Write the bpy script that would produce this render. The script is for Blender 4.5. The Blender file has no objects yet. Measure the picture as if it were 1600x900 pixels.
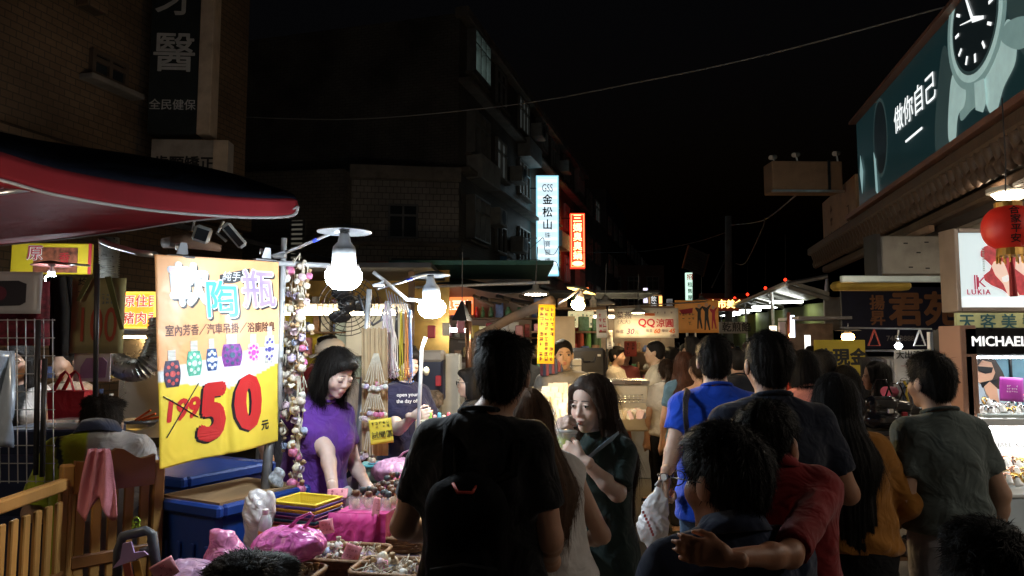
import bpy, bmesh, math, random
import numpy as np
from mathutils import Vector, Matrix
random.seed(7); RNG = np.random.default_rng(11)
sc = bpy.context.scene
C = sc.collection

# ------------------------------------------------------------------ camera
F = 1120.0                      # focal length in pixels of the 1600 px wide photograph
TH = math.atan(90.0 / F)        # camera tilted slightly up
CAMZ = 1.62
cam = bpy.data.cameras.new('camera'); camo = bpy.data.objects.new('camera', cam); C.objects.link(camo)
cam.sensor_width = 36.0; cam.lens = 36.0 * F / 1600.0; cam.clip_start = 0.05; cam.clip_end = 1000
camo.location = (0, 0, CAMZ); camo.rotation_euler = (math.pi / 2 + TH, 0, 0)
sc.camera = camo
# ------------------------------------------------------------------ night sky
w = bpy.data.worlds.new('World'); sc.world = w; w.use_nodes = True
nt = w.node_tree; bg = nt.nodes['Background']
sky = nt.nodes.new('ShaderNodeTexSky'); sky.sky_type = 'NISHITA'; sky.sun_disc = False
sky.sun_elevation = math.radians(-4.0); sky.sun_rotation = math.radians(200)
nt.links.new(sky.outputs['Color'], bg.inputs['Color']); bg.inputs['Strength'].default_value = 0.06
moon = bpy.data.lights.new('moon', 'SUN'); moon.energy = 0.003; moon.angle = math.radians(3); moon.color = (.8, .88, 1)
mo = bpy.data.objects.new('moon', moon); C.objects.link(mo); mo.rotation_euler = (math.radians(35), 0, math.radians(30))
sc.view_settings.view_transform = 'Standard'; sc.view_settings.look = 'None'
sc.view_settings.gamma = 1; sc.view_settings.exposure = 0.6; sc.view_settings.use_curve_mapping = False
sc.cycles.use_denoising = True; sc.cycles.max_bounces = 6; sc.cycles.diffuse_bounces = 3; sc.cycles.glossy_bounces = 3
sc.cycles.transmission_bounces = 5; sc.cycles.transparent_max_bounces = 12
sc.cycles.sample_clamp_indirect = 4; sc.cycles.sample_clamp_direct = 60; sc.cycles.caustics_reflective = False; sc.cycles.caustics_refractive = False

# ------------------------------------------------------------------ helpers
ST, CT = math.sin(TH), math.cos(TH)
def P(u, v, d):
    """pixel + horizontal distance in front of the camera -> world point"""
    cx, cy = (u - 800) / F, (450 - v) / F
    k = d / (CT - cy * ST)
    return Vector((cx * k, d, CAMZ + (ST + cy * CT) * k))
def PX(u, v, d):
    cx, cy = (u - 800) / F, (450 - v) / F
    k = d / (CT - cy * ST)
    return (cx * k, d, CAMZ + (ST + cy * CT) * k)
def Dz(v, z):
    """distance at which height z shows at pixel row v"""
    cy = (450 - v) / F
    return (z - CAMZ) * (CT - cy * ST) / (ST + cy * CT)
STREET = math.atan2(310, F)     # the street runs this far to the right of the view axis
SD = Vector((math.sin(STREET), math.cos(STREET), 0)); SP = Vector((SD.y, -SD.x, 0))

MATS = {}
def M(name, col=(.5, .5, .5), rough=.6, metal=0.0, var=.15, vs=6.0, bump=0.0, bs=40.0, emit=0.0, ecol=None,
      trans=0.0, alpha=1.0, attr=False, sheen=0.0, spec=.5, wr=0.0, wrs=9.0, coat=0.0, sss=0.0, dirt=0.0, stretch=None):
    if name in MATS: return MATS[name]
    m = bpy.data.materials.new(name); m.use_nodes = True; MATS[name] = m
    n = m.node_tree.nodes; l = m.node_tree.links; b = n['Principled BSDF']
    I = b.inputs
    I['Roughness'].default_value = rough; I['Metallic'].default_value = metal
    I['Specular IOR Level'].default_value = spec
    if trans: I['Transmission Weight'].default_value = trans
    if alpha < 1: I['Alpha'].default_value = alpha
    if sheen: I['Sheen Weight'].default_value = sheen
    if coat: I['Coat Weight'].default_value = coat; I['Coat Roughness'].default_value = .15
    if sss:
        I['Subsurface Weight'].default_value = sss; I['Subsurface Radius'].default_value = (.012, .005, .003)
    c4 = (col[0], col[1], col[2], 1)
    I['Base Color'].default_value = c4
    src = None
    if attr:
        at = n.new('ShaderNodeAttribute'); at.attribute_name = 'Col'; src = at.outputs['Color']
    tc = n.new('ShaderNodeTexCoord'); co = tc.outputs['Object']
    if stretch:
        mp = n.new('ShaderNodeMapping'); mp.inputs['Scale'].default_value = stretch; l.new(co, mp.inputs['Vector']); co = mp.outputs['Vector']
    if var > 0:
        nz = n.new('ShaderNodeTexNoise'); nz.inputs['Scale'].default_value = vs; nz.inputs['Detail'].default_value = 5
        l.new(co, nz.inputs['Vector'])
        mr = n.new('ShaderNodeMapRange'); mr.inputs['From Min'].default_value = .3; mr.inputs['From Max'].default_value = .7
        mr.inputs['To Min'].default_value = 1 - var; mr.inputs['To Max'].default_value = 1 + var
        l.new(nz.outputs['Fac'], mr.inputs['Value'])
        mx = n.new('ShaderNodeMix'); mx.data_type = 'RGBA'; mx.blend_type = 'MULTIPLY'; mx.inputs['Factor'].default_value = 1
        if src: l.new(src, mx.inputs['A'])
        else: mx.inputs['A'].default_value = c4
        l.new(mr.outputs['Result'], mx.inputs['B']); src = mx.outputs['Result']
        rr = n.new('ShaderNodeMapRange'); rr.inputs['To Min'].default_value = max(0.03, rough - .12); rr.inputs['To Max'].default_value = min(1, rough + .12)
        l.new(nz.outputs['Fac'], rr.inputs['Value']); l.new(rr.outputs['Result'], I['Roughness'])
    if dirt > 0:
        nd = n.new('ShaderNodeTexNoise'); nd.inputs['Scale'].default_value = 2.3; nd.inputs['Detail'].default_value = 8; nd.inputs['Roughness'].default_value = .7
        l.new(co, nd.inputs['Vector'])
        rp = n.new('ShaderNodeMapRange'); rp.inputs['From Min'].default_value = .48; rp.inputs['From Max'].default_value = .72
        rp.inputs['To Max'].default_value = dirt; l.new(nd.outputs['Fac'], rp.inputs['Value'])
        mx2 = n.new('ShaderNodeMix'); mx2.data_type = 'RGBA'
        l.new(rp.outputs['Result'], mx2.inputs['Factor'])
        if src: l.new(src, mx2.inputs['A'])
        else: mx2.inputs['A'].default_value = c4
        mx2.inputs['B'].default_value = (col[0] * .25, col[1] * .22, col[2] * .18, 1); src = mx2.outputs['Result']
    if src: l.new(src, I['Base Color'])
    prev = None
    if wr > 0:
        nw = n.new('ShaderNodeTexNoise'); nw.inputs['Scale'].default_value = wrs; nw.inputs['Detail'].default_value = 2; nw.inputs['Distortion'].default_value = 1.2
        l.new(co, nw.inputs['Vector'])
        b1 = n.new('ShaderNodeBump'); b1.inputs['Strength'].default_value = wr; b1.inputs['Distance'].default_value = .03
        l.new(nw.outputs['Fac'], b1.inputs['Height']); prev = b1.outputs['Normal']
    if bump > 0:
        nb = n.new('ShaderNodeTexNoise'); nb.inputs['Scale'].default_value = bs; nb.inputs['Detail'].default_value = 4
        l.new(co, nb.inputs['Vector'])
        b2 = n.new('ShaderNodeBump'); b2.inputs['Strength'].default_value = bump; b2.inputs['Distance'].default_value = .01
        l.new(nb.outputs['Fac'], b2.inputs['Height'])
        if prev: l.new(prev, b2.inputs['Normal'])
        prev = b2.outputs['Normal']
    if prev: l.new(prev, I['Normal'])
    if emit > 0:
        e = ecol or col
        I['Emission Strength'].default_value = emit
        if attr and ecol is None and src: l.new(src, I['Emission Color'])
        else: I['Emission Color'].default_value = (e[0], e[1], e[2], 1)
    return m

def frame(o, yaw=0.0, pitch=0.0, roll=0.0):
    """sign frame: local x right, y away, z up; yaw turns it about the vertical (radians)"""
    return Matrix.Translation(Vector(o)) @ Matrix.Rotation(yaw, 4, 'Z') @ Matrix.Rotation(pitch, 4, 'X') @ Matrix.Rotation(roll, 4, 'Y')

class MB:
    def __init__(s): s.V = []; s.Fc = []; s.mi = []; s.cur = 0
    def add(s, vs, fs, m=None):
        b = len(s.V)
        if m is not None: vs = [m @ Vector(v) for v in vs]
        s.V += [tuple(v) for v in vs]; s.Fc += [tuple(i + b for i in f) for f in fs]; s.mi += [s.cur] * len(fs)
        return s
    def box(s, c, z, m=None, ch=0.0):
        hx, hy, hz = z[0] / 2, z[1] / 2, z[2] / 2
        if ch <= 0:
            vs = [(c[0] + sx * hx, c[1] + sy * hy, c[2] + sz * hz) for sx in (-1, 1) for sy in (-1, 1) for sz in (-1, 1)]
            fs = [(0, 1, 3, 2), (4, 6, 7, 5), (0, 4, 5, 1), (2, 3, 7, 6), (0, 2, 6, 4), (1, 5, 7, 3)]
            return s.add(vs, fs, m)
        ch = min(ch, hx * .9, hy * .9, hz * .9)
        vs = []; ix = {}
        for sx in (-1, 1):
            for sy in (-1, 1):
                for sz in (-1, 1):
                    for ax in range(3):
                        p = [sx * (hx - ch), sy * (hy - ch), sz * (hz - ch)]
                        p[ax] = (sx * hx, sy * hy, sz * hz)[ax]
                        ix[(sx, sy, sz, ax)] = len(vs); vs.append((c[0] + p[0], c[1] + p[1], c[2] + p[2]))
        fs = []
        for ax in range(3):
            o1, o2 = [a for a in range(3) if a != ax]
            for sg in (-1, 1):
                q = []
                for a, b in ((-1, -1), (1, -1), (1, 1), (-1, 1)):
                    k = [0, 0, 0]; k[ax] = sg; k[o1] = a; k[o2] = b; q.append(ix[(k[0], k[1], k[2], ax)])
                if (sg > 0) != (ax == 1): fs.append(tuple(q))
                else: fs.append(tuple(reversed(q)))
            for a in (-1, 1):
                for b in (-1, 1):
                    k1 = [0, 0, 0]; k1[o1] = a; k1[o2] = b; k2 = list(k1); k1[ax] = -1; k2[ax] = 1
                    fs.append((ix[(*k1, o1)], ix[(*k2, o1)], ix[(*k2, o2)], ix[(*k1, o2)]))
        for sx in (-1, 1):
            for sy in (-1, 1):
                for sz in (-1, 1): fs.append(tuple(ix[(sx, sy, sz, a)] for a in range(3)))
        return s.add(vs, fs, m)
    def tube(s, pts, r, n=8, cap=True, flat=1.0):
        pts = [Vector(p) for p in pts]; N = len(pts)
        rs = r if isinstance(r, (list, tuple)) else [r] * N
        vs = []; up = None
        for i, p in enumerate(pts):
            t = (pts[min(i + 1, N - 1)] - pts[max(i - 1, 0)])
            if t.length < 1e-9: t = Vector((0, 0, 1))
            t.normalize()
            if up is None: up = t.orthogonal().normalized()
            up = (up - t * up.dot(t))
            if up.length < 1e-6: up = t.orthogonal()
            up.normalize(); sd = t.cross(up)
            for k in range(n):
                a = 2 * math.pi * k / n
                vs.append(p + up * (math.cos(a) * rs[i]) + sd * (math.sin(a) * rs[i] * flat))
        fs = []
        for i in range(N - 1):
            for k in range(n):
                a = i * n + k; b = i * n + (k + 1) % n
                fs.append((a, b, b + n, a + n))
        if cap: fs.append(tuple(range(n - 1, -1, -1))); fs.append(tuple((N - 1) * n + k for k in range(n)))
        return s.add(vs, fs)
    def lathe(s, prof, n=16, m=None, c=(0, 0, 0), cap=True):
        vs = []; fs = []
        for (r, z) in prof:
            for k in range(n):
                a = 2 * math.pi * k / n; vs.append((c[0] + r * math.cos(a), c[1] + r * math.sin(a), c[2] + z))
        for i in range(len(prof) - 1):
            for k in range(n):
                a = i * n + k; b = i * n + (k + 1) % n; fs.append((a, b, b + n, a + n))
        if cap:
            fs.append(tuple(range(n - 1, -1, -1))); fs.append(tuple((len(prof) - 1) * n + k for k in range(n)))
        return s.add(vs, fs, m)
    def ball(s, c, r, n=10, k=6, m=None):
        rx, ry, rz = (r, r, r) if not isinstance(r, (tuple, list)) else r
        vs = [(c[0], c[1], c[2] - rz)]; fs = []
        for i in range(1, k):
            t = math.pi * i / k
            for j in range(n):
                a = 2 * math.pi * j / n
                vs.append((c[0] + rx * math.sin(t) * math.cos(a), c[1] + ry * math.sin(t) * math.sin(a), c[2] - rz * math.cos(t)))
        vs.append((c[0], c[1], c[2] + rz)); L = len(vs) - 1
        for j in range(n): fs.append((0, 1 + (j + 1) % n, 1 + j)); fs.append((L, L - n + j, L - n + (j + 1) % n))
        for i in range(k - 2):
            for j in range(n):
                a = 1 + i * n + j; b = 1 + i * n + (j + 1) % n; fs.append((a, b, b + n, a + n))
        return s.add(vs, fs, m)
    def sheet(s, fn, nu, nv, m=None):
        vs = [fn(i / nu, j / nv) for j in range(nv + 1) for i in range(nu + 1)]
        fs = [(j * (nu + 1) + i, j * (nu + 1) + i + 1, (j + 1) * (nu + 1) + i + 1, (j + 1) * (nu + 1) + i) for j in range(nv) for i in range(nu)]
        return s.add(vs, fs, m)
    def poly(s, pts, thick=0.003, m=None):
        """flat outline in local x,z extruded towards -y"""
        n = len(pts)
        ar = sum(pts[i][0] * pts[(i + 1) % n][1] - pts[(i + 1) % n][0] * pts[i][1] for i in range(n))
        if ar < 0: pts = pts[::-1]
        vs = [(p[0], -thick, p[1]) for p in pts] + [(p[0], 0, p[1]) for p in pts]
        fs = [tuple(range(n)), tuple(range(2 * n - 1, n - 1, -1))] + [(i, i + n, (i + 1) % n + n, (i + 1) % n) for i in range(n)]
        return s.add(vs, fs, m)
    def prism(s, quad, h):
        """four world points (a plan quad) raised by h"""
        q = [Vector(p) for p in quad]; vs = q + [p + Vector((0, 0, h)) for p in q]
        return s.add(vs, [(3, 2, 1, 0), (4, 5, 6, 7), (0, 1, 5, 4), (1, 2, 6, 5), (2, 3, 7, 6), (3, 0, 4, 7)])

def mesh(name, V, Fc, mats, smooth=False, col=None, mi=None):
    me = bpy.data.meshes.new(name)
    if isinstance(V, np.ndarray):
        me.from_pydata(V.tolist(), [], Fc.tolist() if isinstance(Fc, np.ndarray) else Fc)
    else: me.from_pydata(V, [], Fc)
    for m in (mats if isinstance(mats, (list, tuple)) else [mats]): me.materials.append(m)
    if smooth: me.polygons.foreach_set('use_smooth', [True] * len(me.polygons))
    if mi is not None: me.polygons.foreach_set('material_index', mi)
    if col is not None:
        a = me.color_attributes.new('Col', 'FLOAT_COLOR', 'POINT')
        c = np.ones((len(me.vertices), 4), np.float32); c[:, :3] = col; a.data.foreach_set('color', c.ravel())
    me.update(); return me

class Thing:
    def __init__(s, name, label, cat, base=(0, 0, 0), group=None):
        s.o = bpy.data.objects.new(name, None); C.objects.link(s.o); s.base = Vector(base); s.o.location = s.base
        s.o.empty_display_size = .1
        tag(s.o, label, cat, group)
    def part(s, name, mb, mat, parent=None, smooth=False, solid=0.0, label=None, sub=0, kind=None):
        b = s.base
        me = mesh(name, [(v[0] - b[0], v[1] - b[1], v[2] - b[2]) for v in mb.V], mb.Fc, mat, smooth, mi=mb.mi if isinstance(mat, (list, tuple)) else None)
        return s.link(name, me, parent, solid, label, sub, kind)
    def link(s, name, me, parent=None, solid=0, label=None, sub=0, kind=None):
        o = bpy.data.objects.new(name, me); C.objects.link(o); o.parent = parent or s.o
        if solid: md = o.modifiers.new('thickness', 'SOLIDIFY'); md.thickness = solid; md.offset = 0
        if sub: md = o.modifiers.new('smooth', 'SUBSURF'); md.levels = sub; md.render_levels = sub
        if label: o['label'] = label
        if kind: o['kind'] = kind
        return o
def tag(o, label, cat, group=None):
    o['label'] = label; o['category'] = cat
    if group: o['group'] = group
def solo(name, label, cat, mb, mat, base=None, group=None, smooth=False, solid=0, sub=0, kind=None):
    """a thing that is one mesh"""
    if base is None:
        a = np.array(mb.V); base = ((a[:, 0].min() + a[:, 0].max()) / 2, (a[:, 1].min() + a[:, 1].max()) / 2, a[:, 2].min())
    me = mesh(name, [(v[0] - base[0], v[1] - base[1], v[2] - base[2]) for v in mb.V], mb.Fc, mat, smooth, mi=mb.mi if isinstance(mat, (list, tuple)) else None)
    o = bpy.data.objects.new(name, me); C.objects.link(o); o.location = base
    if solid: md = o.modifiers.new('thickness', 'SOLIDIFY'); md.thickness = solid; md.offset = 0
    if sub: md = o.modifiers.new('smooth', 'SUBSURF'); md.levels = sub; md.render_levels = sub
    if kind: o['kind'] = kind
    if label: tag(o, label, cat, group)
    return o
def struct(name, mb, mat, smooth=False):
    o = solo(name, None, None, mb, mat, (0, 0, 0), smooth=smooth); o['kind'] = 'structure'; return o
def dup(root, loc, rotz=None, label=None):
    r = root.copy(); C.objects.link(r); r.location = loc
    if rotz is not None: r.rotation_euler = (0, 0, rotz)
    if label: r['label'] = label
    for ch in list(root.children):
        c = ch.copy(); C.objects.link(c); c.parent = r
        for g in list(ch.children):
            d = g.copy(); C.objects.link(d); d.parent = c
    return r

def glyphs(body, h, m, offset=0.0, ext=.001, sx=1.0, italic=0.0, align='CENTER', warp=None, spacing=1.0, line=1.0, bold=0.0):
    """lettering as mesh: local x right, z up, y=0 plane, centred on the frame m; h is the height of one character"""
    if offset > 0: bold = max(bold, offset * .8)
    offset = min(offset, 0)
    cu = bpy.data.curves.new('lettering', 'FONT'); cu.body = body; cu.size = h * 1.08; cu.extrude = ext; cu.offset = offset
    cu.align_x = align; cu.align_y = 'CENTER'; cu.shear = italic; cu.space_character = spacing; cu.space_line = line; cu.resolution_u = 3
    o = bpy.data.objects.new('lettering', cu); C.objects.link(o)
    me = bpy.data.meshes.new_from_object(o.evaluated_get(bpy.context.evaluated_depsgraph_get()))
    bpy.data.objects.remove(o)
    V = [Vector((v.co.x * sx, -v.co.z, v.co.y)) for v in me.vertices]
    Fs = [tuple(p.vertices) for p in me.polygons]
    bpy.data.meshes.remove(me); bpy.data.curves.remove(cu)
    if bold:      # heavier strokes: a few copies, each a hair in front of the last
        n = len(V); V0, F0 = V, Fs; V, Fs = [], []
        for k, (a, b) in enumerate(((-1, 0), (1, 0), (0, -1), (0, 1), (.7, .7), (-.7, .7), (.7, -.7), (-.7, -.7))):
            V += [Vector((v.x + a * bold, v.y - k * .00015, v.z + b * bold)) for v in V0]; Fs += [tuple(i + n * k for i in f) for f in F0]
    if warp: V = [Vector(warp(v)) for v in V]
    mb = MB(); mb.add(V, Fs, m); return mb
def off(m, x=0, y=0, z=0): return m @ Matrix.Translation((x, y, z))
def vert(s): return '\n'.join(s)

# ------------------------------------------------------------------ people: one smooth surface grown from a distance field
BIG = 1.0
EDGES = [((0,0,0),(1,0,0)),((0,1,0),(1,1,0)),((0,0,1),(1,0,1)),((0,1,1),(1,1,1)),
         ((0,0,0),(0,1,0)),((1,0,0),(1,1,0)),((0,0,1),(0,1,1)),((1,0,1),(1,1,1)),
         ((0,0,0),(0,0,1)),((1,0,0),(1,0,1)),((0,1,0),(0,1,1)),((1,1,0),(1,1,1))]
def surfnet(f, xs, ys, zs):
    ins = f < 0
    s = np.zeros(tuple(n - 1 for n in f.shape), np.int8)
    for a in (0, 1):
        for b in (0, 1):
            for c in (0, 1): s += ins[a:a + s.shape[0], b:b + s.shape[1], c:c + s.shape[2]]
    act = (s > 0) & (s < 8)
    idx = -np.ones(s.shape, np.int64); n = int(act.sum()); idx[act] = np.arange(n)
    I, J, K = np.nonzero(act); acc = np.zeros((n, 3)); cnt = np.zeros(n)
    for a, b in EDGES:
        fa = f[I + a[0], J + a[1], K + a[2]]; fb = f[I + b[0], J + b[1], K + b[2]]
        m = (fa < 0) != (fb < 0); t = np.where(m, fa / np.where(m, fa - fb, 1), 0)
        pa = np.stack([xs[I + a[0]], ys[J + a[1]], zs[K + a[2]]], 1); pb = np.stack([xs[I + b[0]], ys[J + b[1]], zs[K + b[2]]], 1)
        acc += (pa + (pb - pa) * t[:, None]) * m[:, None]; cnt += m
    V = acc / np.maximum(cnt, 1)[:, None]
    Q = []
    m = ins[:-1, 1:-1, 1:-1] != ins[1:, 1:-1, 1:-1]; i, j, k = np.nonzero(m); j += 1; k += 1
    q = np.stack([idx[i, j-1, k-1], idx[i, j, k-1], idx[i, j, k], idx[i, j-1, k]], 1); fl = ~ins[i, j, k]; q[fl] = q[fl][:, ::-1]; Q.append(q)
    m = ins[1:-1, :-1, 1:-1] != ins[1:-1, 1:, 1:-1]; i, j, k = np.nonzero(m); i += 1; k += 1
    q = np.stack([idx[i-1, j, k-1], idx[i-1, j, k], idx[i, j, k], idx[i, j, k-1]], 1); fl = ~ins[i, j, k]; q[fl] = q[fl][:, ::-1]; Q.append(q)
    m = ins[1:-1, 1:-1, :-1] != ins[1:-1, 1:-1, 1:]; i, j, k = np.nonzero(m); i += 1; j += 1
    q = np.stack([idx[i-1, j-1, k], idx[i, j-1, k], idx[i, j, k], idx[i-1, j, k]], 1); fl = ~ins[i, j, k]; q[fl] = q[fl][:, ::-1]; Q.append(q)
    return V, np.concatenate(Q)

class Prim:
    def __init__(s, fn, lo, hi, k=.02, op='u'): s.fn, s.lo, s.hi, s.k, s.op = fn, np.array(lo, float), np.array(hi, float), k, op
def cap(a, b, ra, rb, k=.02, sq=(1, 1, 1), op='u', cut=None):
    a = np.array(a, float); b = np.array(b, float); q = np.array(sq, float); r = max(ra, rb)
    ab = (b - a) / q; L = max(float(ab @ ab), 1e-9); mq = float(q.min())
    def fn(X, Y, Z):
        x, y, z = (X - a[0]) / q[0], (Y - a[1]) / q[1], (Z - a[2]) / q[2]
        t = np.clip((x * ab[0] + y * ab[1] + z * ab[2]) / L, 0, 1)
        d = (np.sqrt((x - t * ab[0]) ** 2 + (y - t * ab[1]) ** 2 + (z - t * ab[2]) ** 2) - (ra + (rb - ra) * t)) * mq
        if cut is not None:        # flat end at b
            n = ab / math.sqrt(L); d = np.maximum(d, (x - ab[0]) * n[0] + (y - ab[1]) * n[1] + (z - ab[2]) * n[2])
        return d
    return Prim(fn, np.minimum(a, b) - r * q, np.maximum(a, b) + r * q, k, op)
def ell(c, r, k=.02, op='u', R=None, o=None):
    """ellipsoid; with R,o the centre is given in a rotated frame (head space)"""
    c = np.array(c, float); r = np.array(r, float) if np.ndim(r) else np.array([r] * 3, float)
    if R is None: wc = c
    else: wc = o + R @ c
    def fn(X, Y, Z):
        x, y, z = X - wc[0], Y - wc[1], Z - wc[2]
        if R is not None: x, y, z = R[0, 0] * x + R[1, 0] * y + R[2, 0] * z, R[0, 1] * x + R[1, 1] * y + R[2, 1] * z, R[0, 2] * x + R[1, 2] * y + R[2, 2] * z
        k0 = np.sqrt((x / r[0]) ** 2 + (y / r[1]) ** 2 + (z / r[2]) ** 2); k1 = np.sqrt((x / r[0] ** 2) ** 2 + (y / r[1] ** 2) ** 2 + (z / r[2] ** 2) ** 2)
        return k0 * (k0 - 1) / np.maximum(k1, 1e-6)
    e = r if R is None else np.array([r.max()] * 3)
    return Prim(fn, wc - e, wc + e, k, op)
def axis(lo, hi, c, fines=()):
    pts = []; x = lo
    while x < hi + c:
        pts.append(x); st = c
        for a, b, s in fines:
            if a - c * .5 <= x <= b: st = min(st, s)
        x += st
    return np.array(pts)
def field(prims, c, fines=None, post=None, pad=.03):
    ad = [p for p in prims if p.op == 'u']
    lo = np.min([p.lo for p in ad], 0) - pad; hi = np.max([p.hi for p in ad], 0) + pad
    ax = [axis(lo[i], hi[i], c, fines[i] if fines else ()) for i in range(3)]
    f = np.full([len(a) for a in ax], BIG, np.float32)
    for p in prims:
        m = p.k + c * 2
        sl = [slice(max(0, np.searchsorted(ax[i], p.lo[i] - m) - 1), np.searchsorted(ax[i], p.hi[i] + m) + 1) for i in range(3)]
        sub = f[sl[0], sl[1], sl[2]]
        if sub.size == 0: continue
        d = p.fn(ax[0][sl[0]][:, None, None], ax[1][sl[1]][None, :, None], ax[2][sl[2]][None, None, :])
        if p.op == 'u':
            h = np.maximum(p.k - np.abs(sub - d), 0) / p.k; f[sl[0], sl[1], sl[2]] = np.minimum(sub, d) - h * h * p.k * .25
        else:
            d = -d; h = np.maximum(p.k - np.abs(sub - d), 0) / p.k; f[sl[0], sl[1], sl[2]] = np.maximum(sub, d) + h * h * p.k * .25
    if post is not None: f = post(f, ax[0][:, None, None], ax[1][None, :, None], ax[2][None, None, :])
    return surfnet(np.asarray(f), *ax)

def rotm(yaw=0, pitch=0, roll=0):
    return np.array((Matrix.Rotation(yaw, 3, 'Z') @ Matrix.Rotation(pitch, 3, 'X') @ Matrix.Rotation(roll, 3, 'Y')))
def nrm(v): v = np.array(v, float); return v / max(np.linalg.norm(v), 1e-9)

def hand_prims(w, f, n, side, s=1.0, curl=(.5, .7, .5), spread=0.0, thumb=.6, kk=.006):
    """w wrist, f finger direction, n the way the palm faces, side +1 when the thumb lies towards f x n"""
    w = np.array(w, float); f = nrm(f); n = nrm(np.array(n, float) - f * np.dot(n, f)); sd = np.cross(f, n) * side
    out = [cap(w - f * .04 * s, w + f * .01 * s, .026 * s, .024 * s, .02)]
    base = [.032, .011, -.010, -.030]; ln = [.95, 1.06, .98, .78]
    for b, L in zip(base, ln):
        kn = w + (f * .088 + sd * b - n * .002 - f * abs(b) * .25) * s
        out.append(cap(w + (f * .015 + sd * b * .55) * s, kn, .0135 * s, .0115 * s, .014))
        ang = 0; p = kn
        for sg, (l, r0, r1) in enumerate(((.042, .0098, .0088), (.026, .0088, .0080), (.021, .0080, .0065))):
            ang += curl[sg]; d = f * math.cos(ang) + n * math.sin(ang) + sd * (b * spread * 8)
            q = p + nrm(d) * l * L * s; out.append(cap(p, q, r0 * s, r1 * s, kk)); p = q
    t0 = w + (f * .022 + sd * .022) * s; t1 = t0 + nrm(f * .75 + sd * .65 + n * .35) * .046 * s
    t2 = t1 + nrm(f * .85 + sd * .15 + n * thumb) * .032 * s; t3 = t2 + nrm(f * .7 - sd * .1 + n * thumb) * .026 * s
    out += [cap(t0, t1, .016 * s, .012 * s, .014), cap(t1, t2, .0115 * s, .0100 * s, kk), cap(t2, t3, .0100 * s, .0078 * s, kk)]
    return out

def waves(X, Y, Z, sc_, seed):
    r = np.random.default_rng(seed); t = 0
    for i in range(6):
        k = r.normal(size=3) * sc_; k[2] *= .55; t = t + np.sin(X * k[0] + Y * k[1] + Z * k[2] + r.uniform(0, 6.3) + .8 * np.sin(Z * sc_ * .4 + i)) / 6
    return t

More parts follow.
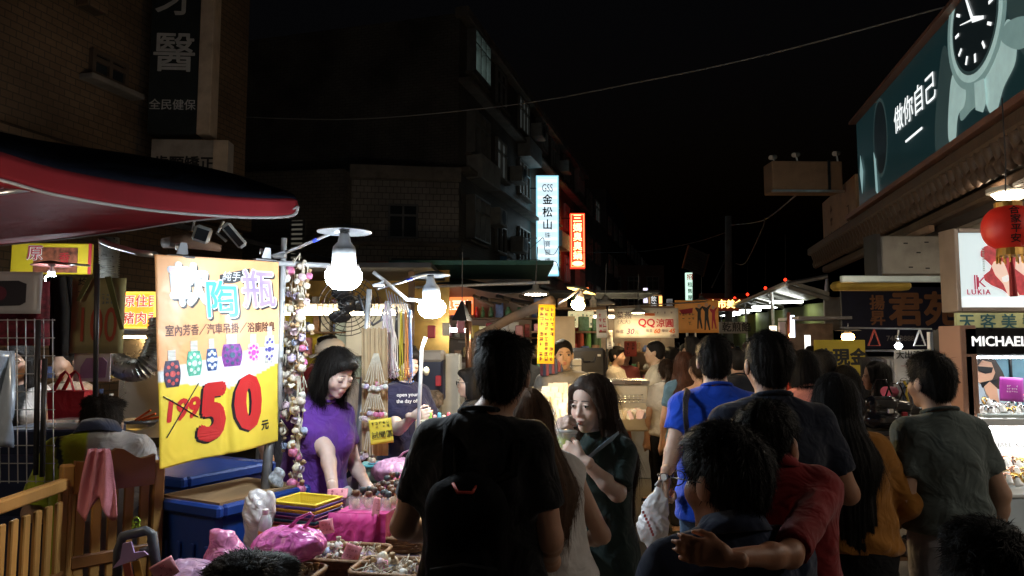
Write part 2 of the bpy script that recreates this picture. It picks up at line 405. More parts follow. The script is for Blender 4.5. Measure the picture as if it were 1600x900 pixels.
SKIN = (.50, .31, .22)
def person(label, u, d, H, face, hair='short', shirt=(.05, .05, .05), sleeve=.62, hem=.90, bottom='pants', bcol=(.03, .03, .035), female=False,
           skin=SKIN, hcol=(.010, .008, .007), head=(0, 0, 0), arms=None, hands=(), group=None, glasses=False, eyes=None, build=1.0, z0=0.0,
           seated=False, legs=(0, 0), lean=(0, 0), seed=1, strands=2500, neck=.0, xy=None, shoes=(.03, .03, .03), collar=False, collar_col=None,
           long=.34, pat=None, bleg=.08, cap_col=None, lod=None, hsc=1.0, shirt2=None, mouth=(.42, .14, .12), bare=False, hx=0.0, sit=.44, hz=0.0):
    """u,d: pixel column and distance; face: heading in degrees, 0 looks away from the camera, 90 looks to the right, 180 at the camera"""
    s = H / 1.70; hs = hsc * (s if H > 1.3 else s ** .45)
    px = d / 717.0
    co = min(max(px * 3.0, .0085), .03); fi = min(max(px * 1.1, .0042), .014)
    if lod: co, fi = lod
    rg = np.random.default_rng(seed)
    base = Vector(((u - 800) / F * d, d, z0)) if xy is None else Vector((xy[0], xy[1], z0))
    T = Thing('person', label, 'person', base, group); T.o.rotation_euler = (0, 0, -math.radians(face))
    fw = .90 if female else 1.0; bw = build
    dz = -sit if seated else 0.0
    lx, ly = lean
    def J(x, y, z):
        """body point; upper body leans and lowers"""
        t = max(0.0, (z - .9)) / .5
        return np.array([(x + lx * t) * s, (y + ly * t) * s, (z + dz) * s])
    sh = .152 * fw * bw
    A = {'eL': (-.225 * fw * bw, -.03, 1.10), 'wL': (-.235 * fw * bw, .04, .86), 'eR': (.225 * fw * bw, -.03, 1.10), 'wR': (.235 * fw * bw, .04, .86)}
    if arms: A.update(arms)
    A = {k: J(*v) for k, v in A.items()}
    SL, SR = J(-sh, -.01, 1.362), J(sh, -.01, 1.362)
    ho = J(hx, .02 + neck, 1.70) - np.array([0, 0, .115 * hs + hz]); R = rotm(-math.radians(head[0]), math.radians(head[1]), math.radians(head[2]))
    hq = lambda c: ho + R @ (np.array(c, float) * hs)
    def he(c, r, k=.012, op='u'): return ell(np.array(c) * hs, np.array(r) * hs if np.ndim(r) else r * hs, k, op, R, ho)
    def torso(g, k=.045):
        o = [ell(J(0, 0, 1.27), np.array([.168 * fw * bw + g, .108 * bw + g, .165 + g]) * s, k), cap(SL, SR, (.050 + g) * s, (.050 + g) * s, k),
             ell(J(0, .0, 1.06), np.array([(.128 if female else .142) * bw + g, .098 * bw + g, .2 + g]) * s, k),
             ell(J(0, -.012, .93), np.array([.162 * bw + g, .118 * bw + g, .135 + g]) * s, k),
             cap(J(0, -.03, 1.425), J(-.13 * fw, -.02, 1.385), (.042 + g) * s, (.034 + g) * s, k), cap(J(0, -.03, 1.425), J(.13 * fw, -.02, 1.385), (.042 + g) * s, (.034 + g) * s, k)]
        if female: o += [ell(J(-.075, .085, 1.24), (.062 + g) * s, .04), ell(J(.075, .085, 1.24), (.062 + g) * s, .04)]
        return o
    # ---- body (skin): one surface
    pr = torso(0.0) + [cap(J(0, -.02, 1.40), hq((0, -.018, -.07)), .060 * s * (.86 if female else 1), .054 * hs * (.84 if female else 1), .03)]
    for S, e, w_ in ((SL, A['eL'], A['wL']), (SR, A['eR'], A['wR'])):
        ar = .88 if female else 1.0
        pr += [cap(S, e, .052 * s * ar * bw, .041 * s * ar, .03), cap(e, e + (w_ - e) * .3, .039 * s * ar, .039 * s * ar, .02), cap(e + (w_ - e) * .3, w_, .039 * s * ar, .027 * s * ar, .02)]
    done = {h[0] for h in hands}
    for nm, e, w_, sg in (('L', A['eL'], A['wL'], 1), ('R', A['eR'], A['wR'], -1)):
        if nm not in done:
            f = nrm(w_ - e); pr += [cap(w_, w_ + f * .06 * s, .026 * s, .034 * s, .02, (1, 1, 1)), cap(w_ + f * .06 * s, w_ + f * .13 * s + np.array([0, .02, 0]) * s, .032 * s, .016 * s, .02)]
    legj = []
    for sg, st in ((-1, legs[0]), (1, legs[1])):
        hp = J(sg * .088, -.005, .90)
        if seated: kn = np.array([sg * .12 * s, .42 * s, .50 * s]); an = np.array([sg * .12 * s, .40 * s, .08 * s])
        else: kn = np.array([sg * .095, st * .5 + .02, .49]) * s; an = np.array([sg * .10, st - (.06 if st < 0 else 0), .085 + (.04 if st < -.1 else 0)]) * s
        toe = an + np.array([sg * .02, .15, -.05]) * s; legj.append((hp, kn, an, toe))
        pr += [cap(hp, kn, .086 * s * bw, .056 * s, .03), cap(kn, kn + (an - kn) * .35, .054 * s, .056 * s, .02), cap(kn + (an - kn) * .35, an, .056 * s, .036 * s, .02), cap(an - np.array([0, .03, .03]) * s, toe, .036 * s, .030 * s, .02)]
    pr += [he((0, -.012, .035), (.073, .092, .080)), he((0, .020, -.035), (.058, .067, .076), .02), he((0, .058, -.092), (.024, .020, .018), .022),
           he((-.036, .050, -.026), (.026, .028, .028), .02), he((.036, .050, -.026), (.026, .028, .028), .02),
           he((-.077, -.006, -.008), (.009, .021, .031), .006), he((.077, -.006, -.008), (.009, .021, .031), .006)]
    if eyes:
        pr += [cap(hq((0, .080, .010)), hq((0, .0955 if female else .099, -.027)), .0075 * hs, (.0092 if female else .011) * hs, .014), he((-.0115, .085, -.030), .0078, .008), he((.0115, .085, -.030), .0078, .008),
               he((0, .083, -.0565), (.021, .011, .0055), .006), he((0, .081, -.0675), (.018, .011, .0068), .006),
               he((-.031, .101, .006), (.018, .015, .010), .014, 's'), he((.031, .101, .006), (.018, .015, .010), .014, 's'),
               he((-.031, .076, .004), (.0145, .0125, .0125), .006), he((.031, .076, .004), (.0145, .0125, .0125), .006)]
    r = .125 * hs
    fines = [[(ho[i] - r, ho[i] + r, fi if i < 2 else fi)] for i in range(3)]
    V, Q = field(pr, co, fines)
    for hd in hands:
        nm, f, n, side = hd[:4]; kw = hd[4] if len(hd) > 4 else {}
        w_ = A['w' + nm]; e = A['e' + nm]
        v2, q2 = field(hand_prims(w_, f, n, side, s * (.92 if female else 1.02), **kw), max(.0042, px * .9))
        Q = np.concatenate([Q, q2 + len(V)]); V = np.concatenate([V, v2])
    col = np.tile(np.array(skin), (len(V), 1)); hp_ = (V - ho) @ R / hs
    if eyes:
        def blob(c, r): return np.clip(1.6 - 1.6 * np.sqrt((((hp_ - np.array(c)) / np.array(r)) ** 2).sum(1)), 0, 1)[:, None]
        lip = np.maximum(blob((0, .094, -.0565), (.024, .02, .0085)), blob((0, .092, -.0675), (.020, .02, .009)))
        col = col * (1 - lip) + np.array(mouth) * lip
        for sx in (-1, 1):
            c = blob((sx * .042, .07, -.03), (.03, .04, .028)) * .25; col = col * (1 - c) + np.array(skin) * np.array([1.1, .78, .74]) * c
    me = mesh('body', V, Q, M('skin', SKIN, .5, var=.06, vs=30, attr=True, bump=.05, bs=220, spec=.4, sss=.12), True, col)
    body = T.link('body', me)
    # ---- clothing
    ss = int(rg.integers(1e6))
    def fold(amp, sc_):
        return lambda f, X, Y, Z: f + amp * s * waves(X, Y, Z, sc_, ss)
    sleeves = []
    for S, e, w_ in ((SL, A['eL'], A['wL']), (SR, A['eR'], A['wR'])):
        ar = .92 if female else 1.0
        if 0 < sleeve <= 1: sleeves.append(cap(S, S + (e - S) * sleeve, .060 * s * ar * bw, (.064 if sleeve > .3 else .058) * s * ar, .03, cut=1))
        elif sleeve > 1: sleeves += [cap(S, e, .064 * s * ar * bw, .054 * s * ar, .03), cap(e, e + (w_ - e) * min(1, sleeve - 1), .054 * s * ar, .040 * s * ar, .03, cut=1)]
    hz = (hem + dz) * s; nk = J(0, .02, 1.455)
    def spost(f, X, Y, Z):
        f = f + .009 * s * waves(X, Y, Z, 24, ss) + .005 * s * waves(X, Y, Z * .7, 52, ss + 1)
        cr_ = 1 - 2 * np.abs(np.sin((X * 17 + Z * 11 * np.sign(X) + 1.3 * np.sin(Z * 16 / s + ss % 9)) / s + Y * 9)); f = f - .0045 * s * np.maximum(cr_, 0) ** 2
        low = np.clip((hz + .22 * s - Z) / (.22 * s), 0, 1)
        f = f + .010 * s * low * np.sin(Z * 55 / s + 6 * X / s + 2.5 * np.sin(9 * X / s + ss % 7) + 3 * Y / s) * .7
        f = np.maximum(f, hz + .008 * np.sin(X * 14 / s + ss % 5) - Z)
        top = nk[2] - .002 * s + (Y - nk[1]) * (-.30 if not bare else -.5) - (.075 * s if bare else 0)   # neckline: lower in front
        f = np.maximum(f, Z - top)
        return f
    if shirt is not None:
        flare = [ell(J(0, -.005, hem + .04), np.array([.178 * bw, .138 * bw, .12]) * s, .05), cap(J(0, .004, 1.22), J(0, .0, max(hem, .8) + .05), (.158 if female else .172) * bw * s, (.166 if female else .172) * bw * s, .05, (1, .74, 1))]
        V2, Q2 = field(torso(.012) + flare + sleeves, co, None, spost)
        cs = np.tile(np.array(shirt), (len(V2), 1)) if pat is None else pat(V2 / s)
        sm = M('fabric_print', attr=True, rough=.9, var=.1, vs=14, bump=.12, bs=420, sheen=.15, wr=.55, wrs=11, spec=.15)
        T.link('shirt', mesh('shirt', V2, Q2, sm, True, cs))
        if not collar and not bare and sleeve > 0:      # ribbed neck band
            rb = [(nk[0] + .071 * s * fw * math.cos(a), nk[1] - .036 * s + .068 * s * math.sin(a), nk[2] - .004 * s - .30 * (-.036 + .068 * math.sin(a)) * s) for a in np.linspace(0, 6.2832, 29)]
            T.link('neck_band', mesh('neck_band', *(lambda b: (b.V, b.Fc))(MB().tube(rb, .0085 * s, 8, False)), sm, True, np.array(shirt) * .8))
        if collar:
            mb = MB(); n_ = 20
            for ring in (0,):
                vs = []; fs = []
                for k in range(n_):
                    a = 2 * math.pi * k / n_
                    for (rr, zz) in ((.066, .025), (.074, .062), (.100, .014)):
                        vs.append((nk[0] + math.cos(a) * rr * s * fw, nk[1] - .035 * s + math.sin(a) * rr * s, nk[2] + (zz - .03 - .03 * math.sin(a)) * s))
                for k in range(n_):
                    for q in range(2): a = k * 3 + q; b = ((k + 1) % n_) * 3 + q; fs.append((a, b, b + 1, a + 1))
                mb.add(vs, fs)
            me_ = mesh('collar', mb.V, mb.Fc, sm, True, np.array(collar_col or shirt)); T.link('collar', me_, solid=.004)
    if bottom in ('pants', 'shorts', 'skirt'):
        pp = [ell(J(0, -.012, .93), np.array([.168 * bw, .124 * bw, .13]) * s, .04)]
        for hp, kn, an, toe in legj:
            if bottom == 'pants': pp += [cap(hp, kn, .096 * s * bw, .071 * s, .03), cap(kn, an + np.array([0, 0, bleg - .06]) * s, .071 * s, .055 * s, .02, cut=1)]
            elif bottom == 'shorts': pp += [cap(hp, hp + (kn - hp) * .8, .098 * s * bw, .088 * s, .03, cut=1)]
        if bottom == 'skirt':
            pp += [cap(J(0, -.01, .92), np.array([0, .0, bleg + .06]) * s, .165 * s, .23 * s, .05, (1, .8, 1), cut=1)]
        V3, Q3 = field(pp, co * 1.15, None, lambda f, X, Y, Z: np.maximum(f + .007 * s * waves(X, Y, Z * .6, 24, ss + 5), Z - (min(1.0, hem + .05) + dz) * s))
        T.link('skirt' if bottom == 'skirt' else 'trousers', mesh('trousers', V3, Q3, M('fabric_plain', attr=True, rough=.92, var=.15, vs=20, bump=.15, bs=300, spec=.15, wr=.5, wrs=9), True, np.array(bcol)))
    for hp, kn, an, toe in legj:
        v4, q4 = field([cap(an + np.array([0, -.035, -.035]) * s, toe - np.array([0, 0, 0]) * s, .044 * s, .036 * s, .02, (1, 1, .9))], max(co, .012))
        v4[:, 2] = np.maximum(v4[:, 2], .001 - z0 if z0 == 0 else -9)
        T.link('shoe', mesh('shoe', v4, q4, M('shoe', attr=True, rough=.6, var=.2), True, np.array(shoes)))
    # ---- hair
    if hair:
        hp2 = [he((0, -.016, .042), (.083, .100, .086), .02), he((0, -.040, .0), (.078, .072, .085), .03)]
        cut = [he((0, .112, -.040), (.086, .086, .106), .015, 's')]
        zc = -.078
        if hair in ('short', 'crew'): 
            k_ = 1.0 if hair == 'short' else .965
            hp2 = [he((0, -.016, .042), (.081 * k_, .100 * k_, .086), .02), he((0, -.040, .004), (.072 * k_, .070 * k_, .080), .03), he((0, -.056, -.042), (.050, .036, .042), .03)]
            for sx in (-1, 1): cut += [he((sx * .085, .035, -.075), (.03, .055, .07), .012, 's'), he((sx * .094, -.002, -.028), (.022, .030, .050), .008, 's')]
        if hair == 'short': hp2 += [he((.02, .055, .088), (.060, .045, .030), .03), he((-.03, -.02, .105), (.05, .06, .028), .03)]
        if hair == 'bob': zc = -.135; hp2 += [he((-.060, -.02, -.055), (.034, .060, .085), .03), he((.060, -.02, -.055), (.034, .060, .085), .03), he((0, -.06, -.06), (.07, .05, .08), .03), he((0, .065, .075), (.06, .035, .035), .02)]
        if hair in ('long', 'longface'):
            zc = -1
            bk = J(0, -.115, 1.30) if not seated else J(0, -.11, 1.30)
            hp2 += [cap(hq((0, -.045, -.02)), bk, .085 * hs, .100 * hs, .04, (1, .62, 1)), cap(bk, bk - np.array([0, .012, long - .16]) * s, .100 * hs, .075 * hs, .03, (1, .40, 1))]
            for sx in (-1, 1): hp2 += [cap(hq((sx * .068, .0, -.01)), hq((sx * .082, -.005, -.15)), .030 * hs, .036 * hs, .03), cap(hq((sx * .082, -.005, -.15)), J(sx * .105, .02 if hair == 'longface' else -.06, 1.33), .036 * hs, .032 * hs, .03)]
            if hair == 'longface':
                cut.append(he((.006, .112, .022), (.062, .060, .056), .03, 's'))
                for sx in (-1, 1): hp2 += [cap(J(sx * .105, .02, 1.33), J(sx * .115, .075, 1.33 - long * .55), .034 * hs, .022 * hs, .03, (1, .7, 1)), cap(hq((sx * .055, .052, .07)), hq((sx * .074, .040, -.04)), .016 * hs, .018 * hs, .02)]
        if hair in ('pony', 'bun'):
            hp2 = [he((0, -.016, .038), (.078, .097, .082), .02), he((0, -.040, -.005), (.073, .066, .078), .03)]
            if hair == 'pony': hp2 += [he((0, -.118, .02), (.026, .026, .026), .02), cap(hq((0, -.120, .02)), hq((.0, -.135, -.09)), .026 * hs, .038 * hs, .02), cap(hq((0, -.135, -.09)), hq((.005, -.115, -.20)), .038 * hs, .012 * hs, .02)]
            else: hp2.append(he((0, -.085, .095), (.042, .042, .038), .015))
        def hpost(f, X, Y, Z):
            x, y, z = X - ho[0], Y - ho[1], Z - ho[2]
            x, y, z = R[0, 0] * x + R[1, 0] * y + R[2, 0] * z, R[0, 1] * x + R[1, 1] * y + R[2, 1] * z, R[0, 2] * x + R[1, 2] * y + R[2, 2] * z
            an = np.arctan2(x, y + .02 + .0 * z)
            lump = .0045 * waves(X * .8, Y * .8, Z * .8, 60, ss + 9) + .0022 * np.sin(an * 34 + 3 * np.sin(an * 7 + 12 * z))
            if hair in ('long', 'longface', 'bob'): lump = .0035 * waves(X, Y, Z * .15, 70, ss + 9) + .0025 * np.sin(an * 40 + 2 * np.sin(an * 9 + 4 * z))
            f = f + lump * np.clip((.055 - y) / .05, .08, 1)
            return np.maximum(f, zc * hs - z) if zc > -.5 else f
        V5, Q5 = field(hp2 + cut, fi * 1.15, None, hpost)
        hm = M('hair_%d_%d_%d' % tuple(int(c * 1000) for c in hcol), hcol, .55, var=.4, vs=60, spec=.22, bump=.5, bs=300, stretch=(1, 1, .12) if hair in ('long', 'longface', 'bob') else None)
        hme = mesh('hair', V5, Q5, hm, True); ho_ = T.link('hair', hme)
        if strands and d < 7:
            n_ = strands; Nn = np.zeros(len(V5) * 3, np.float32); hme.vertices.foreach_get('normal', Nn); Nn = Nn.reshape(-1, 3)
            ids = rg.integers(0, len(V5), n_); p0 = V5[ids] + rg.normal(size=(n_, 3)) * .002; nn = Nn[ids]
            lh = hair in ('long', 'longface', 'bob', 'pony')
            if lh: g_ = np.tile([0, 0, -1.0], (n_, 1)) + rg.normal(size=(n_, 3)) * .10
            else: g_ = (p0 - hq((.0, -.05, .11))) + rg.normal(size=(n_, 3)) * .02
            g_ -= nn * (g_ * nn).sum(1)[:, None]; g_ /= np.maximum(np.linalg.norm(g_, axis=1), 1e-6)[:, None]
            L = (rg.uniform(.05, .13, n_) if lh else rg.uniform(.012, .032, n_)) * hs; lift = .035 if lh else (.20 if d > 1.5 else .09)
            hl = (p0 - ho) @ R / hs; L = np.where((hl[:, 1] > .015) & (hl[:, 2] > -.03) & lh, L * .12, L)
            nseg = 3; wv = np.cross(g_, nn) * (.0009 if d < 3 else .0013)
            Vs = []; pts = p0.copy(); dv = g_ + nn * lift + (0 if lh else 1) * rg.normal(size=(n_, 3)) * (.2 if d > 1.5 else .12)
            for k in range(nseg + 1):
                t = 1 - k / nseg * .85; Vs += [pts - wv * t, pts + wv * t]; pts = pts + dv * (L / nseg)[:, None]; dv = dv - nn * (.12 if not lh else .02) + np.array([0, 0, -.10])
            Vs = np.stack(Vs, 1).reshape(-1, 3); st = (2 * (nseg + 1)); b0 = np.arange(n_)[:, None] * st
            Fs = np.concatenate([b0 + np.array([[2 * k, 2 * k + 1, 2 * k + 3, 2 * k + 2]]) for k in range(nseg)])
            sm_ = M('strand_%d_%d_%d' % tuple(int(c * 1000) for c in hcol), tuple(c * .8 for c in hcol), .6, var=.3, vs=60, spec=.12)
            T.link('hair_strands', mesh('hair_strands', Vs, Fs, sm_, False), ho_, kind='stuff')
    # ---- face details
    if eyes:
        dk = M('lash', (.012, .009, .008), .5, var=0)
        for sx in (-1, 1):
            mb = MB()
            zz = .006 if eyes == 'open' else -.004
            mb.tube([hq((sx * (.031 + t * .0155), .0905 - abs(t) ** 2 * .006 - (.002 if t * sx > 0 else 0) * 0, zz + (.0045 if eyes == 'open' else -.0035) * (1 - t * t))) for t in (-1, -.6, -.2, .2, .6, 1)], [.0006 * hs, .0014 * hs, .0017 * hs, .0018 * hs, .0017 * hs, .0008 * hs], 6)
            T.part('eyelid', _abs(mb, T), dk, body, smooth=True)
            mb = MB(); mb.tube([hq((sx * (.030 + t * .020), .0915 - abs(t) ** 2 * .010, .0255 + .004 * (1 - (t - .3 * sx * 0) ** 2))) for t in (-1, -.5, 0, .5, 1)], [.0016 * hs, .0028 * hs, .0030 * hs, .0024 * hs, .0008 * hs], 6, flat=.5)
            T.part('eyebrow', _abs(mb, T), M('brow', (.02, .014, .01), .8, var=0), body, True)
            if eyes == 'open':
                mb = MB(); mb.ball(hq((sx * .031, .0795, .004)), (.0125 * hs, .0095 * hs, .0058 * hs), 12, 8); T.part('eye', _abs(mb, T), M('eye_white', (.62, .58, .55), .25, var=0), body, True)
                mb = MB(); mb.ball(hq((sx * .031, .0872, .0045)), (.0054 * hs, .0028 * hs, .0054 * hs), 10, 6); T.part('iris', _abs(mb, T), M('iris', (.015, .008, .005), .15, var=0), body, True)
    if glasses:
        mb = MB()
        for sx in (-1, 1):
            mb.tube([hq((sx * .034 + .024 * math.cos(a), .104, .002 + .017 * math.sin(a))) for a in np.linspace(0, 6.2832, 17)], .0014, 6, False)
            mb.tube([hq((sx * .058, .102, .006)), hq((sx * .078, .06, .008)), hq((sx * .084, -.005, .006)), hq((sx * .082, -.03, -.012))], .0016, 6)
        mb.tube([hq((-.012, .104, .006)), hq((.012, .104, .006))], .0014, 6)
        T.part('glasses', _abs(mb, T), M('black_plastic', (.015, .015, .017), .3), None, True)
    if cap_col:
        mb = MB(); fr = []
        for j in range(9):
            t = j / 8 * math.pi / 2
            fr.append([hq((.092 * math.cos(t) * math.cos(a), -.012 + .108 * math.cos(t) * math.sin(a), .040 + .085 * math.sin(t))) for a in np.linspace(0, 2 * math.pi, 25)[:-1]])
        vs = [p for r_ in fr for p in r_]; fs = [(j * 24 + k, j * 24 + (k + 1) % 24, (j + 1) * 24 + (k + 1) % 24, (j + 1) * 24 + k) for j in range(8) for k in range(24)]
        mb.add(vs, fs)
        mb.sheet(lambda a, b: hq((math.sin((a - .5) * 2.4) * .084, .075 + b * .075 * math.cos((a - .5) * 2.4) ** .5 if abs((a - .5) * 2.4) < 1.55 else .075, .044 - .012 * b - .018 * abs(a - .5) * 2)), 16, 5)
        T.part('cap', _abs(mb, T), M('cap_cloth', cap_col, .9, var=.1, bump=.1, bs=300), None, True, solid=.003)
    T.ho, T.hq, T.A, T.s = ho, hq, A, s
    rz = Matrix.Rotation(-math.radians(face), 4, 'Z')
    T.world = lambda p: base + rz @ Vector(p)
    return T
def wpart(T, name, mb, mat, face, parent=None, **kw):
    """a part of a person given in world coordinates"""
    r = Matrix.Rotation(math.radians(face), 3, 'Z'); b = T.base; mb.V = [tuple(r @ (Vector(v) - b) + b) for v in mb.V]
    return T.part(name, mb, mat, parent, **kw)
def _abs(mb, T):
    """points already in the thing's own space: undo the base shift that Thing.part applies"""
    b = T.base; mb.V = [(v[0] + b[0], v[1] + b[1], v[2] + b[2]) for v in mb.V]; return mb

# ------------------------------------------------------------------ materials shared by the setting
def brickmat(name, c1, c2, mortar, scale, bw=.5, rh=.25, rough=.6, bump=.4, ms=.02):
    m = bpy.data.materials.new(name); m.use_nodes = True; n = m.node_tree.nodes; l = m.node_tree.links; b = n['Principled BSDF']
    tc = n.new('ShaderNodeTexCoord'); sep = n.new('ShaderNodeSeparateXYZ'); cmb = n.new('ShaderNodeCombineXYZ')
    l.new(tc.outputs['Object'], sep.inputs[0])
    ad = n.new('ShaderNodeMath'); ad.operation = 'ADD'; l.new(sep.outputs['X'], ad.inputs[0]); l.new(sep.outputs['Y'], ad.inputs[1])
    l.new(ad.outputs[0], cmb.inputs[0]); l.new(sep.outputs['Z'], cmb.inputs[1])
    br = n.new('ShaderNodeTexBrick'); br.inputs['Scale'].default_value = scale; br.inputs['Color1'].default_value = (*c1, 1); br.inputs['Color2'].default_value = (*c2, 1)
    br.inputs['Mortar'].default_value = (*mortar, 1); br.inputs['Brick Width'].default_value = bw; br.inputs['Row Height'].default_value = rh; br.inputs['Mortar Size'].default_value = ms
    l.new(cmb.outputs[0], br.inputs['Vector'])
    nz = n.new('ShaderNodeTexNoise'); nz.inputs['Scale'].default_value = .8; nz.inputs['Detail'].default_value = 8; l.new(tc.outputs['Object'], nz.inputs['Vector'])
    mr = n.new('ShaderNodeMapRange'); mr.inputs['From Min'].default_value = .3; mr.inputs['From Max'].default_value = .7; mr.inputs['To Min'].default_value = .45; mr.inputs['To Max'].default_value = 1.15
    l.new(nz.outputs['Fac'], mr.inputs['Value'])
    mx = n.new('ShaderNodeMix'); mx.data_type = 'RGBA'; mx.blend_type = 'MULTIPLY'; mx.inputs['Factor'].default_value = 1
    l.new(br.outputs['Color'], mx.inputs['A']); l.new(mr.outputs['Result'], mx.inputs['B']); l.new(mx.outputs['Result'], b.inputs['Base Color'])
    b.inputs['Roughness'].default_value = rough
    bp = n.new('ShaderNodeBump'); bp.inputs['Strength'].default_value = bump; bp.inputs['Distance'].default_value = .01; bp.invert = True
    l.new(br.outputs['Fac'], bp.inputs['Height']); l.new(bp.outputs['Normal'], b.inputs['Normal'])
    return m
TILE_BROWN = brickmat('brown_wall_tile', (.21, .135, .082), (.175, .11, .065), (.08, .06, .042), 3.0)
TILE_GREY = brickmat('grey_wall_tile', (.30, .27, .24), (.26, .23, .21), (.08, .07, .06), 2.2, .45, .35)
TILE_DARK = brickmat('dark_wall_tile', (.17, .145, .12), (.14, .12, .10), (.07, .06, .05), 3.0)
CONC = M('concrete', (.22, .19, .16), .85, var=.3, vs=1.5, bump=.3, bs=15, dirt=.6)
CONC_D = M('dark_concrete', (.12, .11, .10), .85, var=.3, vs=1.2, bump=.3, bs=15, dirt=.6)
STEEL = M('galvanised_steel', (.55, .56, .58), .35, metal=.9, var=.2, vs=12)
PIPE = M('white_painted_pipe', (.62, .63, .65), .4, metal=.3, var=.15, vs=20, dirt=.3)
DARKMETAL = M('dark_metal', (.05, .05, .055), .45, metal=.5, var=.3)
BLACK = M('black_plastic', (.015, .015, .017), .3)
WIRE = M('wire_rubber', (.06, .06, .06), .5, var=.1)
GLASS_D = M('dark_window_glass', (.02, .025, .03), .08, var=.1, spec=.6)
WOOD_BR = M('brown_wood', (.20, .11, .05), .55, var=.3, vs=4, stretch=(1, 1, .15), bump=.15, bs=40, dirt=.35)

# ground
def asphalt():
    m = bpy.data.materials.new('worn_street_surface'); m.use_nodes = True; n = m.node_tree.nodes; l = m.node_tree.links; b = n['Principled BSDF']
    tc = n.new('ShaderNodeTexCoord')
    a = n.new('ShaderNodeTexNoise'); a.inputs['Scale'].default_value = 1.1; a.inputs['Detail'].default_value = 9; a.inputs['Roughness'].default_value = .65; l.new(tc.outputs['Object'], a.inputs['Vector'])
    cr = n.new('ShaderNodeValToRGB'); e = cr.color_ramp.elements; e[0].position = .3; e[0].color = (.11, .095, .078, 1); e[1].position = .72; e[1].color = (.25, .215, .17, 1)
    l.new(a.outputs['Fac'], cr.inputs['Fac']); l.new(cr.outputs['Color'], b.inputs['Base Color'])
    g = n.new('ShaderNodeTexNoise'); g.inputs['Scale'].default_value = 160; g.inputs['Detail'].default_value = 3; l.new(tc.outputs['Object'], g.inputs['Vector'])
    bp = n.new('ShaderNodeBump'); bp.inputs['Strength'].default_value = .5; bp.inputs['Distance'].default_value = .01; l.new(g.outputs['Fac'], bp.inputs['Height']); l.new(bp.outputs['Normal'], b.inputs['Normal'])
    rr = n.new('ShaderNodeMapRange'); rr.inputs['From Min'].default_value = .35; rr.inputs['From Max'].default_value = .65; rr.inputs['To Min'].default_value = .42; rr.inputs['To Max'].default_value = .8
    l.new(a.outputs['Fac'], rr.inputs['Value']); l.new(rr.outputs['Result'], b.inputs['Roughness'])
    return m
mb = MB(); mb.sheet(lambda a, b: ((a - .5) * 500, (b - .5) * 500, 0), 4, 4); struct('ground', mb, asphalt())

LSTREET = math.pi / 2 - STREET      # yaw of a wall along the left side of the street
def wallcoord(o, yaw):
    """returns fn(u,v) -> (x along the wall, z)"""
    ax = Vector((math.cos(yaw), math.sin(yaw), 0))
    def fn(u, v):
        k = (u - 800) / F       # x = k*y (small pitch term ignored sideways)
        t = (k * o[1] - o[0]) / (ax.x - k * ax.y)
        d = o[1] + ax.y * t; return t, PX(u, v, d)[2]
    return fn
def window(T, m, x0, x1, z0, z1, fm, gm, proud=.05, nx=2, sill=None):
    """frame with bars and panes, set proud of the wall; frame m: x along wall, -y towards the street"""
    w_, h = x1 - x0, z1 - z0; fr = MB(); b = .05
    for x in [x0 + w_ * i / nx for i in range(nx + 1)]: fr.box((x, -proud / 2, (z0 + z1) / 2), (b, proud, h + b), m)
    for z in (z0, z0 + h * .68, z1): fr.box(((x0 + x1) / 2, -proud / 2 - .002, z), (w_ + b * .9, proud, b), m)
    wo = T.part('window', fr, fm)
    for i in range(nx):
        p = MB(); p.box((x0 + w_ * (i + .5) / nx, -.012, (z0 + z1) / 2), (w_ / nx - b * .98, .02, h - .01), m); T.part('pane', p, gm, wo)
    if sill:
        p = MB(); p.box(((x0 + x1) / 2, -.1, z0 - .09), (w_ + .3, .2, .07), m, .01); T.part('sill', p, sill, wo)
    return wo

# ---- building with the dentist's signs, left
O = Vector((-4.17, 11, 0)); mA = frame(O, LSTREET); fa = wallcoord(O, LSTREET)
T = Thing('brown_tiled_building', 'dark brown tiled building carrying the tall dental clinic sign', 'building', O)
mb = MB(); mb.box((-7, 2.5, 6.75), (14, 5, 13.5), mA); T.part('wall', mb, TILE_BROWN)
x0, zt = fa(105, 90); xs_, _ = fa(0, 90)
mb = MB(); mb.box((-9, -.13, 5.45), (9.2, .26, .55), mA, .02); mb.box((-7, -.10, 3.6), (13.9, .2, .5), mA, .02); mb.box((-7, -.12, 8.6), (13.9, .24, .5), mA, .02); T.part('cornice', mb, TILE_BROWN)
for u0, u1, v0, v1 in ((-60, 95, -40, 168),):
    a, z1 = fa(u0, v0); b, z0 = fa(u1, v1); window(T, mA, a, b, 5.75, 8.2, M('brown_frame', (.10, .07, .05), .5), GLASS_D, .08, 3, CONC)
a, _ = fa(122, 100); b, _ = fa(176, 100); _, z1 = fa(150, 92); _, z0 = fa(150, 126); window(T, mA, a, b, z0, z1, M('brown_frame'), GLASS_D, .06, 2, CONC)
mb = MB(); a, _ = fa(110, 100); mb.box((a, -.1, 7.0), (.28, .2, 3.0), mA, .02); T.part('pier', mb, TILE_BROWN)
T2 = Thing('awning_roof', 'dark sheet metal shop awning below the brown tiled building', 'awning', O + Vector((0, 0, 2.6)))
mb = MB(); mb.add([(-8, -.0, 3.3), (1, 0, 3.3), (1, -1.6, 2.9), (-8, -1.6, 2.9), (-8, -.0, 3.25), (1, 0, 3.25), (1, -1.6, 2.85), (-8, -1.6, 2.85)], [(0, 1, 2, 3), (7, 6, 5, 4), (3, 2, 6, 7), (0, 3, 7, 4), (1, 5, 6, 2)], mA); T2.part('roof_sheet', mb, DARKMETAL)

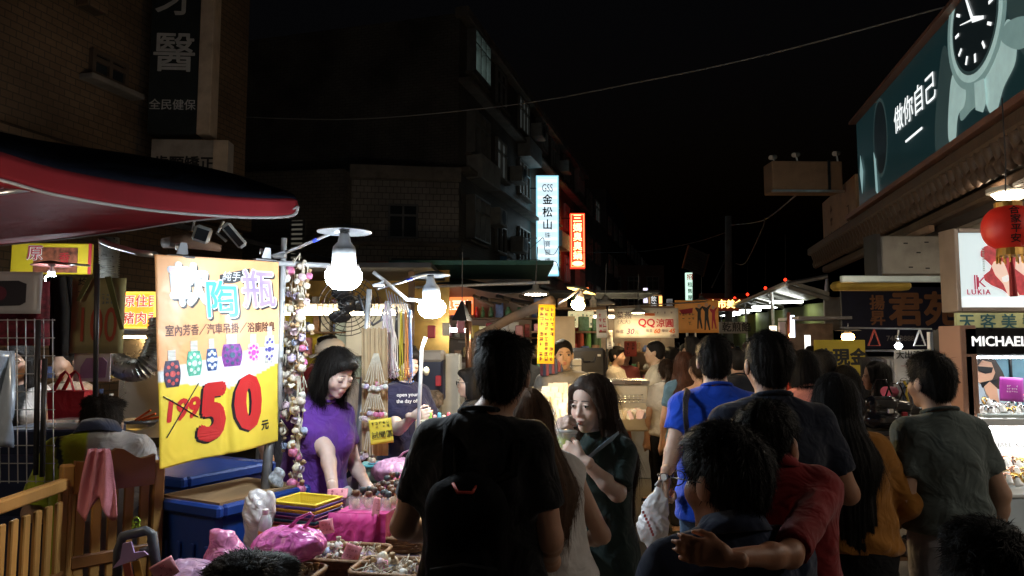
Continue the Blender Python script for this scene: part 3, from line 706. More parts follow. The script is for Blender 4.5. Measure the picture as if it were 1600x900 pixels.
# tall clinic sign
def sign_board(name, label, cat, u0, v0, u1, v1, d, yaw, mat, depth=.12, framew=0, fmat=None, group=None):
    c = P((u0 + u1) / 2, (v0 + v1) / 2, d); w_ = (u1 - u0) / F * d / max(.3, math.cos(yaw)); h = abs(P(800, v0, d).z - P(800, v1, d).z)
    m = frame(c, yaw); T = Thing(name, label, cat, c - Vector((0, 0, h / 2)), group)
    b = MB(); b.box((0, depth / 2, 0), (w_, depth, h), m, .006); T.part('panel', b, mat)
    if framew:
        b = MB()
        for sx in (-1, 1): b.box((sx * (w_ / 2 - framew / 2 + .004), depth / 2 - .012, 0), (framew, depth + .03, h + .008), m, .004)
        for sz in (-1, 1): b.box((0, depth / 2 - .01, sz * (h / 2 - framew / 2 + .004)), (w_ - framew * 2 + .006, depth + .03, framew), m, .004)
        T.part('frame', b, fmat or STEEL)
    T.m, T.w, T.h = m, w_, h
    return T
def letter(T, body, h, x, z, mat, name='lettering', y=-.003, **kw):
    return T.part(name, glyphs(body, h, off(T.m, x, y, z), **kw), mat)
def scribble(T, rows, cols, x0, z0, w_, h, mat, y=-.003, th=.10, seed=0, fill=.8, name='small_writing', aspect=1.0):
    """rows of small unreadable characters as strokes"""
    r = random.Random(seed); b = MB(); cw, chh = w_ / cols, h / rows
    for i in range(rows):
        for j in range(cols):
            if r.random() > fill: continue
            cx, cz = x0 + (j + .5) * cw, z0 - (i + .5) * chh; s = min(cw, chh) * .8
            for k in range(r.choice((3, 4, 5))):
                if r.random() < .58: b.box((cx, 0, cz + r.uniform(-.42, .42) * s), (s * r.uniform(.5, .95), .002, s * th), T.m)
                else: b.box((cx + r.uniform(-.4, .4) * s, 0, cz), (s * th, .002, s * r.uniform(.5, .95)), T.m)
    b.V = [tuple(Vector(v) + (T.m.to_3x3() @ Vector((0, y, 0)))) for v in b.V]
    return T.part(name, b, mat, kind='stuff')
WHITEP = M('white_paint', (.75, .75, .72), .5, var=.08); INK = M('black_ink', (.012, .012, .013), .5, var=0)
T = sign_board('clinic_sign', 'tall black hanging dental sign with white characters and pale edge', 'sign', 236, -120, 312, 207, 8.7, .06, M('black_sign_face', (.02, .024, .024), .4, var=.2), .22)
letter(T, '醫', .50, 0, T.h / 2 - 1.71, M('dim_white_letter', (.42, .40, .38), .6), bold=.006)
letter(T, '牙', .50, 0, T.h / 2 - .98, M('dim_white_letter'), bold=.006)
letter(T, '全民健保', .132, 0, -T.h / 2 + .36, M('dim_white_letter'), bold=.001)
mb = MB(); mb.box((T.w / 2 + .09, .12, 0), (.17, .26, T.h), T.m, .01); T.part('edge_strip', mb, M('beige_panel', (.50, .38, .28), .6, dirt=.4))
T = sign_board('clinic_sign', 'white dental sign with black characters under the tall black sign', 'sign', 236, 218, 356, 288, 8.6, .06, M('old_white_panel', (.34, .29, .25), .6, dirt=.6), .2)
letter(T, '齒顎矯正', .17, -.06, -.03, INK, offset=.006)
mb = MB(); mb.box((T.w / 2 - .09, -.012, 0), (.17, .02, T.h * .98), T.m); T.part('edge_strip', mb, M('beige_panel'))

# ---- low corner building (two storeys, grey tiles) and the tall block behind it
T = Thing('corner_building', 'low dark corner building with pale gridded tile wall and one window', 'building', P(630, 540, 18) * 1)
o = P(545, 540, 17.6); o.z = 0; m = frame(o, math.radians(8)); fb = wallcoord(o, math.radians(8))
L_, _ = fb(716, 300)
mb = MB(); mb.box((L_ / 2, 2.5, 3.0), (L_, 5, 6.0), m); T.part('wall', mb, TILE_GREY)
T.part('parapet', MB().box((L_ / 2, -.04, 5.95), (L_ + .1, .16, .35), m, .02), CONC); T.part('string_course', MB().box((L_ / 2, -.03, 4.15), (L_ + .1, .14, .12), m, .02), CONC)
a, z1 = fb(606, 320); b, z0 = fb(650, 372); window(T, m, a, b, z0, z1, M('grey_frame', (.12, .12, .12), .5), GLASS_D, .06, 2)
mb = MB(); mb.box((-3.0, 1.5, 2.95), (6.0, 4, 5.9), frame(o, math.radians(-8))); T.part('side_wall', mb, TILE_DARK)
mb = MB()
for k in range(9): mb.box((-1.15, -.56, 4.6 - k * .115), (.34, .06, .06), frame(o, math.radians(-8)))
for sx in (-1.32, -.98): mb.box((sx, -.562, 4.15), (.04, .05, 1.1), frame(o, math.radians(-8)))
T.part('window_grille', mb, M('grey_frame'))
mb = MB(); mb.box((-1.15, -.52, 4.15), (.3, .03, 1.0), frame(o, math.radians(-8))); T.part('pane', mb, M('dim_lit_window', (.3, .29, .24), .5, emit=.045, ecol=(1, .93, .72)))
T = Thing('apartment_block', 'tall unlit apartment block behind the low corner building', 'building', (-5, 26, 0))
o2 = P(380, 540, 24); o2.z = 0; m = frame(o2, math.radians(5)); mb = MB(); mb.box((4.0, 4, 5.6), (8, 8, 11.2), m); T.part('wall', mb, TILE_DARK)
fc = wallcoord(o2, math.radians(5))
a, z1 = fc(391, 112); b, z0 = fc(414, 162); T.part('window', MB().box(((a + b) / 2, -.03, (z0 + z1) / 2), (b - a + .1, .05, z1 - z0 + .1), m), M('grey_frame'))
for i in range(2): T.part('pane', MB().box((a + (b - a) * (.25 + .5 * i), -.06, (z0 + z1) / 2 - .1), ((b - a) / 2 - .06, .02, z1 - z0 - .25), m), M('teal_lit_window', (.2, .25, .24), .4, emit=.05 if i else .02, ecol=(.55, .9, .85)))

# ---- long apartment row on the left side of the street
O = Vector((-1.52, 20, 0)); mC = frame(O, LSTREET); fC = wallcoord(O, LSTREET)
T = Thing('apartment_row', 'row of old four storey apartments with barred windows, one lit', 'building', O)
mb = MB(); mb.box((10.5, 4, 5.6), (21, 8, 11.2), mC); T.part('wall', mb, TILE_DARK)
mb = MB()
for z in (4.0, 6.6, 9.2): mb.box((10.5, -.18, z), (21.1, .36, .14), mC, .02)
mb.box((10.5, -.1, 11.2), (21.2, .4, .3), mC, .02); T.part('ledge', mb, CONC)
LIT = M('lit_window_teal', (.35, .42, .4), .3, emit=.3, ecol=(.62, .95, .92)); DIM = M('dim_window', (.16, .17, .17), .2, emit=.02, ecol=(.8, .9, .85))
FR = M('aluminium_frame', (.30, .29, .27), .45, metal=.4)
rr = random.Random(3)
for st, z in enumerate((4.75, 7.3, 9.75)):
    for k in range(7):
        x = .7 + k * 2.9; lit = (st == 2 and k == 0)
        gm = LIT if lit else (DIM if rr.random() < .35 else GLASS_D)
        if st == 1 and k == 0: z_ = z
        window(T, mC, x, x + (1.5 if k % 2 == 0 else 1.1), z, z + 1.25, FR, gm, .10 if k % 3 else .28, 3 if k % 2 == 0 else 2, CONC)
for x_, z_ in ((1.6, 6.85), (7.4, 9.0), (13.2, 6.4)): T.part('balcony', MB().box((x_, -.25, z_), (1.9, .5, .72), mC, .02), M('pale_panel', (.36, .35, .33), .6, dirt=.5))
for x, z in ((2.9, 5.4), (5.6, 7.4), (5.7, 4.9), (8.7, 9.9), (11.4, 7.6), (11.5, 5.0), (14.3, 9.8)):
    a = Thing('air_conditioner', 'dusty air conditioner box bolted to the apartment row', 'air conditioner', mC @ Vector((x, -.3, z)), 'air conditioners on the apartment row')
    a.part('casing', MB().box((x, -.28, z + .3), (.8, .46, .55), mC, .02), M('ac_casing', (.36, .35, .32), .5, dirt=.5))
    g = MB()
    for k in range(5): g.lathe([(.05 * k + .02, 0), (.05 * k + .03, .004)], 16, off(mC, x, -.515, z + .3) @ Matrix.Rotation(math.pi / 2, 4, 'X'))
    a.part('fan_grille', g, DARKMETAL)
for i, (x0_, x1_, h) in enumerate(((21.2, 30, 9.5), (30.2, 42, 12.5), (42.2, 70, 9.0))):
    T = Thing('far_building', ('dark terrace past the red hotpot sign', 'taller dark block farther down the street', 'low dark building at the far end of the street')[i], 'building', mC @ Vector((x0_, 0, 0)))
    T.part('wall', MB().box(((x0_ + x1_) / 2, 4, h / 2), (x1_ - x0_, 8, h), mC), TILE_DARK)
    for st in range(3):
        for k in range(int((x1_ - x0_) / 3.2)): window(T, mC, x0_ + .8 + k * 3.1, x0_ + 2.3 + k * 3.1, 4.0 + st * 2.7, 5.3 + st * 2.7, FR, DIM if rr.random() < .3 else GLASS_D, .1, 2)
# block across the end of the street
T = Thing('far_building', 'dim brown block closing the far end of the street', 'building', P(975, 545, 55))
o = P(915, 540, 55); o.z = 0; m = frame(o, 0); T.part('wall', MB().box((3, 3, 3.9), (6.2, 6, 7.8), m), M('brown_plaster', (.20, .13, .09), .8, dirt=.4)); 
for k in range(4):
    for st in range(2): window(T, m, .4 + k * 1.45, 1.3 + k * 1.45, 4.2 + st * 1.7, 5.2 + st * 1.7, FR, GLASS_D, .08, 2)

# ---- lit hanging signs
def lit(name, col, e): return M(name, col, .4, var=.05, emit=e)
T = sign_board('jeweller_sign', 'tall white backlit jeweller sign with black characters on the apartments', 'sign', 838, 274, 873, 430, 28, 0, lit('cool_backlit_face', (.70, .90, 1.0), .7), .25, .05, M('cyan_edge', (.3, .65, .8), .4, emit=.8))
for k, ch in enumerate('金松山'): letter(T, ch, .40, 0, 1.0 - k * .50, INK, sx=.95, bold=.008, ext=.004)
letter(T, 'GSS', .40, 0, 1.48, INK, sx=.62, ext=.004)
for k, ch in enumerate('珠寶銀樓'): letter(T, ch, .24, 0, -.42 - k * .34, M('grey_ink', (.12, .14, .16), .5), sx=.9, ext=.004)
mb = MB()
for k in range(12): mb.box((0, -.004, -1.85 + k * .33), (T.w - .12, .004, .10), T.m)
T.part('tube_glow', mb, lit('tube_behind_face', (.82, .95, 1.0), .85))
mb = MB(); mb.tube([T.m @ Vector((-T.w / 2 - 1.2, .1, 1.5)), T.m @ Vector((-T.w / 2, .1, 1.5))], .03); mb.tube([T.m @ Vector((-T.w / 2 - 1.2, .1, -1.5)), T.m @ Vector((-T.w / 2, .1, -1.5))], .03); T.part('bracket', mb, DARKMETAL)
T = sign_board('hotpot_sign', 'glowing red vertical hotpot sign with yellow characters', 'sign', 891, 333, 914, 419, 34, 0, lit('red_backlit_face', (.85, .035, .015), 1.3), .3)
YL = lit('yellow_neon', (1.0, .78, .28), 2.2)
for k, ch in enumerate('三媽臭臭鍋'): letter(T, ch, .40, 0, 1.06 - k * .45, YL, bold=.012, ext=.004)
mb = MB()
for sx in (-1, 1): mb.box((sx * (T.w / 2 - .05), -.02, 0), (.03, .03, T.h - .1), T.m)
for sz in (-1, 1): mb.box((0, -.02, sz * (T.h / 2 - .07)), (T.w - .14, .03, .03), T.m)
T.part('neon_border', mb, lit('orange_neon', (1.0, .30, .10), 2.0))
T.part('badge', MB().ball((0, 0, 0), (.27, .02, .12), 16, 8, off(T.m, 0, -.01, -1.10)), YL)
mb = MB(); mb.tube([T.m @ Vector((-T.w / 2 - 1.0, .1, 1.1)), T.m @ Vector((-T.w / 2, .1, 1.1))], .03); T.part('bracket', mb, DARKMETAL)
T = sign_board('street_sign', 'small lit vertical sign with green and red marks on a pole', 'sign', 1072, 426, 1084, 471, 40, 0, lit('green_white_face', (.65, .95, .78), .8), .2)
letter(T, '招', .32, 0, .55, M('red_ink', (.6, .04, .02), .5, emit=.3), offset=.01); 
for k in range(3): letter(T, '租售屋'[k], .26, 0, .12 - k * .36, M('green_ink', (.02, .16, .12), .5), offset=.006)
T.part('post', MB().tube([P(1081, 590, 40.3), P(1081, 415, 40.3)], .09), DARKMETAL)
T = Thing('panel_board', 'tilted square of dark slats mounted high on a pole', 'sign board', P(1086, 545, 30))
o = P(1087, 408, 30); m = frame(o, math.radians(20), 0, math.radians(18))
for k in range(9): T.part('slat', MB().box((0, 0, -.44 + k * .11), (1.0, .05, .085), m, .005), M('board_slat', (.16, .13, .11), .6, dirt=.4))
T.part('rim', MB().box((.52, 0, 0), (.04, .1, 1.02), m).box((-.52, 0, 0), (.04, .1, 1.02), m), M('rust_edge', (.35, .15, .07), .7)); T.part('pole', MB().tube([P(1084, 590, 30.2), P(1084, 412, 30.2)], .06), DARKMETAL)
for u0, v0, u1, v1, ch, c_, e, lab in ((1006, 450, 1012, 473, '藥局', (.85, .8, 1.0), .9, 'tiny violet white sign far down the street'),):
    T = sign_board('far_sign', lab, 'sign', u0, v0, u1, v1, 45, 0, lit('violet_face', c_, e), .2); letter(T, '茶\n坊', .28, 0, 0, M('purple_ink', (.2, .05, .3), .5))
T = sign_board('far_sign', 'black shop sign with white characters and glowing orange end', 'sign', 1015, 461, 1034, 483, 30, 0, M('black_sign_face'), .2, .03, M('orange_rim', (.6, .35, .15), .4, emit=.3))
letter(T, '飲\n冰', .22, -.08, 0, M('white_lit', (.9, .9, .9), .4, emit=.5), offset=.006); T.part('lamp_panel', MB().box((.2, -.02, 0), (.13, .03, .5), T.m), lit('orange_panel', (1, .45, .12), 1.6))
T = sign_board('far_sign', 'small grey sign beside the orange cartoon banner', 'sign', 1043, 467, 1051, 481, 28, 0, M('grey_sign', (.5, .5, .5), .5, emit=.15), .2); letter(T, '宅', .2, 0, 0, INK)

# ---- poles and wires
mb = MB(); mb.tube([P(1139, 620, 24) * 1, P(1138, 338, 24)], [.15, .11], 14)
solo('utility_pole', 'plain grey utility pole rising beyond the crowd by the green netting', 'pole', mb, M('pole_concrete', (.30, .27, .25), .8, dirt=.3), smooth=True)
def wire(label, pts, r=.008, mat=WIRE, group='overhead wires', n=30):
    q = [Vector(p) for p in pts]; out = []
    for i in range(n + 1):      # Catmull-Rom through the points
        t = i / n * (len(q) - 1); k = min(int(t), len(q) - 2); f = t - k
        p0, p1, p2, p3 = q[max(k - 1, 0)], q[k], q[k + 1], q[min(k + 2, len(q) - 1)]
        out.append(.5 * ((2 * p1) + (p2 - p0) * f + (2 * p0 - 5 * p1 + 4 * p2 - p3) * f * f + (3 * p1 - p0 - 3 * p2 + p3) * f ** 3))
    return solo('overhead_wire', label, 'wire', MB().tube(out, r, 6), mat, group=group, smooth=True)
PALEW = M('pale_wire', (.42, .40, .38), .5, var=.1)
wire('long pale wire crossing the whole street to the watch billboard', [P(380, 183, 15), P(560, 186, 14), P(800, 164, 12.5), P(1000, 128, 11), P(1200, 85, 9.6), P(1480, 10, 8)], .010, PALEW)
wire('thin wire sagging from the utility pole to the camera box', [P(1139, 352, 24), P(1190, 345, 20), P(1250, 300, 10)], .014, PALEW)
wire('wire hanging in a loop between the utility pole and beige box', [P(1150, 412, 20), P(1165, 410, 18), P(1190, 360, 14), P(1195, 340, 11)], .010)
wire('slanting stay wire running down from the utility pole', [P(1112, 450, 24), P(1136, 400, 24)], .02)
wire('wire running from the apartments to the utility pole', [P(900, 395, 32), P(1000, 393, 30), P(1080, 380, 27), P(1138, 362, 24)], .014)
wire('loose black cable draped across the jeweller sign', [P(715, 395, 22), P(790, 415, 25), P(838, 380, 27), P(849, 372, 27), P(852, 392, 27), P(865, 398, 27), P(873, 385, 27)], .014)
wire('second black cable draped across the jeweller sign', [P(720, 300, 21), P(735, 330, 22), P(790, 400, 25), P(842, 406, 27), P(855, 416, 27), P(868, 408, 27), P(874, 425, 27)], .014)
wire('cable bundle sagging along the apartment ledge', [P(716, 285, 19.8), P(730, 345, 21), P(775, 375, 24), P(838, 372, 27)], .03)

# ================================================================== the pottery stall, left foreground
def lerp(a, b, t): return a + (b - a) * t
# ---- red canopy
T = Thing('stall_canopy', 'red and navy fabric canopy with grey piping over the crib and banner', 'canopy', P(300, 320, 3.2))
near = [P(-260, 262, 1.9), P(-60, 270, 2.35), P(0, 281, 2.45), P(90, 305, 2.6), P(230, 328, 2.85), P(350, 338, 3.05), P(420, 340, 3.15), P(458, 336, 3.2), P(466, 322, 3.2)]
top_ = [P(-260, 180, 1.9), P(-60, 222, 2.35), P(0, 237, 2.45), P(90, 264, 2.6), P(230, 290, 2.85), P(350, 306, 3.05), P(420, 310, 3.15), P(455, 310, 3.2), P(464, 314, 3.2)]
back = [P(-260, 120, 2.3), P(-60, 185, 2.75), P(0, 206, 2.8), P(90, 224, 2.95), P(230, 245, 3.15), P(350, 268, 3.3), P(420, 290, 3.3), P(455, 303, 3.25), P(464, 312, 3.21)]
far = [P(-380, 420, 3.6), P(-60, 388, 3.7), P(0, 383, 3.65), P(90, 374, 3.6), P(200, 360, 3.45), P(290, 346, 3.32), P(380, 338, 3.22), P(440, 334, 3.21), P(465, 323, 3.2)]
def strip(A, B, n=6, sag=0.0):
    mb = MB(); N = len(A) - 1; K = 5
    def cr(L, t):
        t = min(max(t, 0), 1) * N; k = min(int(t), N - 1); f = t - k
        p0, p1, p2, p3 = L[max(k - 1, 0)], L[k], L[k + 1], L[min(k + 2, N)]
        return .5 * ((2 * p1) + (p2 - p0) * f + (2 * p0 - 5 * p1 + 4 * p2 - p3) * f * f + (3 * p1 - p0 - 3 * p2 + p3) * f ** 3)
    mb.sheet(lambda a, b: lerp(cr(A, a), cr(B, a), b) + Vector((0, 0, sag * math.sin(b * math.pi) * math.sin(a * math.pi))), N * K, n); return mb, cr
CRED = M('red_canopy_cloth', (.15, .009, .013), .85, var=.12, vs=5, bump=.1, bs=300, wr=.25, wrs=4, spec=.15)
mb, cr = strip(near, top_, 4); T.part('valance', mb, CRED, smooth=True, solid=.003)
mb, _ = strip(near, far, 10, .06); T.part('underside', mb, CRED, smooth=True, solid=.003)
mb, _ = strip(top_, back, 6, .03); T.part('top_cloth', mb, M('navy_canopy_cloth', (.003, .004, .009), .85, spec=.1, wr=.2), smooth=True, solid=.003)
PIPING = M('grey_piping', (.24, .22, .22), .7)
T.part('piping', MB().tube([cr(near, i / 50) for i in range(51)], .0065, 8), PIPING, smooth=True)
T.part('piping', MB().tube([cr(far, i / 40) for i in range(41)], .005, 8), PIPING, smooth=True)
T.part('frame_bar', MB().tube([P(-300, 330, 2.6), P(-20, 304, 2.62), P(52, 294, 2.62)], .011, 8), STEEL, smooth=True)
T.part('frame_bar', MB().tube([P(160, 377, 3.4), P(175, 384, 3.3), P(215, 395, 3.0), P(242, 398, 2.85)], .014, 8), STEEL, smooth=True)

# ---- price banner
PD = [P(240, 398, 2.75), P(437, 409, 3.22), P(438, 690, 3.24), P(246, 733, 2.78)]
def BS(a, b):
    """banner surface: a across 0..1, b down 0..1"""
    p = lerp(lerp(PD[0], PD[1], a), lerp(PD[3], PD[2], a), b)
    n_ = Vector((.74, -.67, 0))
    k = .012 * math.sin(a * 9 + b * 2.0) * (.3 + b) + .010 * math.sin(a * 3.1 + 1) + .006 * math.sin(b * 11 + a * 4) * (1 - abs(a - .5)) - .012 * math.exp(-((a - .53) / .03) ** 2) * b
    return p + n_ * k
BN = ((PD[1] - PD[0]).cross(PD[3] - PD[0])).normalized(); BN = BN if BN.y < 0 else -BN
BW, BH = .66, .94
def bw(dy): return lambda v: BS(v[0], 1 - v[2]) + BN * (dy - v[1] * .5)
T = Thing('price_banner', 'orange and yellow printed banner priced 50 with six patterned bottles', 'banner', (PD[2] + PD[3]) / 2)
NU, NV = 60, 96; V = [BS(i / NU, j / NV) for j in range(NV + 1) for i in range(NU + 1)]; col = []
for j in range(NV + 1):
    for i in range(NU + 1):
        a, b = i / NU, j / NV
        orange = np.array((.86, .36, .14)); pale = np.array((.86, .58, .34)); w_ = .5 + .5 * math.sin(a * 5 + b * 7)
        c = orange * (1 - .45 * w_) + pale * .45 * w_; c = c * (1 - .25 * a) + np.array((.88, .6, .33)) * .25 * a
        e1 = .47 + .085 * (1 - a) - .01; e2 = .585 - .0 + .09 * (.5 - abs(a - .55)) * 2 - .05 * a
        if b > e1: c = np.array((.80, .82, .84))
        if b > e2 + .02: c = np.array((.90, .66, .07))
        col.append(c)
me = mesh('sheet', [tuple(v - T.base) for v in V], [(j * (NU + 1) + i, j * (NU + 1) + i + 1, (j + 1) * (NU + 1) + i + 1, (j + 1) * (NU + 1) + i) for j in range(NV) for i in range(NU)],
          M('banner_vinyl', attr=True, rough=.4, var=.05, vs=8, wr=.25, wrs=6, coat=.15), True, np.array(col)); T.link('sheet', me, solid=.002)
def bprint(body, h, cx, cz, mat, dy, **kw):
    """lettering on the banner; h as a fraction of the banner height, cx,cz centre (0..1, z up)"""
    ar = BH / BW
    T.part('lettering', glyphs(body, h, Matrix.Identity(4), ext=.0, warp=lambda v: BS(cx + v[0] * ar, 1 - (cz + v[2])) + BN * dy, **kw), mat)
RED = M('banner_red', (.62, .03, .03), .4, var=.05); WP = M('banner_white', (.82, .82, .84), .4, var=.03); BK = M('banner_black', (.012, .012, .015), .45, var=0)
for ch, cx, cz, h, c_ in (('軟', .25, .845, .20, (.80, .58, .60)), ('陶', .51, .775, .185, (.05, .58, .72)), ('瓶', .82, .83, .20, (.42, .30, .62))):
    bprint(ch, h, cx + .014, cz - .010, BK, .0022, bold=.010, italic=-.1); bprint(ch, h, cx, cz, WP, .0034, bold=.010, italic=-.1)
    bprint(ch, h, cx, cz, M('banner_%s' % hex(ord(ch)), c_, .4, var=.3, vs=9), .0050, bold=.003, italic=-.1)
mb = MB(); mb.sheet(lambda a, b: BS(.48 + a * .25, .085 - a * .04 + b * .06 * (.6 + .4 * math.sin(a * 3.1))) + BN * .002, 10, 2); T.part('tag', mb, BK, solid=.001)
bprint('純手工', .05, .61, .905, WP, .0036, italic=.2)
bprint('室內芳香／汽車吊掛／浴廁除臭', .052, .505, .635, M('banner_brown', (.10, .03, .02), .5, var=0), .0026, sx=.80, bold=.0012)
for i, (cx, cz, bw_, bh_, c_, c2) in enumerate(((.10, .435, .115, .125, (.05, .04, .09), (.55, .08, .08)), (.27, .475, .115, .12, (.10, .42, .30), (.6, .75, .7)), (.41, .485, .085, .11, (.03, .08, .25), (.65, .7, .8)),
                                              (.57, .50, .155, .115, (.22, .05, .28), (.05, .10, .18)), (.745, .505, .105, .095, (.75, .55, .55), (.6, .08, .45)), (.90, .515, .10, .15, (.70, .68, .60), (.10, .09, .35)))):
    mb = MB(); mb.sheet(lambda a, b: BS(cx + (a - .5) * bw_ * (.75 + .3 * math.sin(b * 2.9 + .1)), 1 - (cz + (b - .5) * bh_)) + BN * .0022, 8, 8); T.part('printed_bottle', mb, M('bottle_print_%d' % i, c_, .4, var=.5, vs=70), solid=.001)
    mb = MB(); mb.sheet(lambda a, b: BS(cx + (a - .5) * bw_ * .48, 1 - (cz + bh_ * .5 + b * .05)) + BN * .0022, 4, 4); T.part('printed_cap', mb, M('cap_print', (.55, .52, .48), .5, var=.3, vs=160, stretch=(.1, .1, 1)), solid=.001)
    mb = MB(); r_ = random.Random(i)
    for q in range(9):
        rad = .018 if q else .030; ox, oz = (0, 0) if q == 0 else (.34 * bw_ * math.cos(q * .785), .36 * bh_ * math.sin(q * .785))
        n0 = len(mb.V); pts = []
        for k in range(10):
            rr_ = rad * .72; pts.append(BS(cx + ox + rr_ * math.cos(k * .6283), 1 - (cz + oz + rr_ * math.sin(k * .6283) * .7)) + BN * .0045)
        mb.add(pts, [tuple(range(10))])
    T.part('printed_flowers', mb, M('bottle_flower_%d' % i, c2, .4, var=.3, vs=90))
bprint('199', .125, .165, .255, RED, .0026, bold=.006, italic=.12); bprint('5', .34, .395, .205, BK, .0026, bold=.022, italic=.08, sx=.82); bprint('0', .34, .69, .225, BK, .0026, bold=.022, sx=.82)
bprint('5', .34, .410, .211, RED, .0042, bold=.020, italic=.08, sx=.82); bprint('0', .34, .706, .231, RED, .0042, bold=.020, sx=.82); bprint('元', .052, .86, .105, BK, .0026, offset=.003)
mb = MB()
for a0, b0, a1, b1 in ((.03, .665, .30, .79), (.05, .86, .30, .625)):
    mb.tube([BS(lerp(a0, a1, t / 8), lerp(b0, b1, t / 8)) + BN * .004 for t in range(9)], .0022, 5)
T.part('cross_out', mb, BK)
# spring clips holding the banner
CLIP = M('clip_steel', (.20, .20, .21), .35, metal=.8, var=.2)
for u, v, d in ((283, 398, 2.84), (414, 404, 3.16)):
    c = P(u, v, d); m = frame(c, math.radians(42)); t = Thing('spring_clip', 'steel spring clip gripping the price banner corner nearest the %s' % ('crib' if u < 300 else 'bulb'), 'clip', c)
    t.part('jaw', MB().box((0, -.012, -.008), (.10, .010, .010), m, .003), CLIP); t.part('jaw', MB().box((0, .014, -.006), (.10, .010, .010), m, .003), CLIP)
    t.part('grip', MB().add([(-.022, -.016, 0), (.022, -.016, 0), (.012, -.03, .045), (-.012, -.03, .045), (-.022, -.011, 0), (.022, -.011, 0), (.012, -.025, .045), (-.012, -.025, .045)], [(0, 1, 2, 3), (7, 6, 5, 4), (0, 4, 5, 1), (3, 2, 6, 7), (0, 3, 7, 4), (1, 5, 6, 2)], m), CLIP)
    t.part('spring', MB().tube([m @ Vector((-.02, 0, .03)), m @ Vector((.02, 0, .03))], .014, 10), STEEL, smooth=True)
# ---- stall poles
def pole(label, pts, r, mat, group='poles of the pottery stall', name='stall_pole'):
    return solo(name, label, 'pole', MB().tube(pts, r, 12), mat, group=group, smooth=True)
GREYPIPE = M('dull_grey_pipe', (.16, .16, .165), .45, metal=.5, var=.25, vs=15, dirt=.4)
pole('silver stall pole along the price banner edge by the bottle garland', [P(444, 372, 3.28), P(438, 560, 3.30), P(436, 640, 3.30)], .013, PIPE)
pole('dark brown pole standing below the price banner', [P(436, 620, 3.32), P(420, 700, 3.24), P(410, 815, 3.12)], .021, GREYPIPE)
pole('horizontal silver pipe above the hanging bottle garland', [P(425, 411, 3.22), P(560, 417, 3.5)], .012, PIPE)
pole('silver upright pole hung with bamboo sheets', [P(577, 452, 3.62), P(568, 600, 3.65)], .014, PIPE)
pole('dark lower pole below the bamboo sheets', [P(568, 590, 3.66), P(560, 690, 3.66), P(552, 790, 3.62)], .019, GREYPIPE)
pole('thin silver rod in front of the navy shirt vendor', [P(665, 527, 4.15), P(659, 545, 4.15), P(655, 640, 4.2), P(651, 760, 4.2)], .011, PIPE)
pole('pale rail carrying the row of cord hangers', [P(583, 425, 3.7), P(600, 438, 3.72), P(636, 468, 3.9), P(670, 470, 4.1)], .010, PIPE)
# ---- clamp lamps with flat shades
def clamp_lamp(label, u, v, d, arm, bulbmat, r=.058, shade=.115, tall=1.0, tilt=0.0, tape=True, hs=1.0, shmat=None):
    c = P(u, v, d); T = Thing('clamp_lamp', label, 'lamp', c, 'clamp lamps over the stalls')
    m = Matrix.Translation(c) @ Matrix.Rotation(tilt, 4, 'Y')
    T.part('bulb', MB().lathe([(.001, -r * .72), (r * .55, -r * .64), (r * .88, -r * .36), (r, 0), (r * .97, r * .25), (r * .8, r * .5)], 20, m), bulbmat, smooth=True)
    h = .115 * tall * hs
    T.part('bulb_body', MB().lathe([(r * .66, r * .45), (r * .62, r * .6 + h * .55), (r * .58, r * .6 + h * .66), (r * .36, r * .6 + h * .82), (r * .30, r * .6 + h), (r * .22, r * .6 + h * 1.15)], 20, m), M('translucent_plastic', (.30, .31, .33), .3, var=.05), smooth=True)
    zt = r * .6 + h * 1.15
    T.part('socket', MB().lathe([(.02, zt), (.02, zt + .03)], 12, m), BLACK)
    T.part('shade', MB().lathe([(.02, zt + .022), (shade * .6, zt + .014), (shade, zt), (shade, zt + .004), (shade * .6, zt + .02), (.02, zt + .03)], 32, m, cap=False), shmat or M('shade_metal', (.42, .43, .45), .32, metal=.85, var=.2), smooth=True)
    if arm:
        a = m @ Vector((0, 0, zt + .02)); T.part('arm', MB().tube([a] + arm, .007, 8), STEEL, smooth=True)
        if tape: q = lerp(a, arm[0], .42); e = (arm[0] - a).normalized() * .02; T.part('tape', MB().tube([q - e, q + e], .009, 8), M('blue_tape', (.02, .05, .55), .5))
    return T
COOL = M('cool_bulb', (.9, .95, 1), .4, var=0, emit=160, ecol=(.80, .92, 1.0)); COOL2 = M('cool_bulb_b', (.9, .95, 1), .4, var=0, emit=190, ecol=(.80, .92, 1.0))
WARM = M('warm_bulb', (1, .9, .7), .4, var=0, emit=900, ecol=(1.0, .66, .28))
clamp_lamp('bright white bulb lamp beside the price banner', 537, 433, 2.78, [P(441, 397, 3.27)], COOL, .072, .105)
clamp_lamp('bright white bulb lamp past the hanging coloured cords', 675, 482, 4.0, [P(590, 452, 3.7)], COOL2, .078, .112, tilt=-.06)
for u, v in ((437, 400), (592, 446)):
    T = Thing('pipe_clamp', 'steel pipe clamp at the foot of a lamp arm', 'clamp', P(u, v, 3.25 if u < 500 else 3.68), 'pipe clamps')
    c = T.base; T.part('jaw', MB().box(c, (.06, .03, .022), None, .004), STEEL); T.part('screw', MB().tube([c + Vector((-.03, -.02, 0)), c + Vector((.03, -.02, .02))], .005, 6), STEEL)
clamp_lamp('dim white bulb under a dark shade before the yellow food sign', 80, 436, 4.3, [P(140, 415, 4.3)], M('cool_bulb_small', (.9, .95, 1), .4, var=0, emit=420, ecol=(.82, .92, 1)), .034, .11, tall=.45, tape=False, shmat=M('maroon_shade', (.12, .04, .035), .4))

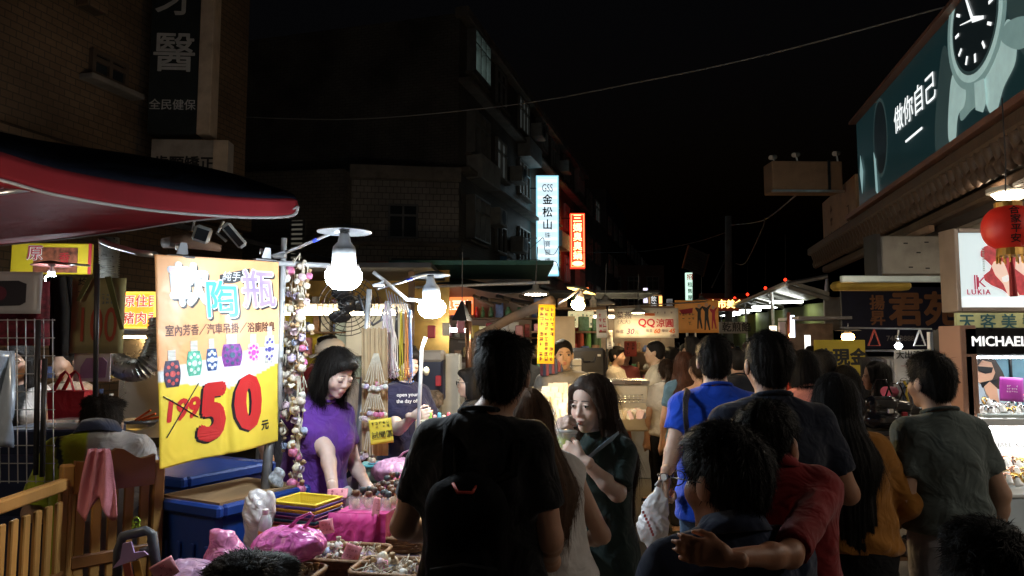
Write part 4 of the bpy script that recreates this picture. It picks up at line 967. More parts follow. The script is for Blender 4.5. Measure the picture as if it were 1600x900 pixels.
# ---- hanging bottle garlands, bamboo sheets, coloured cords
BOTC = [(.68, .62, .54), (.66, .66, .62), (.66, .50, .56), (.36, .44, .62), (.60, .18, .34), (.52, .44, .60), (.70, .63, .50), (.60, .52, .44)]
BOTM = [M('clay_%d' % i, c, .45, var=.45, vs=90) for i, c in enumerate(BOTC)]
CORD = M('hemp_cord', (.56, .50, .40), .85, var=.2, vs=60)
def bottle_mesh(i):
    b = MB(); k = i % 3
    b.cur = 0
    if k == 0: b.lathe([(.004, 0), (.011, .001), (.013, .008), (.012, .018), (.006, .022)], 8)
    elif k == 1: b.lathe([(.004, 0), (.012, .003), (.014, .010), (.010, .018), (.005, .021)], 8)
    else: b.box((0, 0, .010), (.023, .016, .020), None, .004)
    b.cur = 1; b.lathe([(.005, .021), (.005, .029), (.0066, .029), (.0066, .035), (.002, .036)], 7)
    return mesh('bottle', b.V, b.Fc, [BOTM[i % 8], CORD if i % 2 else M('cork', (.42, .28, .15), .8)], True, mi=b.mi)
BOT = [bottle_mesh(i) for i in range(16)]
def put_bottle(parent, loc, rot, s, i=None, name='bottle'):
    o = bpy.data.objects.new(name, BOT[random.randrange(16) if i is None else i]); C.objects.link(o); o.parent = parent; o.location = loc; o.rotation_euler = rot; o.scale = (s, s, s); return o
def garland(label, u, v0, v1, d, n, spread=10):
    c = P(u, v0, d); T = Thing('bottle_garland', label, 'garland', c, 'hanging garlands of clay bottles'); z1 = P(u, v1, d).z
    for k in range(5):
        x = random.uniform(-.02, .02); pts = [c + Vector((x * .4, 0, .0))] + [Vector((c.x + x + random.uniform(-.012, .012), c.y + random.uniform(-.02, .02), lerp(c.z, z1, t / 9))) for t in range(1, 10)]
        T.part('cord', MB().tube(pts, .0032, 5), CORD)
    for k in range(n):
        t = (k + .3) / n; a = random.uniform(0, 6.28); r = random.uniform(.008, .04)
        put_bottle(T.o, (r * math.cos(a), -abs(r * math.sin(a)) - .005, (z1 - c.z) * t), (random.uniform(-.6, .6) + math.pi * (random.random() < .3), random.uniform(-.6, .6), a), random.uniform(1.25, 1.85))
        if k % 2 == 0:
            q = c + Vector((r * math.cos(a), -abs(r * math.sin(a)), (z1 - c.z) * t)); T.part('cord', MB().tube([q + Vector((0, 0, .04)), q + Vector((random.uniform(-.02, .02), -.01, .07)), q + Vector((random.uniform(-.03, .03), 0, .02))], .0025, 4), CORD)
garland('long garland of clay bottles hanging between banner and vendor', 474, 418, 790, 3.28, 46)
garland('shorter garland of clay bottles beside the long one', 458, 424, 700, 3.34, 22)
T = Thing('bamboo_sheet', 'bundle of bamboo sheets tied to the silver upright pole', 'bamboo sheet', P(585, 730, 3.6))
for k in range(14):
    x = 566 + k * 2.9; q0, q1 = P(x, 512 + (k % 3), 3.6 + .012 * (k % 2)), P(x + 1, 712, 3.62 + .012 * (k % 2))
    T.part('strip', MB().add([q0 + Vector((-.0045, 0, 0)), q0 + Vector((.0045, 0, 0)), q1 + Vector((.0045, 0, 0)), q1 + Vector((-.0045, 0, 0)), q0 + Vector((-.0045, .006, 0)), q0 + Vector((.0045, .006, 0)), q1 + Vector((.0045, .006, 0)), q1 + Vector((-.0045, .006, 0))], [(0, 3, 2, 1), (4, 5, 6, 7), (0, 1, 5, 4), (2, 3, 7, 6), (1, 2, 6, 5), (0, 4, 7, 3)]), M('bamboo_strip_%d' % (k % 3), ((.44, .31, .17), (.38, .26, .14), (.50, .37, .21))[k % 3], .7, var=.2, vs=10))
def pendant_cluster(label, u, v, d, n, w_):
    c = P(u, v, d); T = Thing('pendant_cluster', label, 'pendants', c, 'clusters of bottle pendants')
    for k in range(n):
        x = (k / (n - 1) - .5) * w_; dz = random.uniform(-.035, .0); 
        T.part('cord', MB().tube([c + Vector((x * .2, 0, .15)), c + Vector((x * .6, -.02, .08)), c + Vector((x, -.025 - .01 * (k % 2), dz + .03))], .0028, 5), CORD)
        put_bottle(T.o, (x, -.025 - .012 * (k % 2), dz), (random.uniform(-.2, .2), random.uniform(-.3, .3), 0), 1.15)
pendant_cluster('upper cluster of pale bottle pendants on the bamboo sheets', 587, 600, 3.56, 8, .10)
pendant_cluster('lower cluster of bottle pendants on the bamboo sheets', 585, 648, 3.56, 9, .11)
pendant_cluster('small bottle pendants hanging above the green box', 577, 712, 3.6, 4, .05)
T = Thing('cord_hanger_rail', 'row of wire hanger hooks above the coloured cords', 'hooks', P(612, 470, 3.75))
for k in range(8):
    a = P(603 + k * 4.4, 452 + k * 2.6, 3.72 + k * .03); T.part('hook', MB().tube([a, a + Vector((.006, -.01, -.02)), a + Vector((.03, -.05, -.09)), a + Vector((.04, -.06, -.10)), a + Vector((.045, -.06, -.085))], .0028, 6), STEEL, smooth=True)
for lab, u, wd, v0, v1, n, cols, d in (('bundle of pale pink and white satin cords', 607, .075, 473, 588, 34, [(.72, .62, .68), (.78, .74, .74), (.66, .48, .60), (.75, .70, .66)], 3.72), ('bundle of thin black cords', 620, .018, 480, 575, 8, [(.02, .02, .025)], 3.76),
                                    ('bundle of bright yellow cords', 627, .022, 486, 592, 12, [(.70, .58, .03), (.78, .66, .08)], 3.78), ('bundle of orange cords', 634, .020, 486, 588, 11, [(.75, .26, .05), (.7, .35, .12)], 3.80), ('bundle of blue cords', 641, .024, 486, 594, 13, [(.16, .27, .62), (.30, .40, .66)], 3.82)):
    T = Thing('cord_bundle', lab, 'cords', P(u, v1, d), 'coloured cords hanging on the stall')
    for k in range(n):
        a = P(u, v0, d) + Vector((random.uniform(-.25, .25) * wd, random.uniform(-.015, .015), random.uniform(-.01, .01))); b = P(u + random.uniform(-1, 2), v1, d) + Vector((random.uniform(-.7, .7) * wd, random.uniform(-.02, .02), random.uniform(-.02, .03)))
        md = lerp(a, b, .5) + Vector((random.uniform(-.3, .3) * wd, 0, 0))
        T.part('cord', MB().tube([a, lerp(a, md, .5) + Vector((random.uniform(-.1, .1) * wd, 0, 0)), md, lerp(md, b, .6), b, b + Vector((random.uniform(-.02, .02), -.01, .015))], .0026, 5), M('cord_%d_%d_%d' % tuple(int(x * 100) for x in cols[k % len(cols)]), cols[k % len(cols)], .5, var=.1), smooth=True)
YPAP = M('yellow_card', (.80, .62, .06), .6, var=.05)
def card(name, label, u0, v0, u1, v1, d, yaw, mat, roll=0.0, group=None, pitch=0.0, cat='sign'):
    c = P((u0 + u1) / 2, (v0 + v1) / 2, d); w_ = (u1 - u0) / F * d; h = (v1 - v0) / F * d; m = frame(c, yaw, pitch, roll); T = Thing(name, label, cat, c, group)
    b = MB(); b.sheet(lambda a, q: m @ Vector(((a - .5) * w_, .004 * math.sin(a * 4 + q * 3), (q - .5) * h)), 8, 8); T.part('sheet', b, mat, smooth=True, solid=.0015); T.m, T.w, T.h = m, w_, h; return T
T = card('price_card', 'yellow hand lettered card tied below the bamboo sheets', 578, 655, 613, 693, 3.5, .1, YPAP, roll=-.12)
letter(T, '試聞區', .032, .005, -.016, INK, y=-.008); scribble(T, 2, 5, -.045, .05, .09, .035, INK, y=-.008, seed=3)

# ---- display table, cloth box, trays and bottles
TABZ = .80
T = Thing('display_table', 'long stall table covered with goods beside the crowd', 'table', (-.75, 3.6, 0))
q = [P(395, 845, 2.62), P(650, 845, 2.35), P(760, 700, 4.9), P(560, 715, 4.9)]
q = [Vector((-1.22, 2.35, TABZ - .03)), Vector((-.28, 2.25, TABZ - .03)), Vector((-.10, 4.9, TABZ - .03)), Vector((-.98, 4.95, TABZ - .03))]
T.part('table_top', MB().prism(q, .03), M('dark_table_cloth', (.06, .035, .05), .8, var=.2, wr=.3))
for p in q: pp = lerp(p, (q[0] + q[2]) / 2, .06); T.part('leg', MB().tube([Vector((pp.x, pp.y, 0)), Vector((pp.x, pp.y, TABZ - .03))], .018, 8), GREYPIPE, smooth=True)
PINKC = M('magenta_cloth', (.55, .03, .22), .6, var=.12, wr=.4, wrs=12, sheen=.2)
T = Thing('cloth_box', 'low display box wrapped in bright magenta cloth', 'display box', (-.55, 3.7, TABZ))
q = [Vector((-.70, 2.93, TABZ)), Vector((-.50, 2.90, TABZ)), Vector((-.18, 4.55, TABZ)), Vector((-.46, 4.58, TABZ))]
T.part('box', MB().prism(q, .155), PINKC)
T.part('cloth_flap', MB().sheet(lambda a, b: lerp(q[0], q[1], a) + Vector((-.05 + .02 * b, -.012 - .02 * (1 - b) * abs(math.sin(a * 12)), .157 * b)), 24, 4), PINKC, smooth=True, solid=.002)
# clear plastic tray on the box with corked bottles standing in it
T = Thing('acrylic_tray', 'clear plastic tray on the magenta box holding corked bottles', 'tray', (-.45, 3.5, TABZ + .16))
q2 = [Vector((-.66, 2.97, TABZ + .158)), Vector((-.49, 2.94, TABZ + .158)), Vector((-.20, 4.25, TABZ + .158)), Vector((-.40, 4.28, TABZ + .158))]
ACR = M('clear_plastic', (.85, .87, .9), .08, var=0, alpha=.28, spec=.6)
for i in range(4):
    a, b = q2[i], q2[(i + 1) % 4]; n_ = Vector((b.y - a.y, a.x - b.x, 0)).normalized() * .003
    T.part('side', MB().add([a, b, b + Vector((0, 0, .05)), a + Vector((0, 0, .05)), a + n_, b + n_, b + n_ + Vector((0, 0, .05)), a + n_ + Vector((0, 0, .05))], [(0, 1, 2, 3), (7, 6, 5, 4), (0, 4, 5, 1), (3, 2, 6, 7), (0, 3, 7, 4), (1, 5, 6, 2)]), ACR)
def cork_bottle_mesh(i):
    b = MB(); b.lathe([(.006, 0), (.014, .002), (.015, .014), (.012, .026), (.006, .031)], 9); b.cur = 1; b.lathe([(.006, .031), (.006, .038), (.012, .040), (.0125, .054), (.008, .058)], 8)
    cs = [(.45, .22, .10), (.58, .40, .26), (.30, .12, .08), (.10, .16, .18), (.5, .18, .22)][i % 5]; ck = [(.05, .03, .02), (.03, .04, .045), (.12, .05, .02)][i % 3]
    return mesh('corked_bottle', b.V, b.Fc, [M('glaze_%d' % (i % 5), cs, .25, var=.4, vs=60, coat=.4), M('stopper_%d' % (i % 3), ck, .5, var=.3)], True, mi=b.mi)
CB = [cork_bottle_mesh(i) for i in range(15)]
for r_ in range(20):
    for k in range(4):
        t = (r_ + .5) / 20; s_ = (k + .5) / 4; p = lerp(lerp(q2[0], q2[1], s_), lerp(q2[3], q2[2], s_), t) + Vector((random.uniform(-.006, .006), random.uniform(-.01, .01), .002))
        if 9 < r_ < 13 and k < 2: continue
        o = bpy.data.objects.new('corked_bottle', CB[random.randrange(15)]); C.objects.link(o); o.location = p; o.rotation_euler = (random.uniform(-.12, .12), random.uniform(-.12, .12), random.uniform(0, 6)); k_ = random.uniform(.9, 1.25); o.scale = (k_, k_, k_)
        tag(o, 'small corked pottery bottle standing in the clear plastic tray', 'bottle', 'corked bottles in the clear tray')
def heap(cx, cy, z, lx, ly, yaw, n, lab, grp, hgt=.05):
    ca, sa = math.cos(yaw), math.sin(yaw)
    for k in range(n):
        a, b = random.uniform(-1, 1), random.uniform(-1, 1); x, y = a * lx, b * ly
        o = bpy.data.objects.new('pottery_bottle', BOT[random.randrange(16)]); C.objects.link(o)
        o.location = (cx + x * ca - y * sa, cy + x * sa + y * ca, z + random.uniform(.0, .6) * .02 + hgt * (1 - max(abs(a), abs(b)) ** 2) * random.uniform(.4, 1)); k_ = random.uniform(1.15, 1.7); o.scale = (k_,) * 3
        o.rotation_euler = (random.choice((1.3, 1.6, 1.8, .3)) + random.uniform(-.3, .3), random.uniform(-.4, .4), random.uniform(0, 6.28)); tag(o, lab, 'bottle', grp)
WICK = M('wicker', (.24, .13, .06), .6, var=.3, vs=60, bump=.5, bs=150)
def wicker_tray(label, blab, cx, cy, lx, ly, yaw, n, z=TABZ):
    m = frame((cx, cy, z + .002), yaw); T = Thing('wicker_tray', label, 'tray', (cx, cy, z), 'wicker trays on the stall table')
    def rr_(t, k=1.0): # rounded rectangle
        a = t * 2 * math.pi; e = .28; c_, s_ = math.cos(a), math.sin(a); return Vector((lx * k * math.copysign(abs(c_) ** e, c_), ly * k * math.copysign(abs(s_) ** e, s_), 0))
    for k in range(5):
        h = .006 + k * .010; kk = .90 + .02 * k
        T.part('woven_band', MB().tube([m @ (rr_(i / 40, kk) + Vector((0, 0, h + .002 * math.sin(i * 1.57 + k * 3.14)))) for i in range(41)], .0056, 6, False), WICK, smooth=True)
    T.part('rim', MB().tube([m @ (rr_(i / 48, 1.0) + Vector((0, 0, .056))) for i in range(49)], .0085, 8, False), WICK, smooth=True)
    T.part('base', MB().add([rr_(i / 40, .92) + Vector((0, 0, .003)) for i in range(40)], [tuple(range(40))], m), WICK)
    heap(cx, cy, z + .012, lx * .80, ly * .78, yaw, n, blab, 'heap: ' + blab)
    mb = MB()
    for k in range(46):
        p = m @ Vector((random.uniform(-.8, .8) * lx, random.uniform(-.8, .8) * ly, .05)); mb.tube([p, p + Vector((random.uniform(-.03, .03), random.uniform(-.03, .03), .02)), p + Vector((random.uniform(-.05, .05), random.uniform(-.05, .05), .0))], .0022, 4)
    T.part('loose_cords', mb, CORD, kind='stuff')
TY = math.radians(-10)
wicker_tray('large wicker tray of clay bottles with a folded pink card', 'clay bottle heaped in the large wicker tray', -.605, 2.72, .135, .115, TY, 52)
wicker_tray('wicker tray of clay bottles against the magenta box', 'clay bottle heaped in the tray by the magenta box', -.47, 3.02, .130, .115, TY, 44)
wicker_tray('wicker tray of pale bottles farther along the table', 'pale clay bottle in the farther wicker tray', -.36, 3.34, .125, .12, TY, 30)
wicker_tray('wicker tray at the table end nearest the pink bags', 'clay bottle in the tray at the table end', -.78, 2.48, .13, .10, TY, 40)
wicker_tray('wicker tray of pink and white bottles at the table edge', 'pink and white bottle in the edge tray', -.41, 2.55, .13, .10, TY, 34)
PINKP = M('pink_card', (.80, .30, .36), .6, var=.08)
for u0, v0, u1, v1, d, yw, rl, pt, lab in ((537, 852, 562, 878, 2.62, .2, .35, -.3, 'curled pink price card in the large wicker tray'), (584, 816, 608, 836, 2.98, -.2, -.4, -.5, 'pink price card lying in the tray by the magenta box'), (582, 778, 594, 806, 2.9, .8, .3, -.2, 'pink price card leaning on the clear tray'),
                                          (457, 820, 479, 848, 2.6, .1, -.08, 0, 'pink price card clipped above the pink bag'), (500, 812, 521, 834, 2.78, .1, -.2, -.1, 'pink price card clipped near the stacked baskets'), (511, 763, 543, 780, 3.15, 0, -.06, -.7, 'pale pink notice lying behind the corked bottles'), (240, 876, 274, 905, 2.25, .3, -.5, -.2, 'pink price card on the lilac bag')):
    T = card('price_card', lab, u0, v0, u1, v1, d, yw, PINKP, rl, None, pt); scribble(T, 2, 3, -T.w * .35, T.h * .35, T.w * .7, T.h * .7, M('dark_red_ink', (.35, .03, .08), .5), y=-.007, seed=int(u0), th=.08)
# stacked plastic baskets
def basket(m, w_, l_, h, mat, T, full):
    t = .86; b = MB()
    for sx, sy, ln, ax in ((0, -1, w_, 0), (0, 1, w_, 0), (-1, 0, l_, 1), (1, 0, l_, 1)):
        n_ = 22 if full else 6
        for k in range(n_ + 1):
            x = (k / n_ - .5) * ln
            p0 = Vector((x if ax == 0 else sx * w_ / 2, sy * l_ / 2 if ax == 0 else x, h)); p1 = Vector((p0.x * t, p0.y * t, 0)); b.tube([m @ p0, m @ p1], .0022, 4)
        for z in (0, .3, .6):
            k_ = t + (1 - t) * z; e = Vector((ln / 2, 0, 0)) if ax == 0 else Vector((0, ln / 2, 0)); c = Vector((sx * w_ / 2, sy * l_ / 2, 0)); b.tube([m @ ((c - e) * k_ + Vector((0, 0, h * z))), m @ ((c + e) * k_ + Vector((0, 0, h * z)))], .003, 4)
    if full: T.part('lattice', b, mat)
    s_ = MB()
    for k_, z0, z1 in ((1, h * .72, h), ):
        for sx, sy in ((0, -1), (0, 1)): s_.box((0, sy * l_ / 2, (z0 + z1) / 2), (w_ + .008, .006, z1 - z0), m)
        for sx in (-1, 1): s_.box((sx * w_ / 2, 0, (z0 + z1) / 2), (.006, l_ - .006, z1 - z0), m)
    s_.box((0, 0, h), (w_ + .022, l_ + .022, .001), m) if False else None
    rim = MB()
    for sy in (-1, 1): rim.box((0, sy * (l_ / 2 + .004), h), (w_ + .024, .014, .006), m, .002)
    for sx in (-1, 1): rim.box((sx * (w_ / 2 + .004), 0, h), (.014, l_ - .006, .006), m, .002)
    T.part('rim', rim, mat); T.part('side_band', s_, mat)
    if full:
        for sx, sy in ((0, -1), (0, 1), (-1, 0), (1, 0)):
            e = Vector((w_ / 2, 0, 0)) if sy else Vector((0, l_ / 2, 0)); c_ = Vector((sx * w_ / 2, sy * l_ / 2, 0)); T.part('wall', MB().add([(c_ - e) * .985 + Vector((0, 0, h)), (c_ + e) * .985 + Vector((0, 0, h)), (c_ + e) * t * .985, (c_ - e) * t * .985], [(0, 1, 2, 3)], m), mat, solid=.001); T.part('base', MB().box((0, 0, .003), (w_ * t, l_ * t, .005), m), mat)
bc = P(484, 838, 2.95); z = TABZ + .004
for k, c_ in enumerate(((.10, .07, .30), (.05, .05, .22), (.55, .22, .03), (.38, .04, .07), (.02, .12, .17), (.22, .03, .16), (.08, .06, .32), (.72, .38, .03), (.16, .10, .42), (.80, .60, .05))):
    full = k == 9; T = Thing('plastic_basket', ('yellow perforated basket on top of the stack' if full else 'plastic basket number %d up the nested stack' % (k + 1) if False else ('indigo basket at the bottom of the stack', 'dark blue basket low in the stack', 'orange basket low in the stack', 'red basket in the middle of the stack', 'teal basket in the middle of the stack', 'plum basket in the middle of the stack', 'violet blue basket high in the stack', 'amber basket high in the stack', 'violet basket just under the top yellow one')[k]), 'basket', (-.83, 3.0, z), 'stacked plastic baskets')
    basket(frame((-.835, 2.98, z + .002), math.radians(-22)), .20, .165, .07, M('basket_%d' % k, c_, .4, var=.06), T, full); z += .0135
solo('plastic_case', 'clear plastic case under the stacked baskets', 'case', MB().box((-.735, 2.80, TABZ + .03), (.12, .12, .055), None, .008), ACR)
# plastic bags (crumpled)
def bag(label, u, v, d, r, mat, seed, ears=True, z=None, extra=()):
    c = P(u, v, d); r = np.array(r)
    V, Q = field([ell((0, 0, 0), r, .05)] + [cap(a, b, ra, rb, .05) for a, b, ra, rb in extra], .008, None, lambda f, X, Y, Z: np.maximum(f + .010 * waves(X, Y, Z, 55, seed) + .006 * waves(X, Y, Z, 120, seed + 1) , (-r[2] * .8) - Z))
    T = Thing('plastic_bag', label, 'bag', (c.x, c.y, c.z - r[2] * .8)); V[:, 2] += r[2] * .8; T.link('bag_body', mesh('bag_body', V, Q, mat, True))
    if ears:
        p = c + Vector((0, 0, r[2] * .9)); T.part('handle', MB().tube([p, p + Vector((.03, -.01, .035)), p + Vector((.075, -.01, .055)), p + Vector((.085, -.01, .045)), p + Vector((.05, 0, .0))], [.010, .007, .006, .006, .008], 8, flat=.6), mat, smooth=True)
    return T
PINKB = M('pink_film', (.75, .16, .50), .22, var=.15, vs=12, wr=.5, wrs=18, alpha=.93, coat=.3); LILAC = M('lilac_film', (.66, .42, .66), .2, var=.2, vs=14, wr=.5, wrs=20, alpha=.85, coat=.4)
bag('bright pink plastic bag with looped handles beside the baskets', 452, 851, 2.55, (.125, .10, .062), PINKB, 3)
bag('knotted pink plastic bag in front of the blue boxes', 352, 874, 2.5, (.075, .07, .05), M('rose_film', (.75, .25, .48), .22, var=.3, vs=14, wr=.5, wrs=20), 5, False, extra=((np.array((0, 0, .03)), np.array((.01, 0, .075)), .03, .012), (np.array((0, 0, .06)), np.array((-.035, 0, .085)), .012, .02)))
bag('pale lilac plastic bag at the corner of the table', 300, 900, 2.4, (.10, .08, .05), LILAC, 9, False)
bag('crumpled white carrier bag leaning on the dark pole', 402, 822, 2.85, (.045, .04, .11), M('white_film', (.70, .68, .70), .25, var=.12, wr=.5, wrs=16), 12, False, extra=((np.array((-.03, 0, .05)), np.array((-.02, 0, .13)), .025, .012), (np.array((.03, 0, .05)), np.array((.045, 0, .12)), .03, .015)))
bag('pink striped bag with tied top past the corked bottles', 622, 735, 4.3, (.16, .12, .075), M('candy_film', (.72, .38, .56), .25, var=.35, vs=18, wr=.4), 15, True)
T = Thing('water_bottle', 'small clear water bottle with white cap beside the pink bag', 'bottle', P(414, 850, 2.66)); c = T.base; mm = Matrix.Translation(c)
T.part('bottle_body', MB().lathe([(.02, 0), (.024, .006), (.024, .075), (.018, .095), (.010, .105)], 14, mm), M('clear_bottle', (.75, .85, .9), .1, var=0, alpha=.4), smooth=True); T.part('cap', MB().lathe([(.012, .105), (.012, .122), (.010, .124)], 12, mm), WHITEP); T.part('label_band', MB().lathe([(.0245, .02), (.0245, .05)], 14, mm, cap=False), M('orange_label', (.6, .25, .05), .5))
T = Thing('storage_box', 'mint green box with teal lid on the stall table', 'box', P(582, 745, 4.35)); c = P(582, 750, 4.35)
T.part('box_body', MB().box((c.x, c.y, c.z + .04), (.15, .13, .085), frame((0, 0, 0)), .012), M('mint_plastic', (.35, .58, .42), .4)); T.part('lid', MB().box((c.x + .01, c.y, c.z + .09), (.165, .15, .018), None, .006), M('teal_plastic', (.10, .38, .42), .35)); T.part('phone', MB().box((c.x + .03, c.y - .02, c.z + .106), (.09, .10, .008), None, .003), M('screen_blue', (.12, .30, .38), .2))
solo('folded_towel', 'white folded towel with a dark stripe behind the table', 'towel', MB().box(P(531, 770, 3.5), (.11, .12, .05), None, .02), M('towel', (.60, .60, .62), .9, bump=.3, bs=200))
T = Thing('cloth_bundle', 'striped cloth bundle tied to the dark pole', 'bundle', P(432, 748, 3.2)); T.link('bundle', mesh('bundle', *(lambda r: (r[0], r[1]))(field([ell((0, 0, 0), (.035, .03, .045), .02)], .006, None, lambda f, X, Y, Z: f + .006 * np.sin(70 * X + 90 * Z))), M('striped_cloth', (.35, .38, .42), .8, var=.6, vs=60), True))

# ---- blue crates, crib fence and other left clutter
BLUEP = M('blue_plastic', (.008, .045, .26), .42, var=.12, vs=5, dirt=.35)
def crate(label, cx, cy, z0, w_, l_, h, yaw, lid=False, n=5):
    m = frame((cx, cy, z0), yaw); T = Thing('storage_crate', label, 'crate', (cx, cy, z0), 'blue crates behind the stall')
    T.part('shell', MB().box((0, 0, h / 2), (w_, l_, h), m, .02), BLUEP)
    for k in range(n):
        x = (k + .5) / n - .5
        for sy in (-1, 1): T.part('rib', MB().box((x * w_ * .92, sy * (l_ / 2 + .006), h * .45), (.025, .014, h * .78), m, .004), BLUEP)
        for sx in (-1, 1): T.part('rib', MB().box((sx * (w_ / 2 + .006), x * l_ * .92, h * .45), (.014, .025, h * .78), m, .004), BLUEP)
    rim = MB()
    for sy in (-1, 1): rim.box((0, sy * (l_ / 2 + .008), h - .02), (w_ + .05, .035, .05), m, .01)
    for sx in (-1, 1): rim.box((sx * (w_ / 2 + .008), 0, h - .02), (.035, l_ - .02, .05), m, .01)
    T.part('rim', rim, BLUEP); T.part('handle', MB().box((0, -l_ / 2 - .018, h * .68), (w_ * .35, .012, .04), m, .005), M('dark_blue_plastic', (.006, .03, .16), .45))
    if lid: T.part('board_lid', MB().box((0, 0, h + .004), (w_ * .97, l_ * .97, .016), m), M('worn_board', (.32, .20, .10), .75, var=.4, vs=7, dirt=.5, stretch=(1, .2, 1)))
crate('blue crate with a worn wooden board on top', -1.20, 3.16, .0, .36, .46, .99, math.radians(-28), True, 4)
crate('lower blue crate of the stack behind the banner', -1.62, 3.62, .0, .62, .5, .52, math.radians(-28))
crate('upper blue crate of the stack behind the banner', -1.62, 3.62, .53, .62, .5, .50, math.radians(-28))
HONEY = M('honey_wood', (.40, .20, .055), .42, var=.25, vs=5, stretch=(1, 1, .2), bump=.08, bs=60, coat=.25); DWOOD = M('dark_honey_wood', (.20, .075, .02), .42, var=.25, vs=5, stretch=(1, 1, .2), coat=.25)
def crib(label, pa, pb, zt, n, T=None, mat=HONEY, arch=False, mid=None):
    pa, pb = Vector(pa), Vector(pb); yaw = math.atan2(pb.y - pa.y, pb.x - pa.x); L = (pb - pa).length; m = frame((pa.x, pa.y, 0), yaw)
    T = Thing('crib_panel', label, 'crib panel', (pa.x, pa.y, 0), 'wooden crib panels')
    if arch: T.part('top_rail', MB().poly([(0, zt - .11)] + [(L * t / 12, zt + .035 * math.sin(math.pi * t / 12) ** 2 + (.012 * math.cos(t))) for t in range(13)] + [(L, zt - .11)], .03, m), DWOOD)
    else: T.part('top_rail', MB().box((L / 2, 0, zt - .02), (L, .035, .045), m, .006), mat)
    T.part('middle_rail', MB().box((L / 2, 0, zt - (mid or .42)), (L, .03, .05), m, .006), DWOOD); T.part('bottom_rail', MB().box((L / 2, 0, .2), (L, .03, .06), m, .006), DWOOD)
    for k in range(n):
        x = (k + .5) / n * L; T.part('slat', MB().box((x, .0, (zt - .1 + .2) / 2 + .02), (.036, .016, zt - .30), m, .004), mat)
    T.part('post', MB().box((-.02, 0, zt / 2), (.045, .05, zt), m, .006), mat); T.part('post', MB().box((L + .02, 0, zt / 2 - .01), (.045, .05, zt - .02), m, .006), mat)
crib('plain honey wood crib side with upright slats', PX(-60, 540, 2.15)[:2] + (0,), PX(112, 540, 2.75)[:2] + (0,), 1.12, 9, mid=.36)
crib('crib end panel with an arched dark top rail', PX(124, 540, 2.78)[:2] + (0,), PX(246, 540, 2.98)[:2] + (0,), 1.17, 5, arch=True, mid=.37)
T = Thing('pink_towel', 'dusty pink cloth draped over the crib end panel', 'cloth', P(160, 780, 2.80))
def towel(a, b):
    x = 143 + a * 32 + (b * (a - .6) * 30); p = P(x, 700 + b * (95 + 18 * math.sin(a * 9)), 2.77 - .01 * b); return p + Vector((0, -.018 - .012 * math.sin(a * 16 + b * 3), 0))
T.part('cloth', MB().sheet(towel, 20, 16), M('dusty_pink_cloth', (.55, .20, .24), .85, var=.2, wr=.4, bump=.2, bs=200), smooth=True, solid=.004)
T = Thing('toy_ring', 'small green toy rings hooked on the crib panel', 'toy', P(219, 818, 2.9)); c = P(219, 812, 2.92)
for k in range(3): T.part('ring', MB().tube([c + Vector((.014 * math.cos(a), -.03, -.018 * k + .016 * math.sin(a))) for a in np.linspace(0, 6.283, 13)], .004, 6, False), M('lime_plastic', (.35, .50, .05), .4), smooth=True)
T = Thing('luggage_cart', 'folding luggage cart handle with a grey rounded bar', 'cart', P(215, 900, 2.45)); dd = 2.42
GPL = M('grey_plastic', (.07, .08, .10), .4, var=.1)
T.part('handle', MB().tube([P(183, 905, dd), P(185, 860, dd), P(192, 838, dd), P(228, 829, dd), P(238, 834, dd), P(246, 905, dd)], .016, 10), GPL, smooth=True); T.part('inner_handle', MB().tube([P(220, 862, dd), P(232, 858, dd), P(240, 868, dd), P(243, 905, dd)], .011, 10), GPL, smooth=True)
T = Thing('lilac_clip', 'lilac plastic hanger clip hooked on the luggage cart', 'clip', P(203, 880, 2.4)); m = frame(P(203, 874, 2.38), .1, 0, -.25); LP = M('lilac_plastic', (.42, .28, .50), .4)
T.part('plate', MB().poly([(-.055, -.012), (.06, .0), (.05, .014), (.02, .018), (.018, .055), (-.008, .055), (-.025, .012)], .008, m), LP); T.part('strip', MB().box((-.015, .004, -.06), (.025, .006, .10), m, .002), M('coral_plastic', (.6, .16, .10), .5)); T.part('strip', MB().box((.015, .004, -.06), (.025, .006, .10), m, .002), M('orange_plastic', (.55, .28, .05), .5))
# wire mesh rack
T = Thing('mesh_rack', 'white wire grid rack hung with small goods beside the seated man', 'rack', P(40, 740, 3.2)); WM = M('white_wire', (.50, .50, .52), .4, metal=.4, var=.1)
for k in range(7): T.part('wire', MB().tube([P(-2 + k * 14, 498, 3.2), P(0 + k * 14, 755, 3.2)], .0024, 5), WM)
for k in range(10): T.part('wire', MB().tube([P(-30, 500 + k * 28, 3.2), P(86, 500 + k * 28, 3.2)], .0024, 5), WM)
for u, v0, v1, lab in ((60, 500, 742, 'dark upright post of the wire rack'), (70, 560, 745, 'second dark post beside the wire rack'), (152, 412, 620, 'thin black pole in front of the hundred sign')):
    solo('rack_post', lab, 'pole', MB().tube([P(u, v0, 3.15), P(u - (4 if u < 100 else 3), v1, 3.15)], .011, 8), DARKMETAL, smooth=True)
